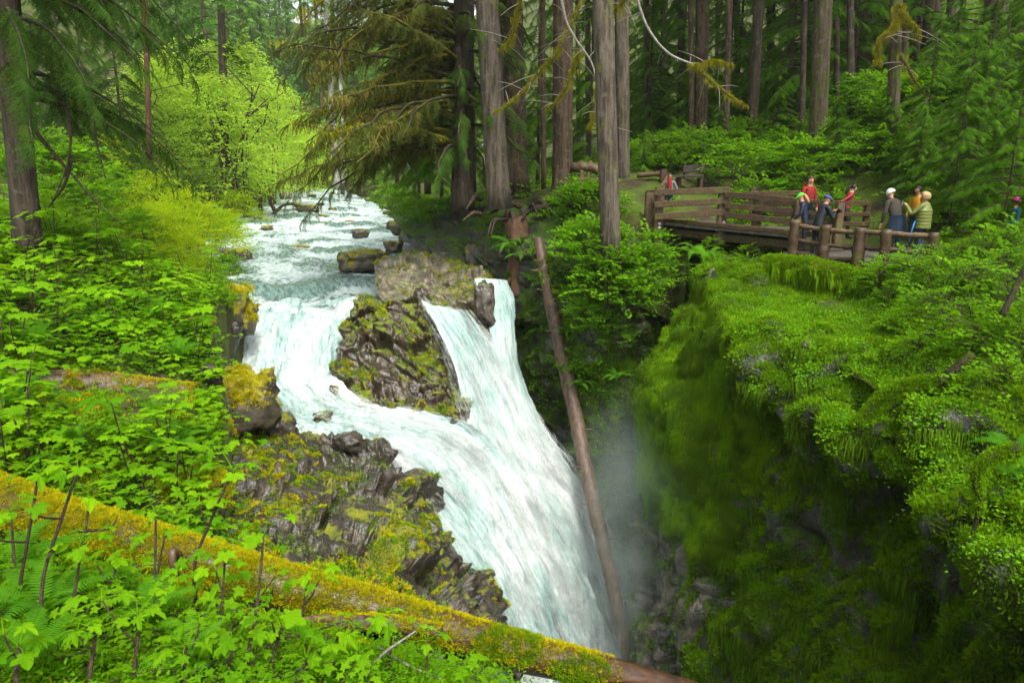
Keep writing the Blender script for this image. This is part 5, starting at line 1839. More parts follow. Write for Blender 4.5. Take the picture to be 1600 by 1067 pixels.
TUFT_G = [lib('tuft', tuft(34, .5, .34, .05, 90 + k, .7), [M['mossgold']]) for k in range(3)]
TUFT_Y = [lib('tuft', tuft(34, .5, .34, .05, 110 + k, .7), [M['mossy']]) for k in range(3)]
TUFT_N = [lib('tuft', tuft(34, .5, .34, .05, 95 + k, .7), [M['mossgreen']]) for k in range(3)]
TUFT_D = [lib('tuft', tuft(34, .5, .34, .05, 99 + k, .7), [M['mossdrape']]) for k in range(3)]
DRAPE_D = [lib('drape', drape(44, .5, 1.0, .016, 100 + k), [M['mossdrape']]) for k in range(3)]
DRAPE_N = [lib('drape', drape(44, .5, 1.0, .016, 104 + k), [M['mossgreen']]) for k in range(3)]
CLOV = [lib('clover', join([place(ROUND, (random.gauss(0, .34), random.gauss(0, .34), random.uniform(.0, .16)), R1((1, random.gauss(0, 1), 0), (random.gauss(0, .3), random.gauss(0, .3), 1)), random.uniform(.07, .13)) for _ in range(26)]), [M['clover']]) for k in range(3)]
SML = [lib('herb', join([place(OVAL, (random.gauss(0, .32), random.gauss(0, .32), random.uniform(.0, .25)), R1((random.gauss(0, 1), random.gauss(0, 1), .2), (random.gauss(0, .4), random.gauss(0, .4), 1)), random.uniform(.10, .2)) for _ in range(30)]), [M['bank']]) for k in range(3)]


def nrm_R(n, tilt=.3):
    return yaw_up(len(n), n, tilt)


RB = [(479, 334, 34, 16, 66), (464, 324, 14, 9, 72), (508, 343, 22, 8, 60), (459, 350, 17, 6, 55), (433, 350, 13, 7, 55), (417, 363, 26, 12, 48), (391, 368, 18, 9, 47), (383, 377, 16, 9, 44), (366, 357, 24, 15, 52), (338, 382, 36, 15, 43), (326, 399, 36, 18, 38.5), (356, 393, 28, 14, 40), (328, 432, 42, 26, 31.5), (471, 394, 31, 13, 38),
      (562, 371, 28, 15, 43), (546, 352, 16, 8, 54), (500, 322, 14, 6, 78), (450, 312, 12, 6, 92), (488, 308, 14, 5, 96), (520, 330, 14, 6, 70), (402, 346, 16, 9, 57), (345, 372, 22, 12, 46), (310, 392, 24, 14, 40), (315, 415, 22, 14, 35), (565, 399, 12, 10, 36.5), (550, 401, 10, 7, 36.5), (590, 318, 16, 8, 82), (600, 328, 14, 9, 72), (606, 338, 18, 10, 64), (575, 316, 12, 8, 86)]
for k, (px, py, w, h, d) in enumerate(RB):
    o = boulder(px, py, w, h, d, ('mossy river boulder', 'wet brown boulder', 'low yellow topped boulder')[k % 3], M['boulder'], 'boulders of the upper river')
boulder(372, 416, 42, 30, 33.5, '', M['boulder'], 'boulders of the upper river', label='blocky two toned boulder standing in foam by the left shore', seed=12, fine=True)
boulder(574, 424, 86, 36, 30.5, '', M['boulder'], 'boulders of the upper river', label='great pale boulder with a yellow mossy side, alone in the river above the falls', seed=31, fine=True)
# stones of the right bank
for k, (px, py, w, h, d, m) in enumerate([(618, 362, 24, 18, 42, 'boulder'), (644, 376, 34, 18, 38, 'grey'), (616, 396, 34, 20, 36, 'boulder'), (640, 398, 24, 16, 35, 'grey'), (668, 396, 62, 34, 34, 'grey'), (704, 398, 20, 24, 30, 'boulder'), (740, 414, 28, 32, 27.5, 'boulder'), (748, 386, 30, 16, 28.5, 'boulder'), (722, 378, 24, 16, 30, 'pale'), (688, 408, 22, 13, 30, 'grey'),
                                         (768, 402, 26, 22, 26.6, 'boulder'), (690, 376, 28, 18, 32, 'boulder'), (655, 408, 26, 12, 32, 'grey'), (712, 412, 18, 12, 29, 'pale'), (728, 398, 20, 20, 28.6, 'boulder'), (770, 420, 22, 18, 26.2, 'cliffwet'), (630, 378, 18, 12, 40, 'cliffwet'), (756, 405, 18, 16, 27, 'pale')]):
    boulder(px, py, w, h, d, ('grey bank stone', 'angular brown stone', 'mossy bank stone')[k % 3], M[m], 'stones of the right bank', seed=60 + k)
# big blocks beside the lip and the falls
moss_on(boulder(366, 668, 118, 96, 16.4, '', M['rockgold'], None, .9, True, 'large golden moss covered boulder on the left edge of the rapids', 5), TUFT_G, 420, .12, .12, .24)
moss_on(boulder(362, 520, 74, 72, 21.6, '', M['rockgold'], None, .9, True, 'moss capped dark block where the river reaches the lip, left shore', 9), TUFT_G, 420, .12, .12, .24)
boulder(345, 560, 50, 60, 20.4, '', M['rock'], None, .9, True, 'dark wet block below the moss capped one on the left shore', 14)
boulder(432, 690, 62, 50, 17.2, '', M['rock'], None, .8, True, 'dark angular rock tucked under the golden moss boulder', 17)
moss_on(boulder(310, 700, 90, 46, 14.8, '', M['rockgold'], None, .9, True, 'low golden mossy hump between the big boulder and the log', 19), TUFT_G, 420, .12, .12, .24)
boulder(545, 705, 50, 30, 17.0, '', M['rock'], None, .8, True, 'small dark block on the rim of the wet outcrop', 27)
boulder(758, 500, 30, 60, 23.0, '', M['cliffwet'], None, .8, True, 'dark brown rock between the two small falls', 41)
moss_on(boulder(300, 800, 110, 60, 9.8, '', M['rockgold'], None, .9, True, 'mossy hump just above the middle of the log', 43), TUFT_G, 420, .12, .12, .24)
moss_on(boulder(250, 970, 90, 50, 6.6, '', M['rockgold'], None, .9, True, 'mossy stone under the log beside the trickle', 45), TUFT_G, 420, .12, .12, .24)
# gorge foot
for k, (px, py, w, h, d) in enumerate([(1062, 920, 120, 110, 18.2), (1110, 900, 110, 100, 17.0), (1042, 990, 90, 80, 18), (1090, 985, 110, 110, 16.8), (1140, 970, 120, 130, 15.8), (1015, 862, 60, 46, 19.8), (1050, 862, 80, 60, 18.8), (1150, 1040, 130, 110, 14.6), (1070, 1060, 110, 90, 16), (1040, 1050, 80, 70, 17), (1012, 925, 50, 60, 19.4), (1200, 1080, 120, 110, 13.6), (1130, 885, 80, 80, 16.4), (1018, 1020, 44, 40, 18.4)]):
    moss_on(boulder(px, py, w * 1.25, h * 1.25, d, ('dark green gorge block', 'wet grey gorge block', 'tumbled mossy gorge block')[k % 3], M['cliffwet'], 'blocks at the foot of the falls', .9, True, seed=80 + k), TUFT_D, 420, -.1, .10, .24, -.15)
# ------------------------------------------------------------------ logs, stump, roots
def log_thing(name, label, pts, rad, mat, n=60, seg=22, wob=.06, cat='log'):
    p = curve(pts, n)
    b = p[0].copy()
    t = thing(name, label, cat, tuple(b))
    r = np.interp(np.linspace(0, 1, n), np.linspace(0, 1, len(rad)), rad)
    v, f = tube_np(p - b, r, seg)
    q = v[:n * seg]
    ctr = np.repeat(p - b, seg, 0)
    hh = wob * fbm((q + b) * 1.7, 3) + .022 * perlin((q + b) * 7) + .05 * facets((q + b) * 1.2, .5)
    v[:n * seg] = ctr + (q - ctr) * (1 + hh)[:, None]
    put('trunk', mesh_np('trunk', v, f, [mat]), t)
    return t, p, r, b


def log_points(p, r, n, top=-.1, t0=0, t1=1, g=rng, up_only=True):
    """random surface points of a log whose normal looks up more than top"""
    k = g.uniform(t0, t1, n * 3) * (len(p) - 1.001)
    i = k.astype(int); f = (k - i)[:, None]
    c = p[i] * (1 - f) + p[i + 1] * f
    tn = p[i + 1] - p[i]; tn /= np.linalg.norm(tn, axis=1)[:, None]
    a = np.cross(tn, (0, 0, 1.0)); a /= np.linalg.norm(a, axis=1)[:, None]
    u = np.cross(a, tn)
    th = g.uniform(-math.pi, math.pi, n * 3)
    nn = np.sin(th)[:, None] * a + np.cos(th)[:, None] * u
    rr = r[i][:, None] * (1 - f) + r[i + 1][:, None] * f
    ok = np.cos(th) > top + .25 * perlin(c * 3)
    return (c + nn * rr * .99)[ok][:n], nn[ok][:n], (k[ok] / (len(p) - 1))[:n]


# the mossy log across the foreground
t, p, r, b = log_thing('fallen_log', 'long golden moss covered log lying across the foreground and out over the gorge', [P(*a) for a in [(-220, 680, 8.9), (0, 786, 8.2), (200, 848, 8.0), (400, 908, 7.9), (600, 962, 7.9), (800, 1016, 8.0), (950, 1050, 8.1), (1070, 1080, 8.2), (1230, 1125, 8.4)]],
                       [.34, .33, .32, .31, .29, .25, .205, .165, .12], M['logwet'], 110, 28)
pp, nn, tt = log_points(p, r, 10000, .0, 0, .76)
ok = rng.random(len(pp)) < np.interp(tt, [0, .44, .56, .76], [1, .9, .35, .06])
pp, nn = pp[ok], nn[ok]
scatter('moss', TUFT_G, pp - b, nrm_R(nn * .6 + (0, 0, .5)), rng.uniform(.07, .15, len(pp)), rng.integers(0, 3, len(pp)), t, kind='stuff')
pp, nn, tt = log_points(p, r, 3000, -.55, 0, .55)
ok = perlin(pp * 1.5) > -.1
pp, nn = pp[ok], nn[ok]
scatter('moss', TUFT_N, pp - b, nrm_R(nn), rng.uniform(.06, .12, len(pp)), rng.integers(0, 3, len(pp)), t, kind='stuff')
pp, nn, tt = log_points(p, r, 1500, -.9, .55, .80)
q = PX(*pp.T)
ok = (np.hypot((q[0] - 905) / 45, (q[1] - 1045) / 22) < 1) | (np.hypot((q[0] - 790) / 50, (q[1] - 1010) / 30) < 1.1)
pp, nn = pp[ok], nn[ok]
if len(pp):
    scatter('moss', TUFT_N, pp - b, nrm_R(nn), rng.uniform(.10, .17, len(pp)), rng.integers(0, 3, len(pp)), t, kind='stuff')
mb = MB()
q = curve([P(278, 868, 7.6) - b, P(269, 860, 7.45) - b, P(271, 885, 7.4) - b, P(272, 905, 7.4) - b], 10)
mb.tube(q, np.linspace(.055, .035, 10), 8, wob=.2)
put('branch_stub', mb.mesh('branch_stub', [M['logdead']]), t)

# the trunk leaning over the falls
t, p, r, b = log_thing('fallen_tree', 'long bare red brown tree trunk leaning from the bank down into the falls', [P(*a) for a in [(840, 372, 22.7), (850, 420, 22.25), (867, 500, 21.5), (897, 640, 20.4), (926, 780, 19.0), (955, 905, 18.0), (978, 1015, 17.4), (986, 1050, 17.1)]], [.14, .19, .225, .23, .22, .20, .175, .12], M['logdead'], 120, 22, .11)
for i, (k, s) in enumerate(((.42, 1), (.62, -1), (.78, 1), (.52, -1), (.30, 1), (.36, -1), (.70, 1), (.86, -1), (.22, 1), (.48, 1))):
    c = p[int(k * 89)] - b
    mb = MB()
    mb.tube([c, c + (-.28 if s > 0 else .3, -.15, .10), c + (-.42 if s > 0 else .45, -.2, .13)], [.045, .03, .015], 6, wob=.2)
    put('branch_stub', mb.mesh('branch_stub', [M['logdead']]), t)

# brown log on the left bank
t, p, r, b = log_thing('fallen_log', 'brown rotting log with a pale split lying on the leafy left bank', [P(*a) for a in [(-90, 588, 11.8), (60, 602, 12.2), (180, 610, 12.6), (305, 622, 13)]], [.33, .33, .31, .27], M['logdead'], 50, 22, .08)
pp, nn, _ = log_points(p, r, 260, .3, .45, 1)
scatter('moss', TUFT_G, pp - b, nrm_R(nn), rng.uniform(.10, .2, len(pp)), rng.integers(0, 3, len(pp)), t, kind='stuff')
boulder(330, 602, 30, 34, 13.4, '', M['bark_dark'], None, .9, False, 'broken mossy stump end beside the brown log', 201).__setitem__('category', 'stump')
# thin dead logs on the left slope
for k, (a, c, rr) in enumerate([((262, 497, 15.6), (335, 508, 16), .12), ((60, 395, 18), (128, 405, 17.6), .10), ((88, 418, 16.8), (130, 405, 16.6), .05), ((505, 972, 7.4), (690, 985, 7.2), .11), ((400, 988, 6.6), (520, 965, 6.9), .06)]):
    t, p, r, b = log_thing('dead_log', where((a[0] + c[0]) / 2, (a[1] + c[1]) / 2, 'thin dead log'), [P(*a), (P(*a) + P(*c)) / 2 + (0, 0, .03), P(*c)], [rr, rr * .9, rr * .7], M['logdead' if k % 2 else 'stump'], 20, 12, .1)
    if k in (0, 3):
        pp, nn, _ = log_points(p, r, 120, .1, 0, 1)
        scatter('moss', TUFT_G, pp - b, nrm_R(nn), rng.uniform(.07, .13, len(pp)), rng.integers(0, 3, len(pp)), t, kind='stuff')

# mossy log under the fence, with moss hanging like fur
t, p, r, b = log_thing('fallen_log', 'thick log wrapped in hanging green moss lying under the round rail fence', [P(*a) for a in [(1196, 414, 17.6), (1240, 416, 17.2), (1290, 425, 16.6), (1345, 438, 16), (1370, 445, 15.7)]], [.22, .23, .24, .22, .15], M['limbmoss'], 50, 20, .12)
pp, nn, _ = log_points(p, r, 900, -.2)
scatter('moss', TUFT_N, pp - b, nrm_R(nn * .5 + (0, 0, .5)), rng.uniform(.14, .26, len(pp)), rng.integers(0, 3, len(pp)), t, kind='stuff')
pp, nn, _ = log_points(p, r, 240, -.9)
pp, nn = pp[nn[:, 2] < .5], nn[nn[:, 2] < .5]
scatter('hanging_moss', DRAPE_N, pp - b, yaw_up(len(pp), None, .1), rng.uniform(.25, .5, len(pp)), rng.integers(0, 3, len(pp)), t, kind='stuff')
pp = P(1178, 438, 17.6)
t = thing('mossy_mound', 'rounded mossy mound left of the log wrapped in hanging moss', 'mound', tuple(pp))
v = IV4 * (1 + .12 * fbm(IV4 * 2 + 3, 3))[:, None] * np.array((.42, .5, .34))
put('stone', mesh_np('stone', v, IT4, [M['cliff']]), t)
k = rng.integers(0, len(v), 420); k = k[v[k, 2] > -.15]
scatter('moss', TUFT_N, v[k], nrm_R(IV4[k]), rng.uniform(.12, .22, len(k)), rng.integers(0, 3, len(k)), t, kind='stuff')
# root snag on the brow of the cliff
t, p, r, b = log_thing('mossy_root', 'moss covered root with a bare black tip sticking up from the cliff brow', [P(*a) for a in [(1345, 668, 10.6), (1385, 622, 10.6), (1430, 603, 10.5), (1470, 595, 10.4), (1520, 553, 10.2)]], [.12, .13, .12, .09, .06], M['limbdark'], 40, 12, .2, 'root')
pp, nn, _ = log_points(p, r, 420, -.6, 0, .68)
scatter('moss', TUFT_N, pp - b, nrm_R(nn), rng.uniform(.10, .18, len(pp)), rng.integers(0, 3, len(pp)), t, kind='stuff')
log_thing('dead_branch', 'dark dead branch slanting up through the shrubs at the right edge', [P(*a) for a in [(1566, 492, 9.0), (1582, 460, 9.0), (1604, 415, 9.0)]], [.045, .04, .035], M['limbdark'], 16, 8, .15, 'branch')
t, p, r, b = log_thing('hanging_root', 'arched mossy root hanging over the gorge at the right edge', [P(*a) for a in [(1590, 700, 7.4), (1545, 718, 7.4), (1526, 745, 7.4), (1530, 790, 7.4), (1516, 850, 7.4)]], [.07, .06, .05, .035, .015], M['limbdark'], 30, 10, .2, 'root')
pp, nn, _ = log_points(p, r, 200, -.9, 0, .8)
scatter('moss', TUFT_N, pp - b, nrm_R(nn), rng.uniform(.08, .14, len(pp)), rng.integers(0, 3, len(pp)), t, kind='stuff')

# splintered stump at the lip of the bank
b = P(818, 425, 25.0)
t = thing('splintered_stump', 'splintered red brown stump leaning at the top of the bank', 'stump', tuple(b))
n, sg = 34, 26
ps = curve([P(822, 460, 25) - b, P(816, 410, 25.1) - b, P(808, 365, 25.2) - b, P(801, 325, 25.3) - b, P(797, 312, 25.3) - b], n)
v, f = tube_np(ps, np.interp(np.linspace(0, 1, n), [0, .3, .65, 1], [.75, .5, .40, .30]), sg, True)
q = v[:n * sg].reshape(n, sg, 3)
th = np.linspace(0, 2 * np.pi, sg, endpoint=False)
rd = q - ps[:, None]
k = 1 + .28 * perlin(np.stack([np.cos(th)[None] * 3 + 0 * q[..., 0], np.sin(th)[None] * 3 + 0 * q[..., 0], q[..., 2] * .4], -1))
q = ps[:, None] + rd * k[..., None]
tt = np.linspace(0, 1, n)[:, None]
jag = (.45 * np.abs(perlin(np.stack([np.cos(th) * 2.6, np.sin(th) * 2.6, 0 * th], -1))) + .55 * np.maximum(0, np.cos(th - 3.6)) ** 2)[None]
q[..., 2] = q[..., 2] - smooth(.5, 1, tt) * (.95 - jag)
v[:n * sg] = q.reshape(-1, 3); v[-1] = q[-1].mean(0) - (0, 0, .5)
put('trunk', mesh_np('trunk', v, f, [M['stump']]), t)
for k, pts in enumerate([[(820, 400), (850, 420), (858, 450), (856, 500)], [(815, 420), (792, 445), (780, 480)], [(818, 440), (835, 475), (838, 520)], [(825, 385), (842, 400), (850, 440)]]):
    mb = MB()
    mb.tube(curve([P(x, y, 24.9 - .12 * i) - b for i, (x, y) in enumerate(pts)], 14), np.linspace(.14, .03, 14), 8, wob=.3)
    put('root', mb.mesh('root', [M['stump']]), t)
# tangle of roots and slabs around the trunks of the path edge
b = P(800, 330, 26)
for k in range(16):
    x0, y0 = rng.uniform(745, 860), rng.uniform(295, 345)
    dx = rng.uniform(-60, 60)
    mb = MB()
    d0 = 27 - (y0 - 290) / 28
    pts = [P(x0, y0, d0), P(x0 + dx * .4, y0 - rng.uniform(-3, 9), d0 - .3), P(x0 + dx * .8, y0 + rng.uniform(0, 12), d0 - .6), P(x0 + dx, y0 + rng.uniform(8, 30), d0 - .8)]
    c = pts[0]
    mb.tube(curve([q - c for q in pts], 14), np.linspace(rng.uniform(.07, .15), .02, 14), 7, wob=.3)
    put('root', mb.mesh('root', [M['bark_dark' if k % 3 else 'bark_brown']]), None, tuple(c), label=where(x0, y0, 'bare crawling root'), category='root', group='bare roots at the path edge')

# moss laden boughs crossing the forest trunks
def bough(label, pts, r0, r1, mat, moss=None, n=26, twig=0):
    t, p, r, b = log_thing('mossy_bough', label, [P(*a) for a in pts], [r0, (r0 + r1) / 2, r1], mat, 50, 8, .2, 'branch')
    if moss:
        pp, nn, _ = log_points(p, r, n * 8, -.9)
        scatter('moss', TUFT_Y, pp - b, nrm_R(nn), rng.uniform(.06, .15, len(pp)), rng.integers(0, 3, len(pp)), t, kind='stuff')
        pp, nn, _ = log_points(p, r, n * 2, -.9)
        scatter('hanging_moss', [bpy.data.meshes[x] for x in HM], pp - b, yaw_up(len(pp), None, .1), rng.uniform(.12, .42, len(pp)), rng.integers(0, 3, len(pp)), t, kind='stuff')
    for k in range(twig):
        j = int(rng.uniform(.1, .95) * 49)
        c = p[j] - b
        d = np.array((rng.normal() * .5, rng.normal() * .5, rng.normal() * .3 - .15))
        mb = MB(); mb.tube(curve([c, c + d * .6 + (0, 0, .05), c + d * 1.2], 6), np.linspace(.014, .005, 6), 4)
        put('twig', mb.mesh('twig', [M['twigpale']]), t)
    return t


HM = [lib('lichen', drape(22, .45, .9, .011, 140 + k), [M['mossy'] if k else M['lichen']]).name for k in range(3)]
bough('yellow mossy bough sweeping down across the two big left trunks', [(920, -20, 24), (890, 40, 23.5), (868, 85, 23), (845, 110, 22.8), (810, 150, 22.6), (770, 178, 22.4)], .07, .02, M['limbmoss'], True, 34, 16)
bough('bare pale forked branch hanging in front of the trunk with the reddish base', [(872, -30, 23), (884, 30, 22.8), (900, 62, 22.6), (925, 100, 22.5), (932, 140, 22.4), (928, 190, 22.3)], .045, .012, M['twigpale'], None, 0, 10)
bough('short mossy bough in front of the trunk with the reddish base', [(905, 80, 22.6), (895, 110, 22.6), (880, 145, 22.6), (850, 178, 22.5)], .05, .015, M['limbmoss'], True, 20, 10)
bough('mossy twig trailing beside the long grey trunk', [(932, 130, 22), (936, 160, 22), (930, 180, 22), (920, 200, 22)], .03, .01, M['limbmoss'], True, 12, 4)
bough('pale bare branch arching down to the light brown trunk', [(990, -20, 25), (1010, 40, 25), (1040, 80, 25), (1075, 98, 25), (1098, 102, 25)], .05, .03, M['twigpale'], None, 0, 8)
bough('yellow mossy bough crossing the light brown trunk', [(1075, 105, 25), (1095, 102, 25), (1120, 96, 25), (1145, 104, 25)], .09, .02, M['limbmoss'], True, 26, 8)
bough('long mossy branch drooping right from the light brown trunk', [(1090, 108, 25), (1115, 130, 25), (1140, 150, 25), (1168, 168, 25)], .06, .012, M['limbmoss'], True, 16, 8)
bough('clump of hanging moss high on the mossy trunk of the right slope', [(1406, 10, 24.6), (1404, 30, 24.5), (1392, 50, 24.4), (1374, 66, 24.3), (1372, 100, 24.2)], .16, .03, M['limbmoss'], True, 60, 4)
bough('right half of the moss clump on the mossy trunk', [(1406, 20, 24.5), (1418, 36, 24.4), (1430, 45, 24.4), (1434, 60, 24.4)], .12, .03, M['limbmoss'], True, 36, 2)
bough('crooked mossy limb running down right of the moss clump trunk', [(1406, 85, 24.4), (1420, 110, 24.3), (1435, 135, 24.2), (1462, 160, 24)], .06, .015, M['limbdark'], True, 6, 4)
bough('mossy twigs drooping from the top beside the tall straight grey conifer', [(818, -20, 24), (806, 30, 24), (800, 60, 24), (782, 78, 24)], .05, .012, M['lichen'], True, 26, 10)
bough('yellow moss tufted twig at the top of the long grey trunk', [(985, -15, 20), (972, 5, 20), (960, 18, 20)], .04, .012, M['limbmoss'], True, 12, 6)
for k, pts in enumerate([[(0, 985, 5), (90, 990, 5.0), (170, 1000, 4.9), (265, 1035, 4.8)], [(60, 1030, 4.6), (150, 1025, 4.6), (240, 1036, 4.7)], [(395, 1040, 5.0), (430, 1000, 5.2), (475, 990, 5.4), (540, 970, 5.6)], [(560, 1060, 5.2), (600, 1020, 5.3), (650, 985, 5.5)], [(330, 1010, 5.2), (385, 960, 5.5), (430, 900, 5.8)], [(170, 930, 6), (200, 890, 6.2), (260, 880, 6.4)], [(590, 1010, 5.8), (640, 1040, 5.6), (690, 1060, 5.6)], [(120, 830, 6.6), (170, 825, 6.8), (185, 805, 7)]]):
    log_thing('lying_twig', where(pts[1][0], pts[1][1], 'dark crooked twig'), [P(*a) for a in pts], [.016, .012, .006], M['twig' if k % 3 else 'twigpale'], 24, 6, .3, 'twig')

# ------------------------------------------------------------------ footbridge, fences, bench
def beam_between(name, p, q, w, h, mat, parent, ext=0.0, rounded=False, r=None):
    """a timber from p to q (world), as a part of parent"""
    p, q = np.array(p, float), np.array(q, float)
    o = np.array(parent.location)
    d = q - p
    L = np.linalg.norm(d); d /= L
    p = p - d * ext; q = q + d * ext
    mb = MB()
    if rounded:
        n = 14
        mb.tube(p - o + (q - p)[None] * np.linspace(0, 1, n)[:, None] + .012 * np.stack([perlin((p + (q - p) * np.linspace(0, 1, n)[:, None]) * 2 + s) for s in (0, 5, 9)], -1), r * (1 + .10 * np.random.default_rng(int(abs(p[0]) * 99)).normal(size=n)), 12, wob=.08)
    else:
        up = np.array((0, 0, 1.0)) if abs(d[2]) < .9 else np.array((0, 1.0, 0))
        y = np.cross(up, d); y /= np.linalg.norm(y)
        z = np.cross(d, y)
        n = 8
        V = []
        for k in range(n):
            c = p + (q - p) * k / (n - 1) - o
            jt = 1 + .05 * perlin(np.array([c * 3.1]))[0]
            b = .14 * min(w, h)
            for a, e in ((-w / 2, -h / 2 + b), (-w / 2 + b, -h / 2), (w / 2 - b, -h / 2), (w / 2, -h / 2 + b), (w / 2, h / 2 - b), (w / 2 - b, h / 2), (-w / 2 + b, h / 2), (-w / 2, h / 2 - b)):
                V.append(c + y * a * jt + z * e * jt)
        V = np.array(V)
        f = [grid_faces(n, 8, closed=True)]
        mb.add(V, f)
        k = np.arange(6)
        mb.add(V[:8], np.stack([0 * k, k + 2, k + 1], -1)[:6])
        mb.add(V[-8:], np.stack([0 * k, k + 1, k + 2], -1)[:6])
    me = mb.mesh(name, [mat], smooth_sh=rounded)
    return put(name, me, parent)


def post(p_top, h, w, mat, parent, rounded=False):
    p = np.array(p_top, float)
    return beam_between('post', p - (0, 0, h), p, w, w, mat, parent, rounded=rounded, r=w / 2)


TM, TO = M['rail'], M['railold']
# left fence of squared timber: posts by (px, top y, bottom y, d)
t = thing('timber_fence', 'squared timber fence at the left end of the footbridge, with three broad rails', 'fence', tuple(P(1030, 372, 22.6)))
LPO = [(1015, 300, 375, 23.0, .27), (1031, 293, 378, 22.5, .28), (1131, 293, 366, 21.2, .27)]
for px, y0, y1, d, w in LPO:
    a, c = P(px, y0, d), P(px, y1, d)
    post(a, a[2] - c[2] + .3, w, TO, t)
for ya, yb in ((301, 297), (320, 314), (339, 331)):
    beam_between('rail', P(1026, ya, 22.3), P(1138, yb, 20.95), .08, .19, TO, t, .05)
    beam_between('rail', P(1012, ya + 2, 23.4), P(1034, ya, 22.7), .08, .22, TO, t, .05)
for k, (px, py) in enumerate(((1030, 350), (1030, 356), (1131, 348), (1131, 355))):
    mb = MB(); c = P(px, py, 22.33 if k < 2 else 21.03) - np.array(t.location)
    mb.tube([c, c + (0, -.05, 0)], [.05, .045], 10)
    put('bolt', mb.mesh('bolt', [plain('galvanised_bolt', (.4, .4, .4), .4, metal=1)]), t)
# middle fence section
t = thing('timber_fence', 'darker lower timber fence section in the middle of the footbridge', 'fence', tuple(P(1185, 350, 20.4)))
for px, y0, y1, d, w in ((1185, 302, 356, 20.4, .22), (1248, 312, 372, 19.5, .24)):
    a, c = P(px, y0, d), P(px, y1, d)
    post(a, a[2] - c[2] + .25, w, TM, t)
for ya, yb in ((308, 314), (326, 331), (340, 348)):
    beam_between('rail', P(1136, ya - 4, 20.9), P(1250, yb, 19.4), .08, .17, TM, t, .05)
# far rail across the deck
t = thing('timber_fence', 'far side rail of the footbridge behind the middle section', 'fence', tuple(P(1177, 340, 23.5)))
for px, y0, y1, d, w in ((1177, 294, 345, 23.6, .22), (1246, 300, 350, 22.4, .2)):
    a, c = P(px, y0, d), P(px, y1, d)
    post(a, a[2] - c[2] + .2, w, TM, t)
for ya, yb in ((304, 302), (318, 318), (332, 335)):
    beam_between('rail', P(1168, ya, 23.55), P(1246, yb, 22.3), .09, .17, TO if ya == 304 else TM, t, .1)
# fence behind the red jackets
t = thing('timber_fence', 'square ended timber fence behind the couple photographing, with tall right end post', 'fence', tuple(P(1315, 370, 19)))
for px, y0, y1, d, w in ((1313, 317, 366, 18.6, .20), (1356, 315, 372, 19.4, .15)):
    a, c = P(px, y0, d), P(px, y1, d)
    post(a, a[2] - c[2] + .25, w, TO if px == 1313 else TM, t)
for ya, yb in ((318, 318), (335, 335), (350, 350)):
    beam_between('rail', P(1250, ya - 3, 19.5), P(1313, yb, 18.75), .09, .12, TM, t, .0)
    beam_between('rail', P(1313, ya, 18.75), P(1356, yb, 19.3), .09, .12, TM, t, .04)
# round rail fence in front of the platform
t = thing('round_rail_fence', 'low fence of thick round posts and peeled log rails at the platform edge', 'fence', tuple(P(1290, 400, 17.4)))
RPO = [(1243, 344, 402, 17.9, .27), (1291, 352, 408, 17.3, .26), (1345, 356, 418, 16.7, .27), (1386, 359, 420, 16.2, .24), (1460, 364, 420, 15.6, .22)]
for px, y0, y1, d, w in RPO:
    a, c = P(px, y0, d), P(px, y1, d)
    post(a, a[2] - c[2] + .3, w, TM, t, True)
for (a, c) in zip(RPO[:-1], RPO[1:]):
    for off in ((9, 32, 52) if a[0] < 1340 else (7, 32)):
        beam_between('rail', P(a[0], a[1] + off - 1, a[3] + .02), P(c[0], c[1] + off - 1, c[3] + .02), 0, 0, TO if off < 20 else TM, t, 0, True, .062)
# deck planks: left ramp and right platform
t = thing('footbridge', 'wet plank deck of the footbridge seen between the rails', 'bridge', tuple(P(1130, 352, 22.5)))
A0, A1 = P(1012, 348, 23.2), P(1260, 372, 18.9)
B0, B1 = P(1040, 340, 26.4), P(1290, 362, 21.4)
n = 44
for k in range(n):
    s0, s1 = (k + .04) / n, (k + .96) / n
    m0, m1 = A0 + (A1 - A0) * (s0 + s1) / 2, B0 + (B1 - B0) * (s0 + s1) / 2
    beam_between('plank', m0 + (0, 0, .006 * (k % 3)), m1 + (0, 0, .006 * (k % 3)), np.linalg.norm(A1 - A0) / n * .93, .06, M['plank'], t, .1)
for off in (.25, .9):
    a, c = A0 + (B0 - A0) * off * .3, A1 + (B1 - A1) * off * .3
    beam_between('girder', a - (0, 0, .24), c - (0, 0, .24), .22, .26, M['rail'], t, .2)
beam_between('kerb_beam', A0 + (0, -.1, .12), A1 + (0, -.1, .12), .14, .14, M['rail'], t, .1)
t = thing('viewing_platform', 'plank platform behind the round rail fence', 'platform', tuple(P(1310, 395, 17.8)))
A0, A1 = P(1236, 398, 17.9), P(1500, 418, 15.6)
A0[2] = A1[2] = .32
B0, B1 = A0 + np.array((1.2, 3.4, .02)), A1 + np.array((1.6, 3.4, .02))
n = 20
for k in range(n):
    s = (k + .5) / n
    beam_between('plank', A0 + (B0 - A0) * s + (0, 0, .006 * (k % 3)), A1 + (B1 - A1) * s + (0, 0, .006 * (k % 3)), 3.4 / n * .94, .06, M['plank'], t, .1)
beam_between('girder', A0 - (0, 0, .16), A1 - (0, 0, .16), .2, .24, M['rail'], t, .2)

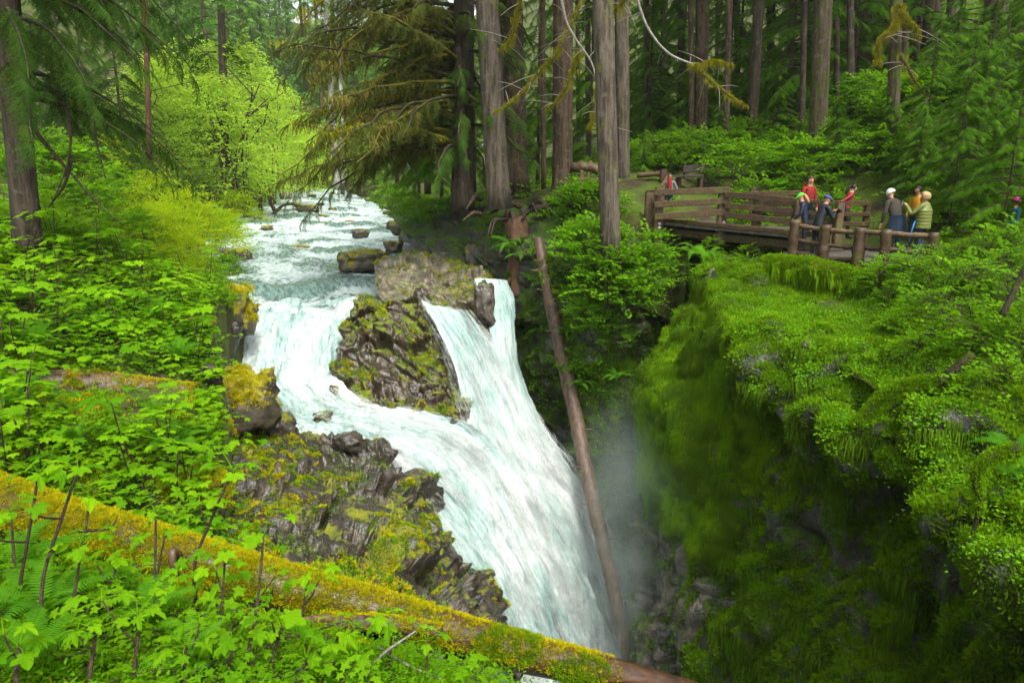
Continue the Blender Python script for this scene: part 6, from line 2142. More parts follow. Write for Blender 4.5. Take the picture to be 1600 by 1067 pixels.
# stone steps climbing to the bench
for k in range(6):
    y = 336 - k * 8.0
    d = 26.2 + .45 * k
    c = P(1072 + 2 * k, y, d)
    v = IV3 * (1 + .10 * facets(IV3 * 1.4 + k, .8))[:, None]
    v = np.clip(v, -.72, .72) / .72
    o = put('stone_step', mesh_np('stone_step', v * np.array((.75, .34, .13)), IT3, [M['grey']]), None, tuple(c), (0, 0, .1), label=('lowest', 'second', 'third', 'fourth', 'fifth', 'topmost')[k] + ' grey stone step behind the person in the grey jacket', category='step', group='stone steps to the bench')
beam = thing('handrail', 'sloping timber handrail beside the stone steps, left of the person in the grey jacket', 'handrail', tuple(P(1036, 295, 26.5)))
beam_between('rail', P(1034, 293, 24.6), P(1045, 273, 27.5), .09, .14, TO, beam)
post(P(1036, 291, 24.9), 1.1, .12, TO, beam); post(P(1044, 275, 27.3), 1.2, .2, TM, beam)
# bench
c = P(1088, 288, 27.5)
t = thing('bench', 'heavy dark plank bench with a slanted two board backrest at the top of the steps', 'bench', tuple(c))
for k in range(2):
    beam_between('backrest_board', P(1068, 268 - 5.5 * k, 27.9 + .05 * k), P(1104, 264 - 5.5 * k, 27.2 + .05 * k), .07, .135, M['plank'], t)
for k in range(3):
    beam_between('seat_board', P(1056, 276, 27.3 - .16 * k), P(1098, 274, 26.7 - .16 * k), .15, .07, M['plank'], t)
for px, d in ((1060, 27.3), (1094, 26.8)):
    beam_between('leg', P(px, 278, d), P(px, 292, d), .14, .40, M['rail'], t)
for px, d in ((1071, 28.0), (1106, 27.3)):
    beam_between('back_support', P(px, 257, d), P(px - 4, 285, d), .09, .09, M['rail'], t)
beam_between('bench_end', P(1099, 260, 27.25), P(1096, 272, 27.0), .09, .16, M['rail'], t)
# old rail left of the bench
t = thing('timber_fence', 'short mossy rail with one stout post left of the bench', 'fence', tuple(P(1037, 285, 27)))
post(P(1037, 265, 27), .9, .26, TM, t)
beam_between('rail', P(1000, 274, 27.4), P(1037, 271, 27), .2, .2, M['railold'], t, .1, True, .10)
# rustic railing by the path
t = thing('rustic_railing', 'rustic railing of a weathered split log resting on brown posts, between two big trunks', 'railing', tuple(P(918, 285, 26)))
p = curve([P(896, 262, 26.2) - np.array(t.location), P(910, 260, 26) - np.array(t.location), P(925, 262, 25.9) - np.array(t.location), P(942, 266, 25.8) - np.array(t.location)], 20)
v, f = tube_np(p, .17, 14)
v[:, 2] = v[:, 2] + .05 * perlin(v * 4) - .05 * facets(v * 4, 1.2)
put('split_log', mesh_np('split_log', v, f, [M['railold']]), t)
for px in (909, 920, 934):
    a = P(px, 266, 25.9); post(a, .85, .13, TO, t)
beam_between('rail', P(905, 280, 25.85), P(940, 280, 25.75), .1, .12, TO, t)

# ------------------------------------------------------------------ people
CL = {k: plain(k, c, r) for k, c, r in [('skin', (.46, .24, .16), .5), ('skin_brown', (.24, .12, .075), .5), ('red_cloth', (.20, .012, .010), .75), ('red_shirt', (.24, .01, .012), .75), ('pink_red_cloth', (.24, .02, .025), .6), ('grey_cloth', (.14, .15, .16), .8), ('black_cloth', (.012, .013, .018), .6), ('navy_cloth', (.012, .020, .040), .5), ('denim', (.018, .034, .065), .8),
                                        ('brown_grey_cloth', (.045, .036, .026), .9), ('white_wool', (.58, .57, .50), .9), ('yellow_cloth', (.42, .20, .010), .6), ('olive_puffer', (.13, .15, .035), .45), ('green_cap', (.08, .48, .02), .6), ('blue_cap', (.035, .06, .22), .7), ('dark_hair', (.012, .009, .007), .5), ('brown_hair', (.06, .03, .015), .5), ('blond_hair', (.36, .24, .11), .6), ('blue_strap', (.03, .20, .55), .5), ('pink_hat', (.40, .02, .16), .7), ('cyan_cloth', (.02, .14, .32), .5), ('black_plastic', (.01, .01, .012), .3)]}


def person(label, loc, yaw, h, pose, mats, hair, group=None):
    """one continuous skinned body posed by joints (local x right, y forward)"""
    h = h * .92
    k = h / 1.75
    B = math.radians(pose.get('bend', 0))
    def ub(x, y, z):                     # upper body rotates forward about the hips
        z0 = .95
        return (x, y * math.cos(B) + (z - z0) * math.sin(B), z0 + (z - z0) * math.cos(B) - y * math.sin(B))
    V, E, Rr, T = [], [], [], []
    def add(p, r, tag, par=None):
        V.append(tuple(np.array(p) * k)); Rr.append((r[0] * k, r[1] * k) if hasattr(r, '__len__') else (r * k, r * k)); T.append(tag)
        if par is not None:
            E.append((par, len(V) - 1))
        return len(V) - 1
    fat = pose.get('fat', 1.0)
    pel = add((0, 0, .95), (.155 * fat, .12 * fat), 'low')
    wai = add(ub(0, .01, 1.10), (.145 * fat, .11 * fat), 'top', pel)
    che = add(ub(0, .015, 1.30), (.17 * fat, .12 * fat), 'top', wai)
    shc = add(ub(0, 0, 1.43), (.11, .085), 'top', che)
    nk = add(ub(0, .01, 1.51), (.055, .058), 'skin', shc)
    hy = math.radians(pose.get('nod', 0))
    hx = pose.get('turn', 0)
    def hd(y, z, x=0):
        q = np.array((x + y * math.sin(hx), y * math.cos(hx), z))
        q = (q[0], q[1] * math.cos(hy) + q[2] * math.sin(hy), q[2] * math.cos(hy) - q[1] * math.sin(hy))
        return tuple(np.array(ub(0, .02, 1.56)) + q)
    jaw = add(hd(.025, .035), (.058, .068), 'skin', nk)
    mid = add(hd(.015, .105), (.074, .092), 'skin', jaw)
    crn = add(hd(.005, .165), (.066, .080), 'skin', mid)
    add(hd(.118, .085), (.014, .016), 'skin', mid)
    for s in (-1, 1):
        add(hd(.0, .09, s * .082), (.012, .022), 'skin', mid)
        a = pose['arms'][0 if s < 0 else 1]
        sh = add(ub(s * .185, 0, 1.425), (.065 * fat, .065 * fat), 'top', shc)
        el, wr = np.array(a[0]), np.array(a[1])
        el = el if pose.get('abs') else np.array(ub(*el)); wr = wr if pose.get('abs') else np.array(ub(*wr))
        em = add(np.array(V[sh]) / k * .5 + el * .5, .055 * fat, 'top', sh)
        e2 = add(el, .047 * fat, 'top', em)
        fm = add(el * .5 + wr * .5, .043 * fat, 'top', e2)
        w2 = add(wr, .032, 'top', fm)
        d = wr - el; d /= np.linalg.norm(d)
        pl = add(wr + d * .07, (.040, .022), 'skin', w2)
        sd = np.cross(d, (0, 0, 1.0)); sd /= np.linalg.norm(sd) + 1e-6
        for f in range(4):
            b0 = wr + d * .10 + sd * (f - 1.5) * .020
            f1 = add(b0, .0095, 'skin', pl)
            f2 = add(b0 + d * (.035, .042, .038, .026)[f] + (0, 0, -.010), .008, 'skin', f1)
            add(b0 + d * (.055, .066, .060, .042)[f] + (0, 0, -.030), .007, 'skin', f2)
        th = add(wr + d * .04 - sd * .035 * s, .011, 'skin', w2)
        add(wr + d * .075 - sd * .055 * s, .009, 'skin', th)
        st = pose.get('step', 0) * s
        hp = add((s * .095, 0, .88), .092, 'low', pel)
        kn = add((s * .105, .03 + st * .5, .50), .064, 'low', hp)
        ca = add((s * .105, .0 + st * .7, .33), .058, 'low', kn)
        an = add((s * .105, -.02 + st, .09), .042, 'low', ca)
        hl = add((s * .105, -.05 + st, .04), .040, 'shoe', an)
        add((s * .12, .13 + st, .030), (.042, .030), 'shoe', an)
    me = bpy.data.meshes.new('body')
    me.from_pydata(V, E, [])
    o = bpy.data.objects.new('body', me)
    C.objects.link(o)
    md = o.modifiers.new('skin', 'SKIN')
    md.use_smooth_shade = True
    for i, sv in enumerate(me.skin_vertices[0].data):
        sv.radius = Rr[i]
        sv.use_root = i == 0
    sb = o.modifiers.new('sub', 'SUBSURF'); sb.levels = 2; sb.render_levels = 2
    dg = bpy.context.evaluated_depsgraph_get()
    m2 = bpy.data.meshes.new_from_object(o.evaluated_get(dg))
    bpy.data.objects.remove(o)
    m2.name = 'person'
    m2.materials.clear()
    order = ['top', 'low', 'skin', 'shoe']
    for q in order:
        m2.materials.append(CL[mats[q]])
    nf = len(m2.polygons)
    cen = np.empty(nf * 3); m2.polygons.foreach_get('center', cen); cen = cen.reshape(-1, 3)
    Va = np.array(V)
    best = np.full(nf, 1e9); mi = np.zeros(nf, int)
    for a, b in E:
        pa, pb = Va[a], Va[b]
        ab = pb - pa
        u = np.clip(((cen - pa) @ ab) / (ab @ ab + 1e-9), 0, 1)
        dd = np.linalg.norm(cen - pa - u[:, None] * ab, axis=1) - (Rr[a][0] * (1 - u) + Rr[b][0] * u) * .6
        m = dd < best
        best = np.where(m, dd, best)
        tg = np.where(u > .5, order.index(T[b]), order.index(T[a]))
        mi = np.where(m, tg, mi)
    m2.polygons.foreach_set('material_index', mi.astype(np.int32))
    po = put('person', m2, None, tuple(loc), (0, 0, yaw), label=label, category='person', group=group)
    # hair / hats: shells round the skull
    hc = np.array(hd(.0, .125)) * k
    Rh = np.array(Matrix.Rotation(-hx, 3, 'Z') @ Matrix.Rotation(-(hy + B), 3, 'X'))
    for nm, mt, kind in hair:
        v = IV3.copy()
        if kind == 'cap':
            m = v[:, 2] > -.05
            q = v * np.array((.100, .118, .105)); q[:, 2] = np.maximum(q[:, 2], -.005)
            br = (v[:, 1] > .55) & (v[:, 2] < .35) & (v[:, 2] > -.5)
            q[br, 1] += .085; q[br, 2] = -.004 + (v[br, 2] > .05) * .012
        elif kind == 'beanie':
            q = v * np.array((.104, .122, .128)); q[:, 2] = np.maximum(q[:, 2], -.02)
        elif kind == 'short':
            q = v * np.array((.094, .108, .100)); fr = (v[:, 1] > .35) & (v[:, 2] < .45); q[fr] *= .78; q[:, 2] = np.maximum(q[:, 2], -.055)
        elif kind == 'long':
            q = v * np.array((.108, .118, .108)); fr = (v[:, 1] > .25) & (v[:, 2] < .5); q[fr] *= .72; lo = (v[:, 2] < 0) & ~fr; q[lo, 2] *= 2.0; q = q * (1 + .08 * perlin(v * 3))[:, None]
        elif kind == 'curly':
            q = v * np.array((.135, .14, .135)); fr = (v[:, 1] > .4) & (v[:, 2] < .35); q[fr] *= .6; q = q * (1 + .16 * fbm(v * 5, 2))[:, None]; q[:, 2] -= .02
        elif kind == 'tail':
            q = v * np.array((.045, .05, .16)); q = q + (0, -.115, -.14)
        elif kind == 'hood':
            q = v * np.array((.12, .075, .085)); q = q + (0, -.09, -.16)
        q = q * k @ Rh.T + hc
        put(nm, mesh_np(nm, q, IT3, [CL[mt]]), po)
    return po, ub, k


def at_floor(px, py_head, d, h, bend=0):
    """feet position for a standing person whose head top is seen at py_head"""
    p = P(px, py_head, d)
    h = h * .92
    hh = .95 * h / 1.75 + (h - .95 * h / 1.75) * math.cos(math.radians(bend))
    return np.array((p[0], p[1], p[2] - hh))


DN = [((-.24, .02, 1.14), (-.25, .10, .90)), ((.24, .02, 1.14), (.25, .10, .90))]
PI = math.pi
person('person in an open grey jacket over a red shirt standing at the bridge end', at_floor(1047, 272, 25.5, 1.74), PI - .2, 1.74, {'arms': [((-.30, .02, 1.16), (-.34, .16, .98)), ((.30, .02, 1.16), (.34, .16, .98))]}, {'top': 'grey_cloth', 'low': 'black_cloth', 'skin': 'skin_brown', 'shoe': 'black_plastic'}, [('hair', 'dark_hair', 'short')])
o = C.objects['person']
mb = MB()
v = IV3 * np.array((.085, .055, .28)); mb.add(v + (0, .10, 1.22), IT3)
put('shirt', mb.mesh('shirt', [CL['red_shirt']]), o)
v = IV3 * np.array((.10, .06, .10)); mb = MB(); mb.add(v + (0, .10, .98), IT3)
put('shirt_hem', mb.mesh('shirt_hem', [CL['red_shirt']]), o)
person('person in a red hoodie with short brown hair, standing behind the couple at the rail', at_floor(1266, 277, 19.6, 1.82), PI + .35, 1.82, {'arms': DN, 'nod': 8, 'turn': .3, 'fat': 1.12}, {'top': 'red_cloth', 'low': 'navy_cloth', 'skin': 'skin', 'shoe': 'black_cloth'}, [('hair', 'brown_hair', 'short'), ('hood', 'red_cloth', 'hood')])
person('person in a red jacket with dark tied hair looking down, one hand on the rail', at_floor(1325, 289, 19.9, 1.68, 12), -1.75, 1.68, {'arms': [((-.28, .0, 1.18), (-.30, .12, .96)), ((.22, -.20, 1.20), (.20, -.42, 1.08))], 'bend': 12, 'nod': 18, 'step': .12}, {'top': 'pink_red_cloth', 'low': 'black_cloth', 'skin': 'skin', 'shoe': 'black_cloth'}, [('hair', 'dark_hair', 'short'), ('hair_bun', 'dark_hair', 'tail')])
person('person in a bright green cap with a blond ponytail at the round rail fence', at_floor(1263, 303, 18.5, 1.66, 14), 1.2, 1.66, {'arms': [((-.24, .12, 1.16), (-.16, .30, 1.06)), ((.24, .12, 1.16), (.16, .30, 1.06))], 'bend': 14, 'nod': 15}, {'top': 'navy_cloth', 'low': 'black_cloth', 'skin': 'skin', 'shoe': 'black_cloth'}, [('cap', 'green_cap', 'cap'), ('ponytail', 'blond_hair', 'tail')])
o, ub, k = person('person in a blue cap and shiny black jacket leaning forward, holding up a camera', at_floor(1281, 307, 18.2, 1.74, 22), -1.3, 1.74, {'arms': [((-.26, .26, 1.22), (-.05, .36, 1.44)), ((.26, .24, 1.16), (.06, .36, 1.42))], 'bend': 22, 'nod': 6, 'fat': 1.08}, {'top': 'black_cloth', 'low': 'black_cloth', 'skin': 'skin', 'shoe': 'black_cloth'}, [('cap', 'blue_cap', 'cap')])
def held_camera(o, ub, k, y, z, label):
    q = o.matrix_basis if False else Matrix.Translation(o.location) @ Matrix.Rotation(o.rotation_euler.z, 4, 'Z')
    c = q @ (Vector(ub(0, y, z)) * k)
    t = thing('camera', label, 'camera', tuple(c), o.rotation_euler.z)
    mb = MB(); mb.box((0, 0, 0), (.13, .06, .09)); mb.box((0, 0, .055), (.05, .05, .03))
    put('camera_body', mb.mesh('camera_body', [CL['black_plastic']], False), t)
    mb = MB(); mb.tube([(0, .03, 0), (0, .10, 0)], [.04, .036], 12); put('lens', mb.mesh('lens', [CL['black_plastic']]), t)
held_camera(o, ub, k, .50, 1.50, 'black camera held up by the person in the blue cap')
o, ub, k = person('person in a white beanie and brown grey sweater, jacket tied round waist', at_floor(1407, 298, 17.2, 1.76, 24), .35, 1.76, {'arms': [((-.26, .10, 1.16), (-.26, .26, .96)), ((.26, .10, 1.16), (.22, .28, .98))], 'bend': 24, 'nod': 10, 'turn': -.5, 'fat': 1.18}, {'top': 'brown_grey_cloth', 'low': 'denim', 'skin': 'skin', 'shoe': 'black_cloth'}, [('beanie', 'white_wool', 'beanie')])
# jacket tied round the waist
n, sg = 10, 24
tt = np.linspace(0, 1, n)[:, None]; th = np.linspace(0, 2 * PI, sg, endpoint=False)[None]
rx = (.20 + .07 * tt) * (1 + .06 * np.sin(th * 7 + tt * 3)); ry = (.165 + .05 * tt) * (1 + .06 * np.cos(th * 6))
z = 1.04 - .48 * tt * (.75 + .25 * np.cos(th + PI / 2))
g_ = np.stack([rx * np.cos(th), ry * np.sin(th) - .03, z + 0 * th], -1)
put('tied_jacket', mesh_np('tied_jacket', g_.reshape(-1, 3) * k, grid_faces(n, sg, closed=True), [CL['denim']]), o)
person('person in a yellow jacket with black hair, half hidden behind the olive puffer jacket', at_floor(1437, 292, 18.3, 1.72), 1.9, 1.72, {'arms': DN, 'nod': 10}, {'top': 'yellow_cloth', 'low': 'black_cloth', 'skin': 'skin_brown', 'shoe': 'black_cloth'}, [('hair', 'dark_hair', 'short')])
o, ub, k = person('person with curly blond hair in an olive puffer jacket holding up a phone', at_floor(1448, 302, 16.6, 1.66), .75, 1.66, {'arms': [((-.30, .22, 1.18), (-.16, .40, 1.40)), ((.28, .26, 1.16), (.02, .44, 1.38))], 'fat': 1.22}, {'top': 'olive_puffer', 'low': 'denim', 'skin': 'skin', 'shoe': 'black_cloth'}, [('hair', 'blond_hair', 'curly')])
# quilted jacket: rings over the torso
n, sg = 36, 28
tt = np.linspace(0, 1, n)[:, None]; th = np.linspace(0, 2 * PI, sg, endpoint=False)[None]
pf = 1 + .055 * np.abs(np.sin(tt * PI * 8)) + .02 * perlin(np.stack([np.cos(th) * 3 + 0 * tt, np.sin(th) * 3 + 0 * tt, tt * 9 + 0 * th], -1))
rx = np.interp(tt, [0, .25, .7, 1], [.245, .235, .25, .12]) * pf; ry = np.interp(tt, [0, .25, .7, 1], [.19, .185, .18, .10]) * pf
g_ = np.stack([rx * np.cos(th), ry * np.sin(th), .80 + .70 * tt + 0 * th], -1)
put('puffer_jacket', mesh_np('puffer_jacket', g_.reshape(-1, 3) * k, grid_faces(n, sg, closed=True), [CL['olive_puffer']]), o)
q = Matrix.Translation(o.location) @ Matrix.Rotation(o.rotation_euler.z, 4, 'Z')
c = q @ (Vector((-.08, .56, 1.46)) * k)
t = thing('phone', 'dark phone in the raised hands of the person in the olive puffer jacket', 'phone', tuple(c), o.rotation_euler.z)
mb = MB(); mb.box((0, 0, 0), (.075, .010, .15)); put('phone_body', mb.mesh('phone_body', [CL['black_plastic']], False), t)
mb = MB(); mb.box((0, -.0065, 0), (.068, .002, .135)); put('screen', mb.mesh('screen', [CL['grey_cloth']], False), t)
mb = MB()
c = q @ (Vector((-.20, .14, 1.0)) * k)
mb.tube([(0, 0, 0), (-.05, 0, -.2), (-.09, 0, -.5)], [.018, .016, .014], 6)
put('walking_stick', mb.mesh('walking_stick', [CL['blue_strap']]), None, tuple(c), label='bright blue stick hanging between the beanie and the olive puffer jacket', category='stick')
# visitor almost hidden in the leaves at the right edge
person('person with a pink hat and blue jacket almost hidden by leaves at the far right', at_floor(1590, 311, 17.5, 1.66), 1.3, 1.66, {'arms': DN}, {'top': 'cyan_cloth', 'low': 'navy_cloth', 'skin': 'skin', 'shoe': 'black_cloth'}, [('hat', 'pink_hat', 'beanie')])

# ------------------------------------------------------------------ ground cover and moss: nobody could count it
def on_left(n, dr, pxr, cond=None):
    out = []
    while len(out) < n:
        m = n * 2
        d = np.sqrt(rng.uniform(dr[0] ** 2, dr[1] ** 2, m)); px = rng.uniform(*pxr, m)
        x = (px - 800) / F * d * 1.05
        ok = x < np.interp(d, le[:, 0], le[:, 1]) - .05
        d, x = d[ok], x[ok]
        z = zleft(x, d)
        p = np.stack([x, d, z], -1)
        if cond is not None:
            p = p[cond(p)]
        out += list(p)
    return np.array(out[:n])


def on_right(n, dr, pxr, cond=None):
    out = []
    while len(out) < n:
        m = n * 2
        d = np.sqrt(rng.uniform(dr[0] ** 2, dr[1] ** 2, m)); px = rng.uniform(*pxr, m)
        x = (px - 800) / F * d * 1.05
        ok = x > np.interp(d, re_[:, 0], re_[:, 1]) + .05
        d, x = d[ok], x[ok]
        p = np.stack([x, d, zright(x, d)], -1)
        if cond is not None:
            p = p[cond(p)]
        out += list(p)
    return np.array(out[:n])


def lift(p, a, b):
    q = p.copy(); q[:, 2] += rng.uniform(a, b, len(q)); return q


def clear_deck(p):
    x, y = p[:, 0], p[:, 1]
    deck = (y > 15.4) & (y < 21.8) & (x > 7.0) & (x < 12.8)
    deck |= (y > 18.5) & (y < 27.5) & (x > 4.4) & (x < 9.6 + 0 * y) & (y > 27.2 - (x - 4.4) * 1.7)
    steps = (y > 24) & (y < 29.5) & (x > 5.6) & (x < 8.6)
    path = (y > 24.5) & (y < 28) & (x > .5) & (x < 7)
    return ~(deck | steps | path)


def off_log(p, up=.3):
    q = PX(p[:, 0], p[:, 1], p[:, 2] + up)
    return ~((p[:, 1] < 8.5) & (q[1] < np.interp(q[0], [0, 200, 400, 600, 780, 900], [850, 905, 965, 1015, 1050, 1090])))


def off_brown(p, up=.4):
    q = PX(p[:, 0], p[:, 1], p[:, 2] + up)
    return ~((p[:, 1] < 13) & (p[:, 1] > 8) & (q[0] > 70) & (q[0] < 320) & (q[1] < 632) & (q[1] > 540) & (rng.random(len(p)) < .9))


# left bank: leaf layers
p = on_left(1500, (6.5, 22), (-60, 480))
p = p[off_log(p, .7) & off_brown(p, .5)]
scatter('undergrowth', WH, lift(p, .05, .55), yaw_up(len(p), None, .2), rng.uniform(.42, .8, len(p)), rng.integers(0, 5, len(p)), kind='stuff')
p = on_left(2900, (4, 24), (-60, 820), lambda q: off_log(q, .45) & off_brown(q))
scatter('undergrowth', SPM, lift(p, .0, .4), yaw_up(len(p), None, .3), rng.uniform(.5, 1.0, len(p)), rng.integers(0, 4, len(p)), kind='stuff')
p = on_left(3000, (6, 45), (-60, 520), lambda q: off_log(q, .45) & off_brown(q))
scatter('undergrowth', SPB, lift(p, .0, .35), yaw_up(len(p), None, .35), rng.uniform(.6, 1.3, len(p)), rng.integers(0, 3, len(p)), kind='stuff')
p = on_left(2400, (17, 60), (120, 480))
scatter('undergrowth', SPY, lift(p, .0, .6), yaw_up(len(p), None, .35), rng.uniform(.7, 1.6, len(p)), rng.integers(0, 4, len(p)), kind='stuff')
p = on_left(2200, (3.2, 9), (-60, 860), lambda q: off_log(q, .12))
scatter('ground_cover', SML, lift(p, -.02, .08), yaw_up(len(p), None, .3), rng.uniform(.3, .62, len(p)), rng.integers(0, 3, len(p)), kind='stuff')
p = on_left(5000, (3.2, 13), (-60, 860), lambda q: perlin(q * 1.1) > -.15)
h = len(p) // 3
for a, b_, c in ((p[:h], TUFT_G, 0), (p[h:], TUFT_N, 0)):
    scatter('moss', b_, a, yaw_up(len(a), None, .3), rng.uniform(.10, .26, len(a)), rng.integers(0, 3, len(a)), kind='stuff')
# right upland
p = on_right(3000, (22, 60), (560, 1660), clear_deck)
scatter('undergrowth', SPM, lift(p, .0, .5), yaw_up(len(p), None, .3), rng.uniform(.8, 1.7, len(p)), rng.integers(0, 4, len(p)), kind='stuff')
p = on_right(1600, (20, 40), (1000, 1660), clear_deck)
scatter('undergrowth', SPB, lift(p, .0, .5), yaw_up(len(p), None, .3), rng.uniform(.9, 1.8, len(p)), rng.integers(0, 3, len(p)), kind='stuff')
p = on_right(1500, (5, 19), (1080, 1680), clear_deck)
scatter('undergrowth', SPB, lift(p, .0, .25), yaw_up(len(p), None, .3), rng.uniform(.35, .7, len(p)), rng.integers(0, 3, len(p)), kind='stuff')
p = on_right(5200, (5, 20), (1080, 1700), clear_deck)
scatter('ground_cover', CLOV, lift(p, -.03, .06), yaw_up(len(p), None, .25), rng.uniform(.2, .42, len(p)), rng.integers(0, 3, len(p)), kind='stuff')
p = on_right(6000, (5, 21), (1080, 1700), clear_deck)
scatter('moss', TUFT_N, p, yaw_up(len(p), None, .25), rng.uniform(.18, .42, len(p)), rng.integers(0, 3, len(p)), kind='stuff')

# gorge wall: cushions on the brow, hanging moss below
def grid_pts(g, n, cond):
    p, nn, _ = sample_grid(g, n)
    nn = np.where((nn[:, :1] * -1 > 0) | (nn[:, 2:] > 0), nn, -nn)
    q = PX(*p.T)
    ok = (q[0] > 880) & (q[0] < 1720) & (q[1] < 1150) & cond(p, nn, q)
    return p[ok], nn[ok]


n_all = sample_grid(gW, 120000)
P_, N_ = n_all[0], n_all[1]
if (N_[:, 0].mean()) > 0:
    N_ = -N_
Q_ = PX(*P_.T)
see = (Q_[0] > 960) & (Q_[0] < 1720) & (Q_[1] < 1120) & (P_[:, 1] > 4.5)
P_, N_ = P_[see], N_[see]
nz = perlin(P_ * .9)
top = N_[:, 2] > .35
idx = np.nonzero(top)[0][:15000]
scatter('moss', TUFT_N, P_[idx], nrm_R(N_[idx] * .5 + (0, 0, .5)), rng.uniform(.14, .34, len(idx)), rng.integers(0, 3, len(idx)), kind='stuff')
idx = np.nonzero(top & (P_[:, 2] > -2.2) & (nz > .0))[0][:3200]
scatter('ground_cover', CLOV, P_[idx] + N_[idx] * .03, nrm_R(N_[idx] * .3 + (0, 0, .7)), rng.uniform(.16, .38, len(idx)), rng.integers(0, 3, len(idx)), kind='stuff')
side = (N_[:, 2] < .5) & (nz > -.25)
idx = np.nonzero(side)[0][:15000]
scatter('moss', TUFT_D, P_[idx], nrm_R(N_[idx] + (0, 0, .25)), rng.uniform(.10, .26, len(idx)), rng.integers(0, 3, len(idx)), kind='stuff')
# combed drapes of the far buttress and streamers under the brow
def drape_R(n):
    x = np.cross(n, (0, 0, 1.0)); x /= np.linalg.norm(x, axis=1)[:, None] + 1e-9
    z = np.array((0, 0, 1.0)) - n * n[:, 2:] * .8
    z /= np.linalg.norm(z, axis=1)[:, None]
    y = np.cross(z, x); y /= np.linalg.norm(y, axis=1)[:, None] + 1e-9
    x = np.cross(y, z)
    return np.stack([x, y, z], -1)
far = (P_[:, 1] > 14.5) & (P_[:, 2] < -.3) & (P_[:, 2] > -6.5) & (N_[:, 2] < .75)
idx = np.nonzero(far)[0][:7000]
dk = perlin(P_[idx] * np.array((1.6, 1.6, .5)) + 3) > .0
for sel, lb_ in ((dk, DRAPE_D), (~dk, DRAPE_N)):
    i2 = idx[sel]
    scatter('hanging_moss', lb_, P_[i2] + N_[i2] * .05, drape_R(N_[i2]), rng.uniform(.16, .38, len(i2)), rng.integers(0, 3, len(i2)), kind='stuff')
near = (P_[:, 1] < 15) & (P_[:, 2] < -.9) & (N_[:, 2] < .4) & (nz > .18)
idx = np.nonzero(near)[0][:900]
scatter('hanging_moss', DRAPE_D, P_[idx] + N_[idx] * .05, drape_R(N_[idx]), rng.uniform(.2, .55, len(idx)), rng.integers(0, 3, len(idx)), kind='stuff')
idx = np.nonzero((N_[:, 2] > .0) & (P_[:, 2] < -1.2) & (perlin(P_ * .7 + 9) > .05))[0][:900]
scatter('ground_cover', SML, P_[idx] + N_[idx] * .04, nrm_R(N_[idx] * .5 + (0, 0, .5)), rng.uniform(.25, .5, len(idx)), rng.integers(0, 3, len(idx)), kind='stuff')

# cliff of the far bank
P_, N_, _ = sample_grid(gC, 30000)
N_ = np.where(N_[:, 1:2] > .3, -N_, N_)
N_ = np.where((N_[:, 2:] < -.3), -N_, N_)
Q_ = PX(*P_.T)
vis = (Q_[0] > 600) & (Q_[0] < 1130) & (Q_[1] < 900)
P_, N_, Q_ = P_[vis], N_[vis], (Q_[0][vis], Q_[1][vis])
nz = perlin(P_ * .9)
lo = (Q_[0] > 890) & (Q_[1] > 560)
idx = np.nonzero(lo)[0][:3600]
scatter('moss', TUFT_N, P_[idx], nrm_R(N_[idx] + (0, 0, .3)), rng.uniform(.16, .36, len(idx)), rng.integers(0, 3, len(idx)), kind='stuff')
idx = np.nonzero((Q_[0] > 850) & (Q_[1] < 640) & (Q_[1] > 400) & (nz > -.3))[0][:1500]
scatter('undergrowth', SPB, P_[idx], yaw_up(len(idx), N_[idx] * .4 + (0, 0, .8), .3), rng.uniform(.5, 1.1, len(idx)), rng.integers(0, 3, len(idx)), kind='stuff')
idx = np.nonzero((Q_[0] > 830) & (Q_[1] < 760) & (Q_[1] > 380) & (nz > .0))[0][:700]
scatter('undergrowth', SPM, P_[idx], yaw_up(len(idx), N_[idx] * .4 + (0, 0, .8), .3), rng.uniform(.5, .9, len(idx)), rng.integers(0, 4, len(idx)), kind='stuff')
idx = np.nonzero((Q_[0] > 790) & (Q_[1] > 420) & (nz > -.1))[0][:2500]
scatter('moss', TUFT_D, P_[idx], nrm_R(N_[idx] + (0, 0, .3)), rng.uniform(.14, .3, len(idx)), rng.integers(0, 3, len(idx)), kind='stuff')

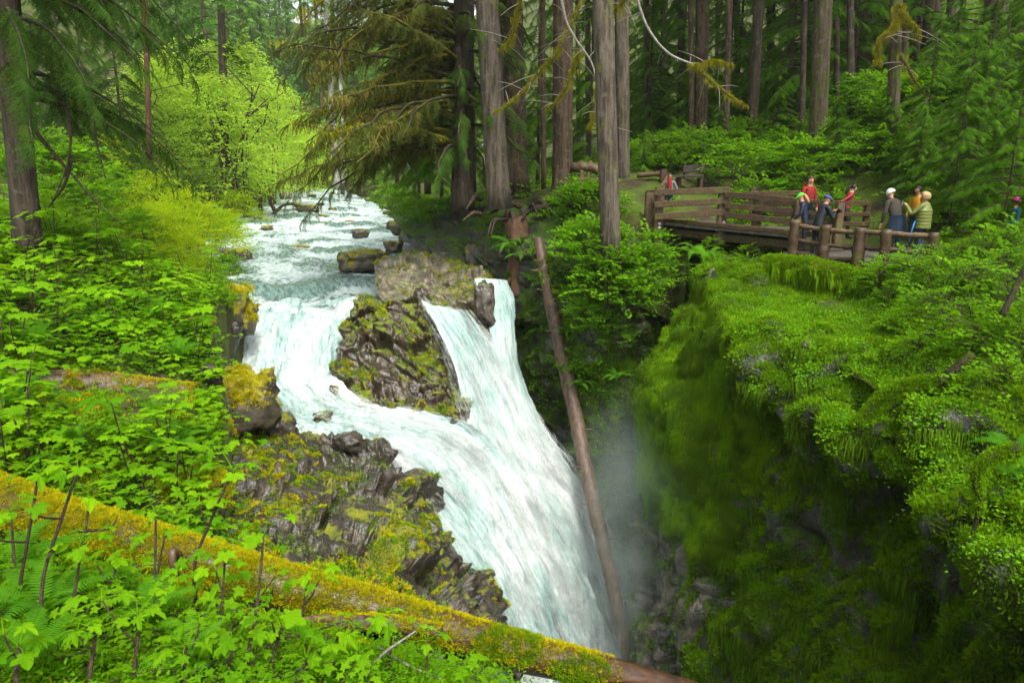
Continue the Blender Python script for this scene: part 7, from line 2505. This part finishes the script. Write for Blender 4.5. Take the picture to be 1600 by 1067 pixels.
# outcrop, island and ledge: moss cushions and herbs where they face up
for g_, nm, n1, n2, con in ((gOut, TUFT_G, 5000, 900, lambda p, q: (perlin(p * .75) > .12) | ((q[0] < 430) & (q[1] < 740))), (gIs, TUFT_N, 2200, 380, lambda p, q: perlin(p * .9) > .0), (gSh, TUFT_N, 1000, 120, lambda p, q: ((q[0] > 725) & (perlin(p * 1.2) > -.2)) | (perlin(p * 1.1 + 5) > .12))):
    P_, N_, _ = sample_grid(g_, n1 * 4)
    if N_[:, 2].mean() < 0:
        N_ = -N_
    Q_ = PX(*P_.T)
    ok = (N_[:, 2] > .25) & con(P_, Q_)
    p, n = P_[ok][:n1], N_[ok][:n1]
    h = len(p) // 2
    scatter('moss', nm, p[:h], nrm_R(n[:h]), rng.uniform(.10, .24, h), rng.integers(0, 3, h), kind='stuff')
    scatter('moss', TUFT_G if nm is TUFT_N else TUFT_N, p[h:], nrm_R(n[h:]), rng.uniform(.10, .22, len(p) - h), rng.integers(0, 3, len(p) - h), kind='stuff')
    ok = (N_[:, 2] > .2) & (perlin(P_ * 1.3 + 7) > .22)
    p, n = P_[ok][:n2], N_[ok][:n2]
    scatter('ground_cover', SML, p, nrm_R(n * .5 + (0, 0, .5)), rng.uniform(.22, .5, len(p)), rng.integers(0, 3, len(p)), kind='stuff')

# ------------------------------------------------------------------ air
me = bpy.data.meshes.new('haze')
mb = MB(); mb.box((20, 160, 28), (560, 420, 90))
m = Mat('haze_air')
m.N.remove(m.b)
pv = m.node('VolumePrincipled')
pv.inputs['Density'].default_value = .0003
pv.inputs['Color'].default_value = (.84, .97, .80, 1)
pv.inputs['Anisotropy'].default_value = .2
m.link(pv.outputs[0], m.out.inputs['Volume'])
put('haze', mb.mesh('haze', [m.m], False), kind='stuff')

# spray hanging over the foot of the falls
me = mesh_np('mist', IV4 * np.array((4.4, 4.2, 6.4)), IT4)
m = Mat('spray_mist')
m.N.remove(m.b)
tc = m.node('TexCoord')
ln = m.node('VectorMath'); ln.operation = 'LENGTH'
mp = m.node('Mapping'); mp.inputs['Scale'].default_value = (1 / 4.4, 1 / 4.2, 1 / 6.4)
m.link(tc.outputs['Object'], mp.inputs['Vector']); m.link(mp.outputs[0], ln.inputs[0])
fall = m.step(ln.outputs['Value'], 1.0, .1)
pv = m.node('VolumePrincipled')
pv.inputs['Color'].default_value = (.78, .96, .88, 1)
m.link(m.math('MULTIPLY', m.math('MULTIPLY', fall, m.step(m.noise(.55, 3, tc.outputs['Object']), .3, .75)), .5), pv.inputs['Density'])
m.link(pv.outputs[0], m.out.inputs['Volume'])
me.materials.append(m.m)
put('mist', me, None, tuple(P(1030, 880, 18.6)), kind='stuff')
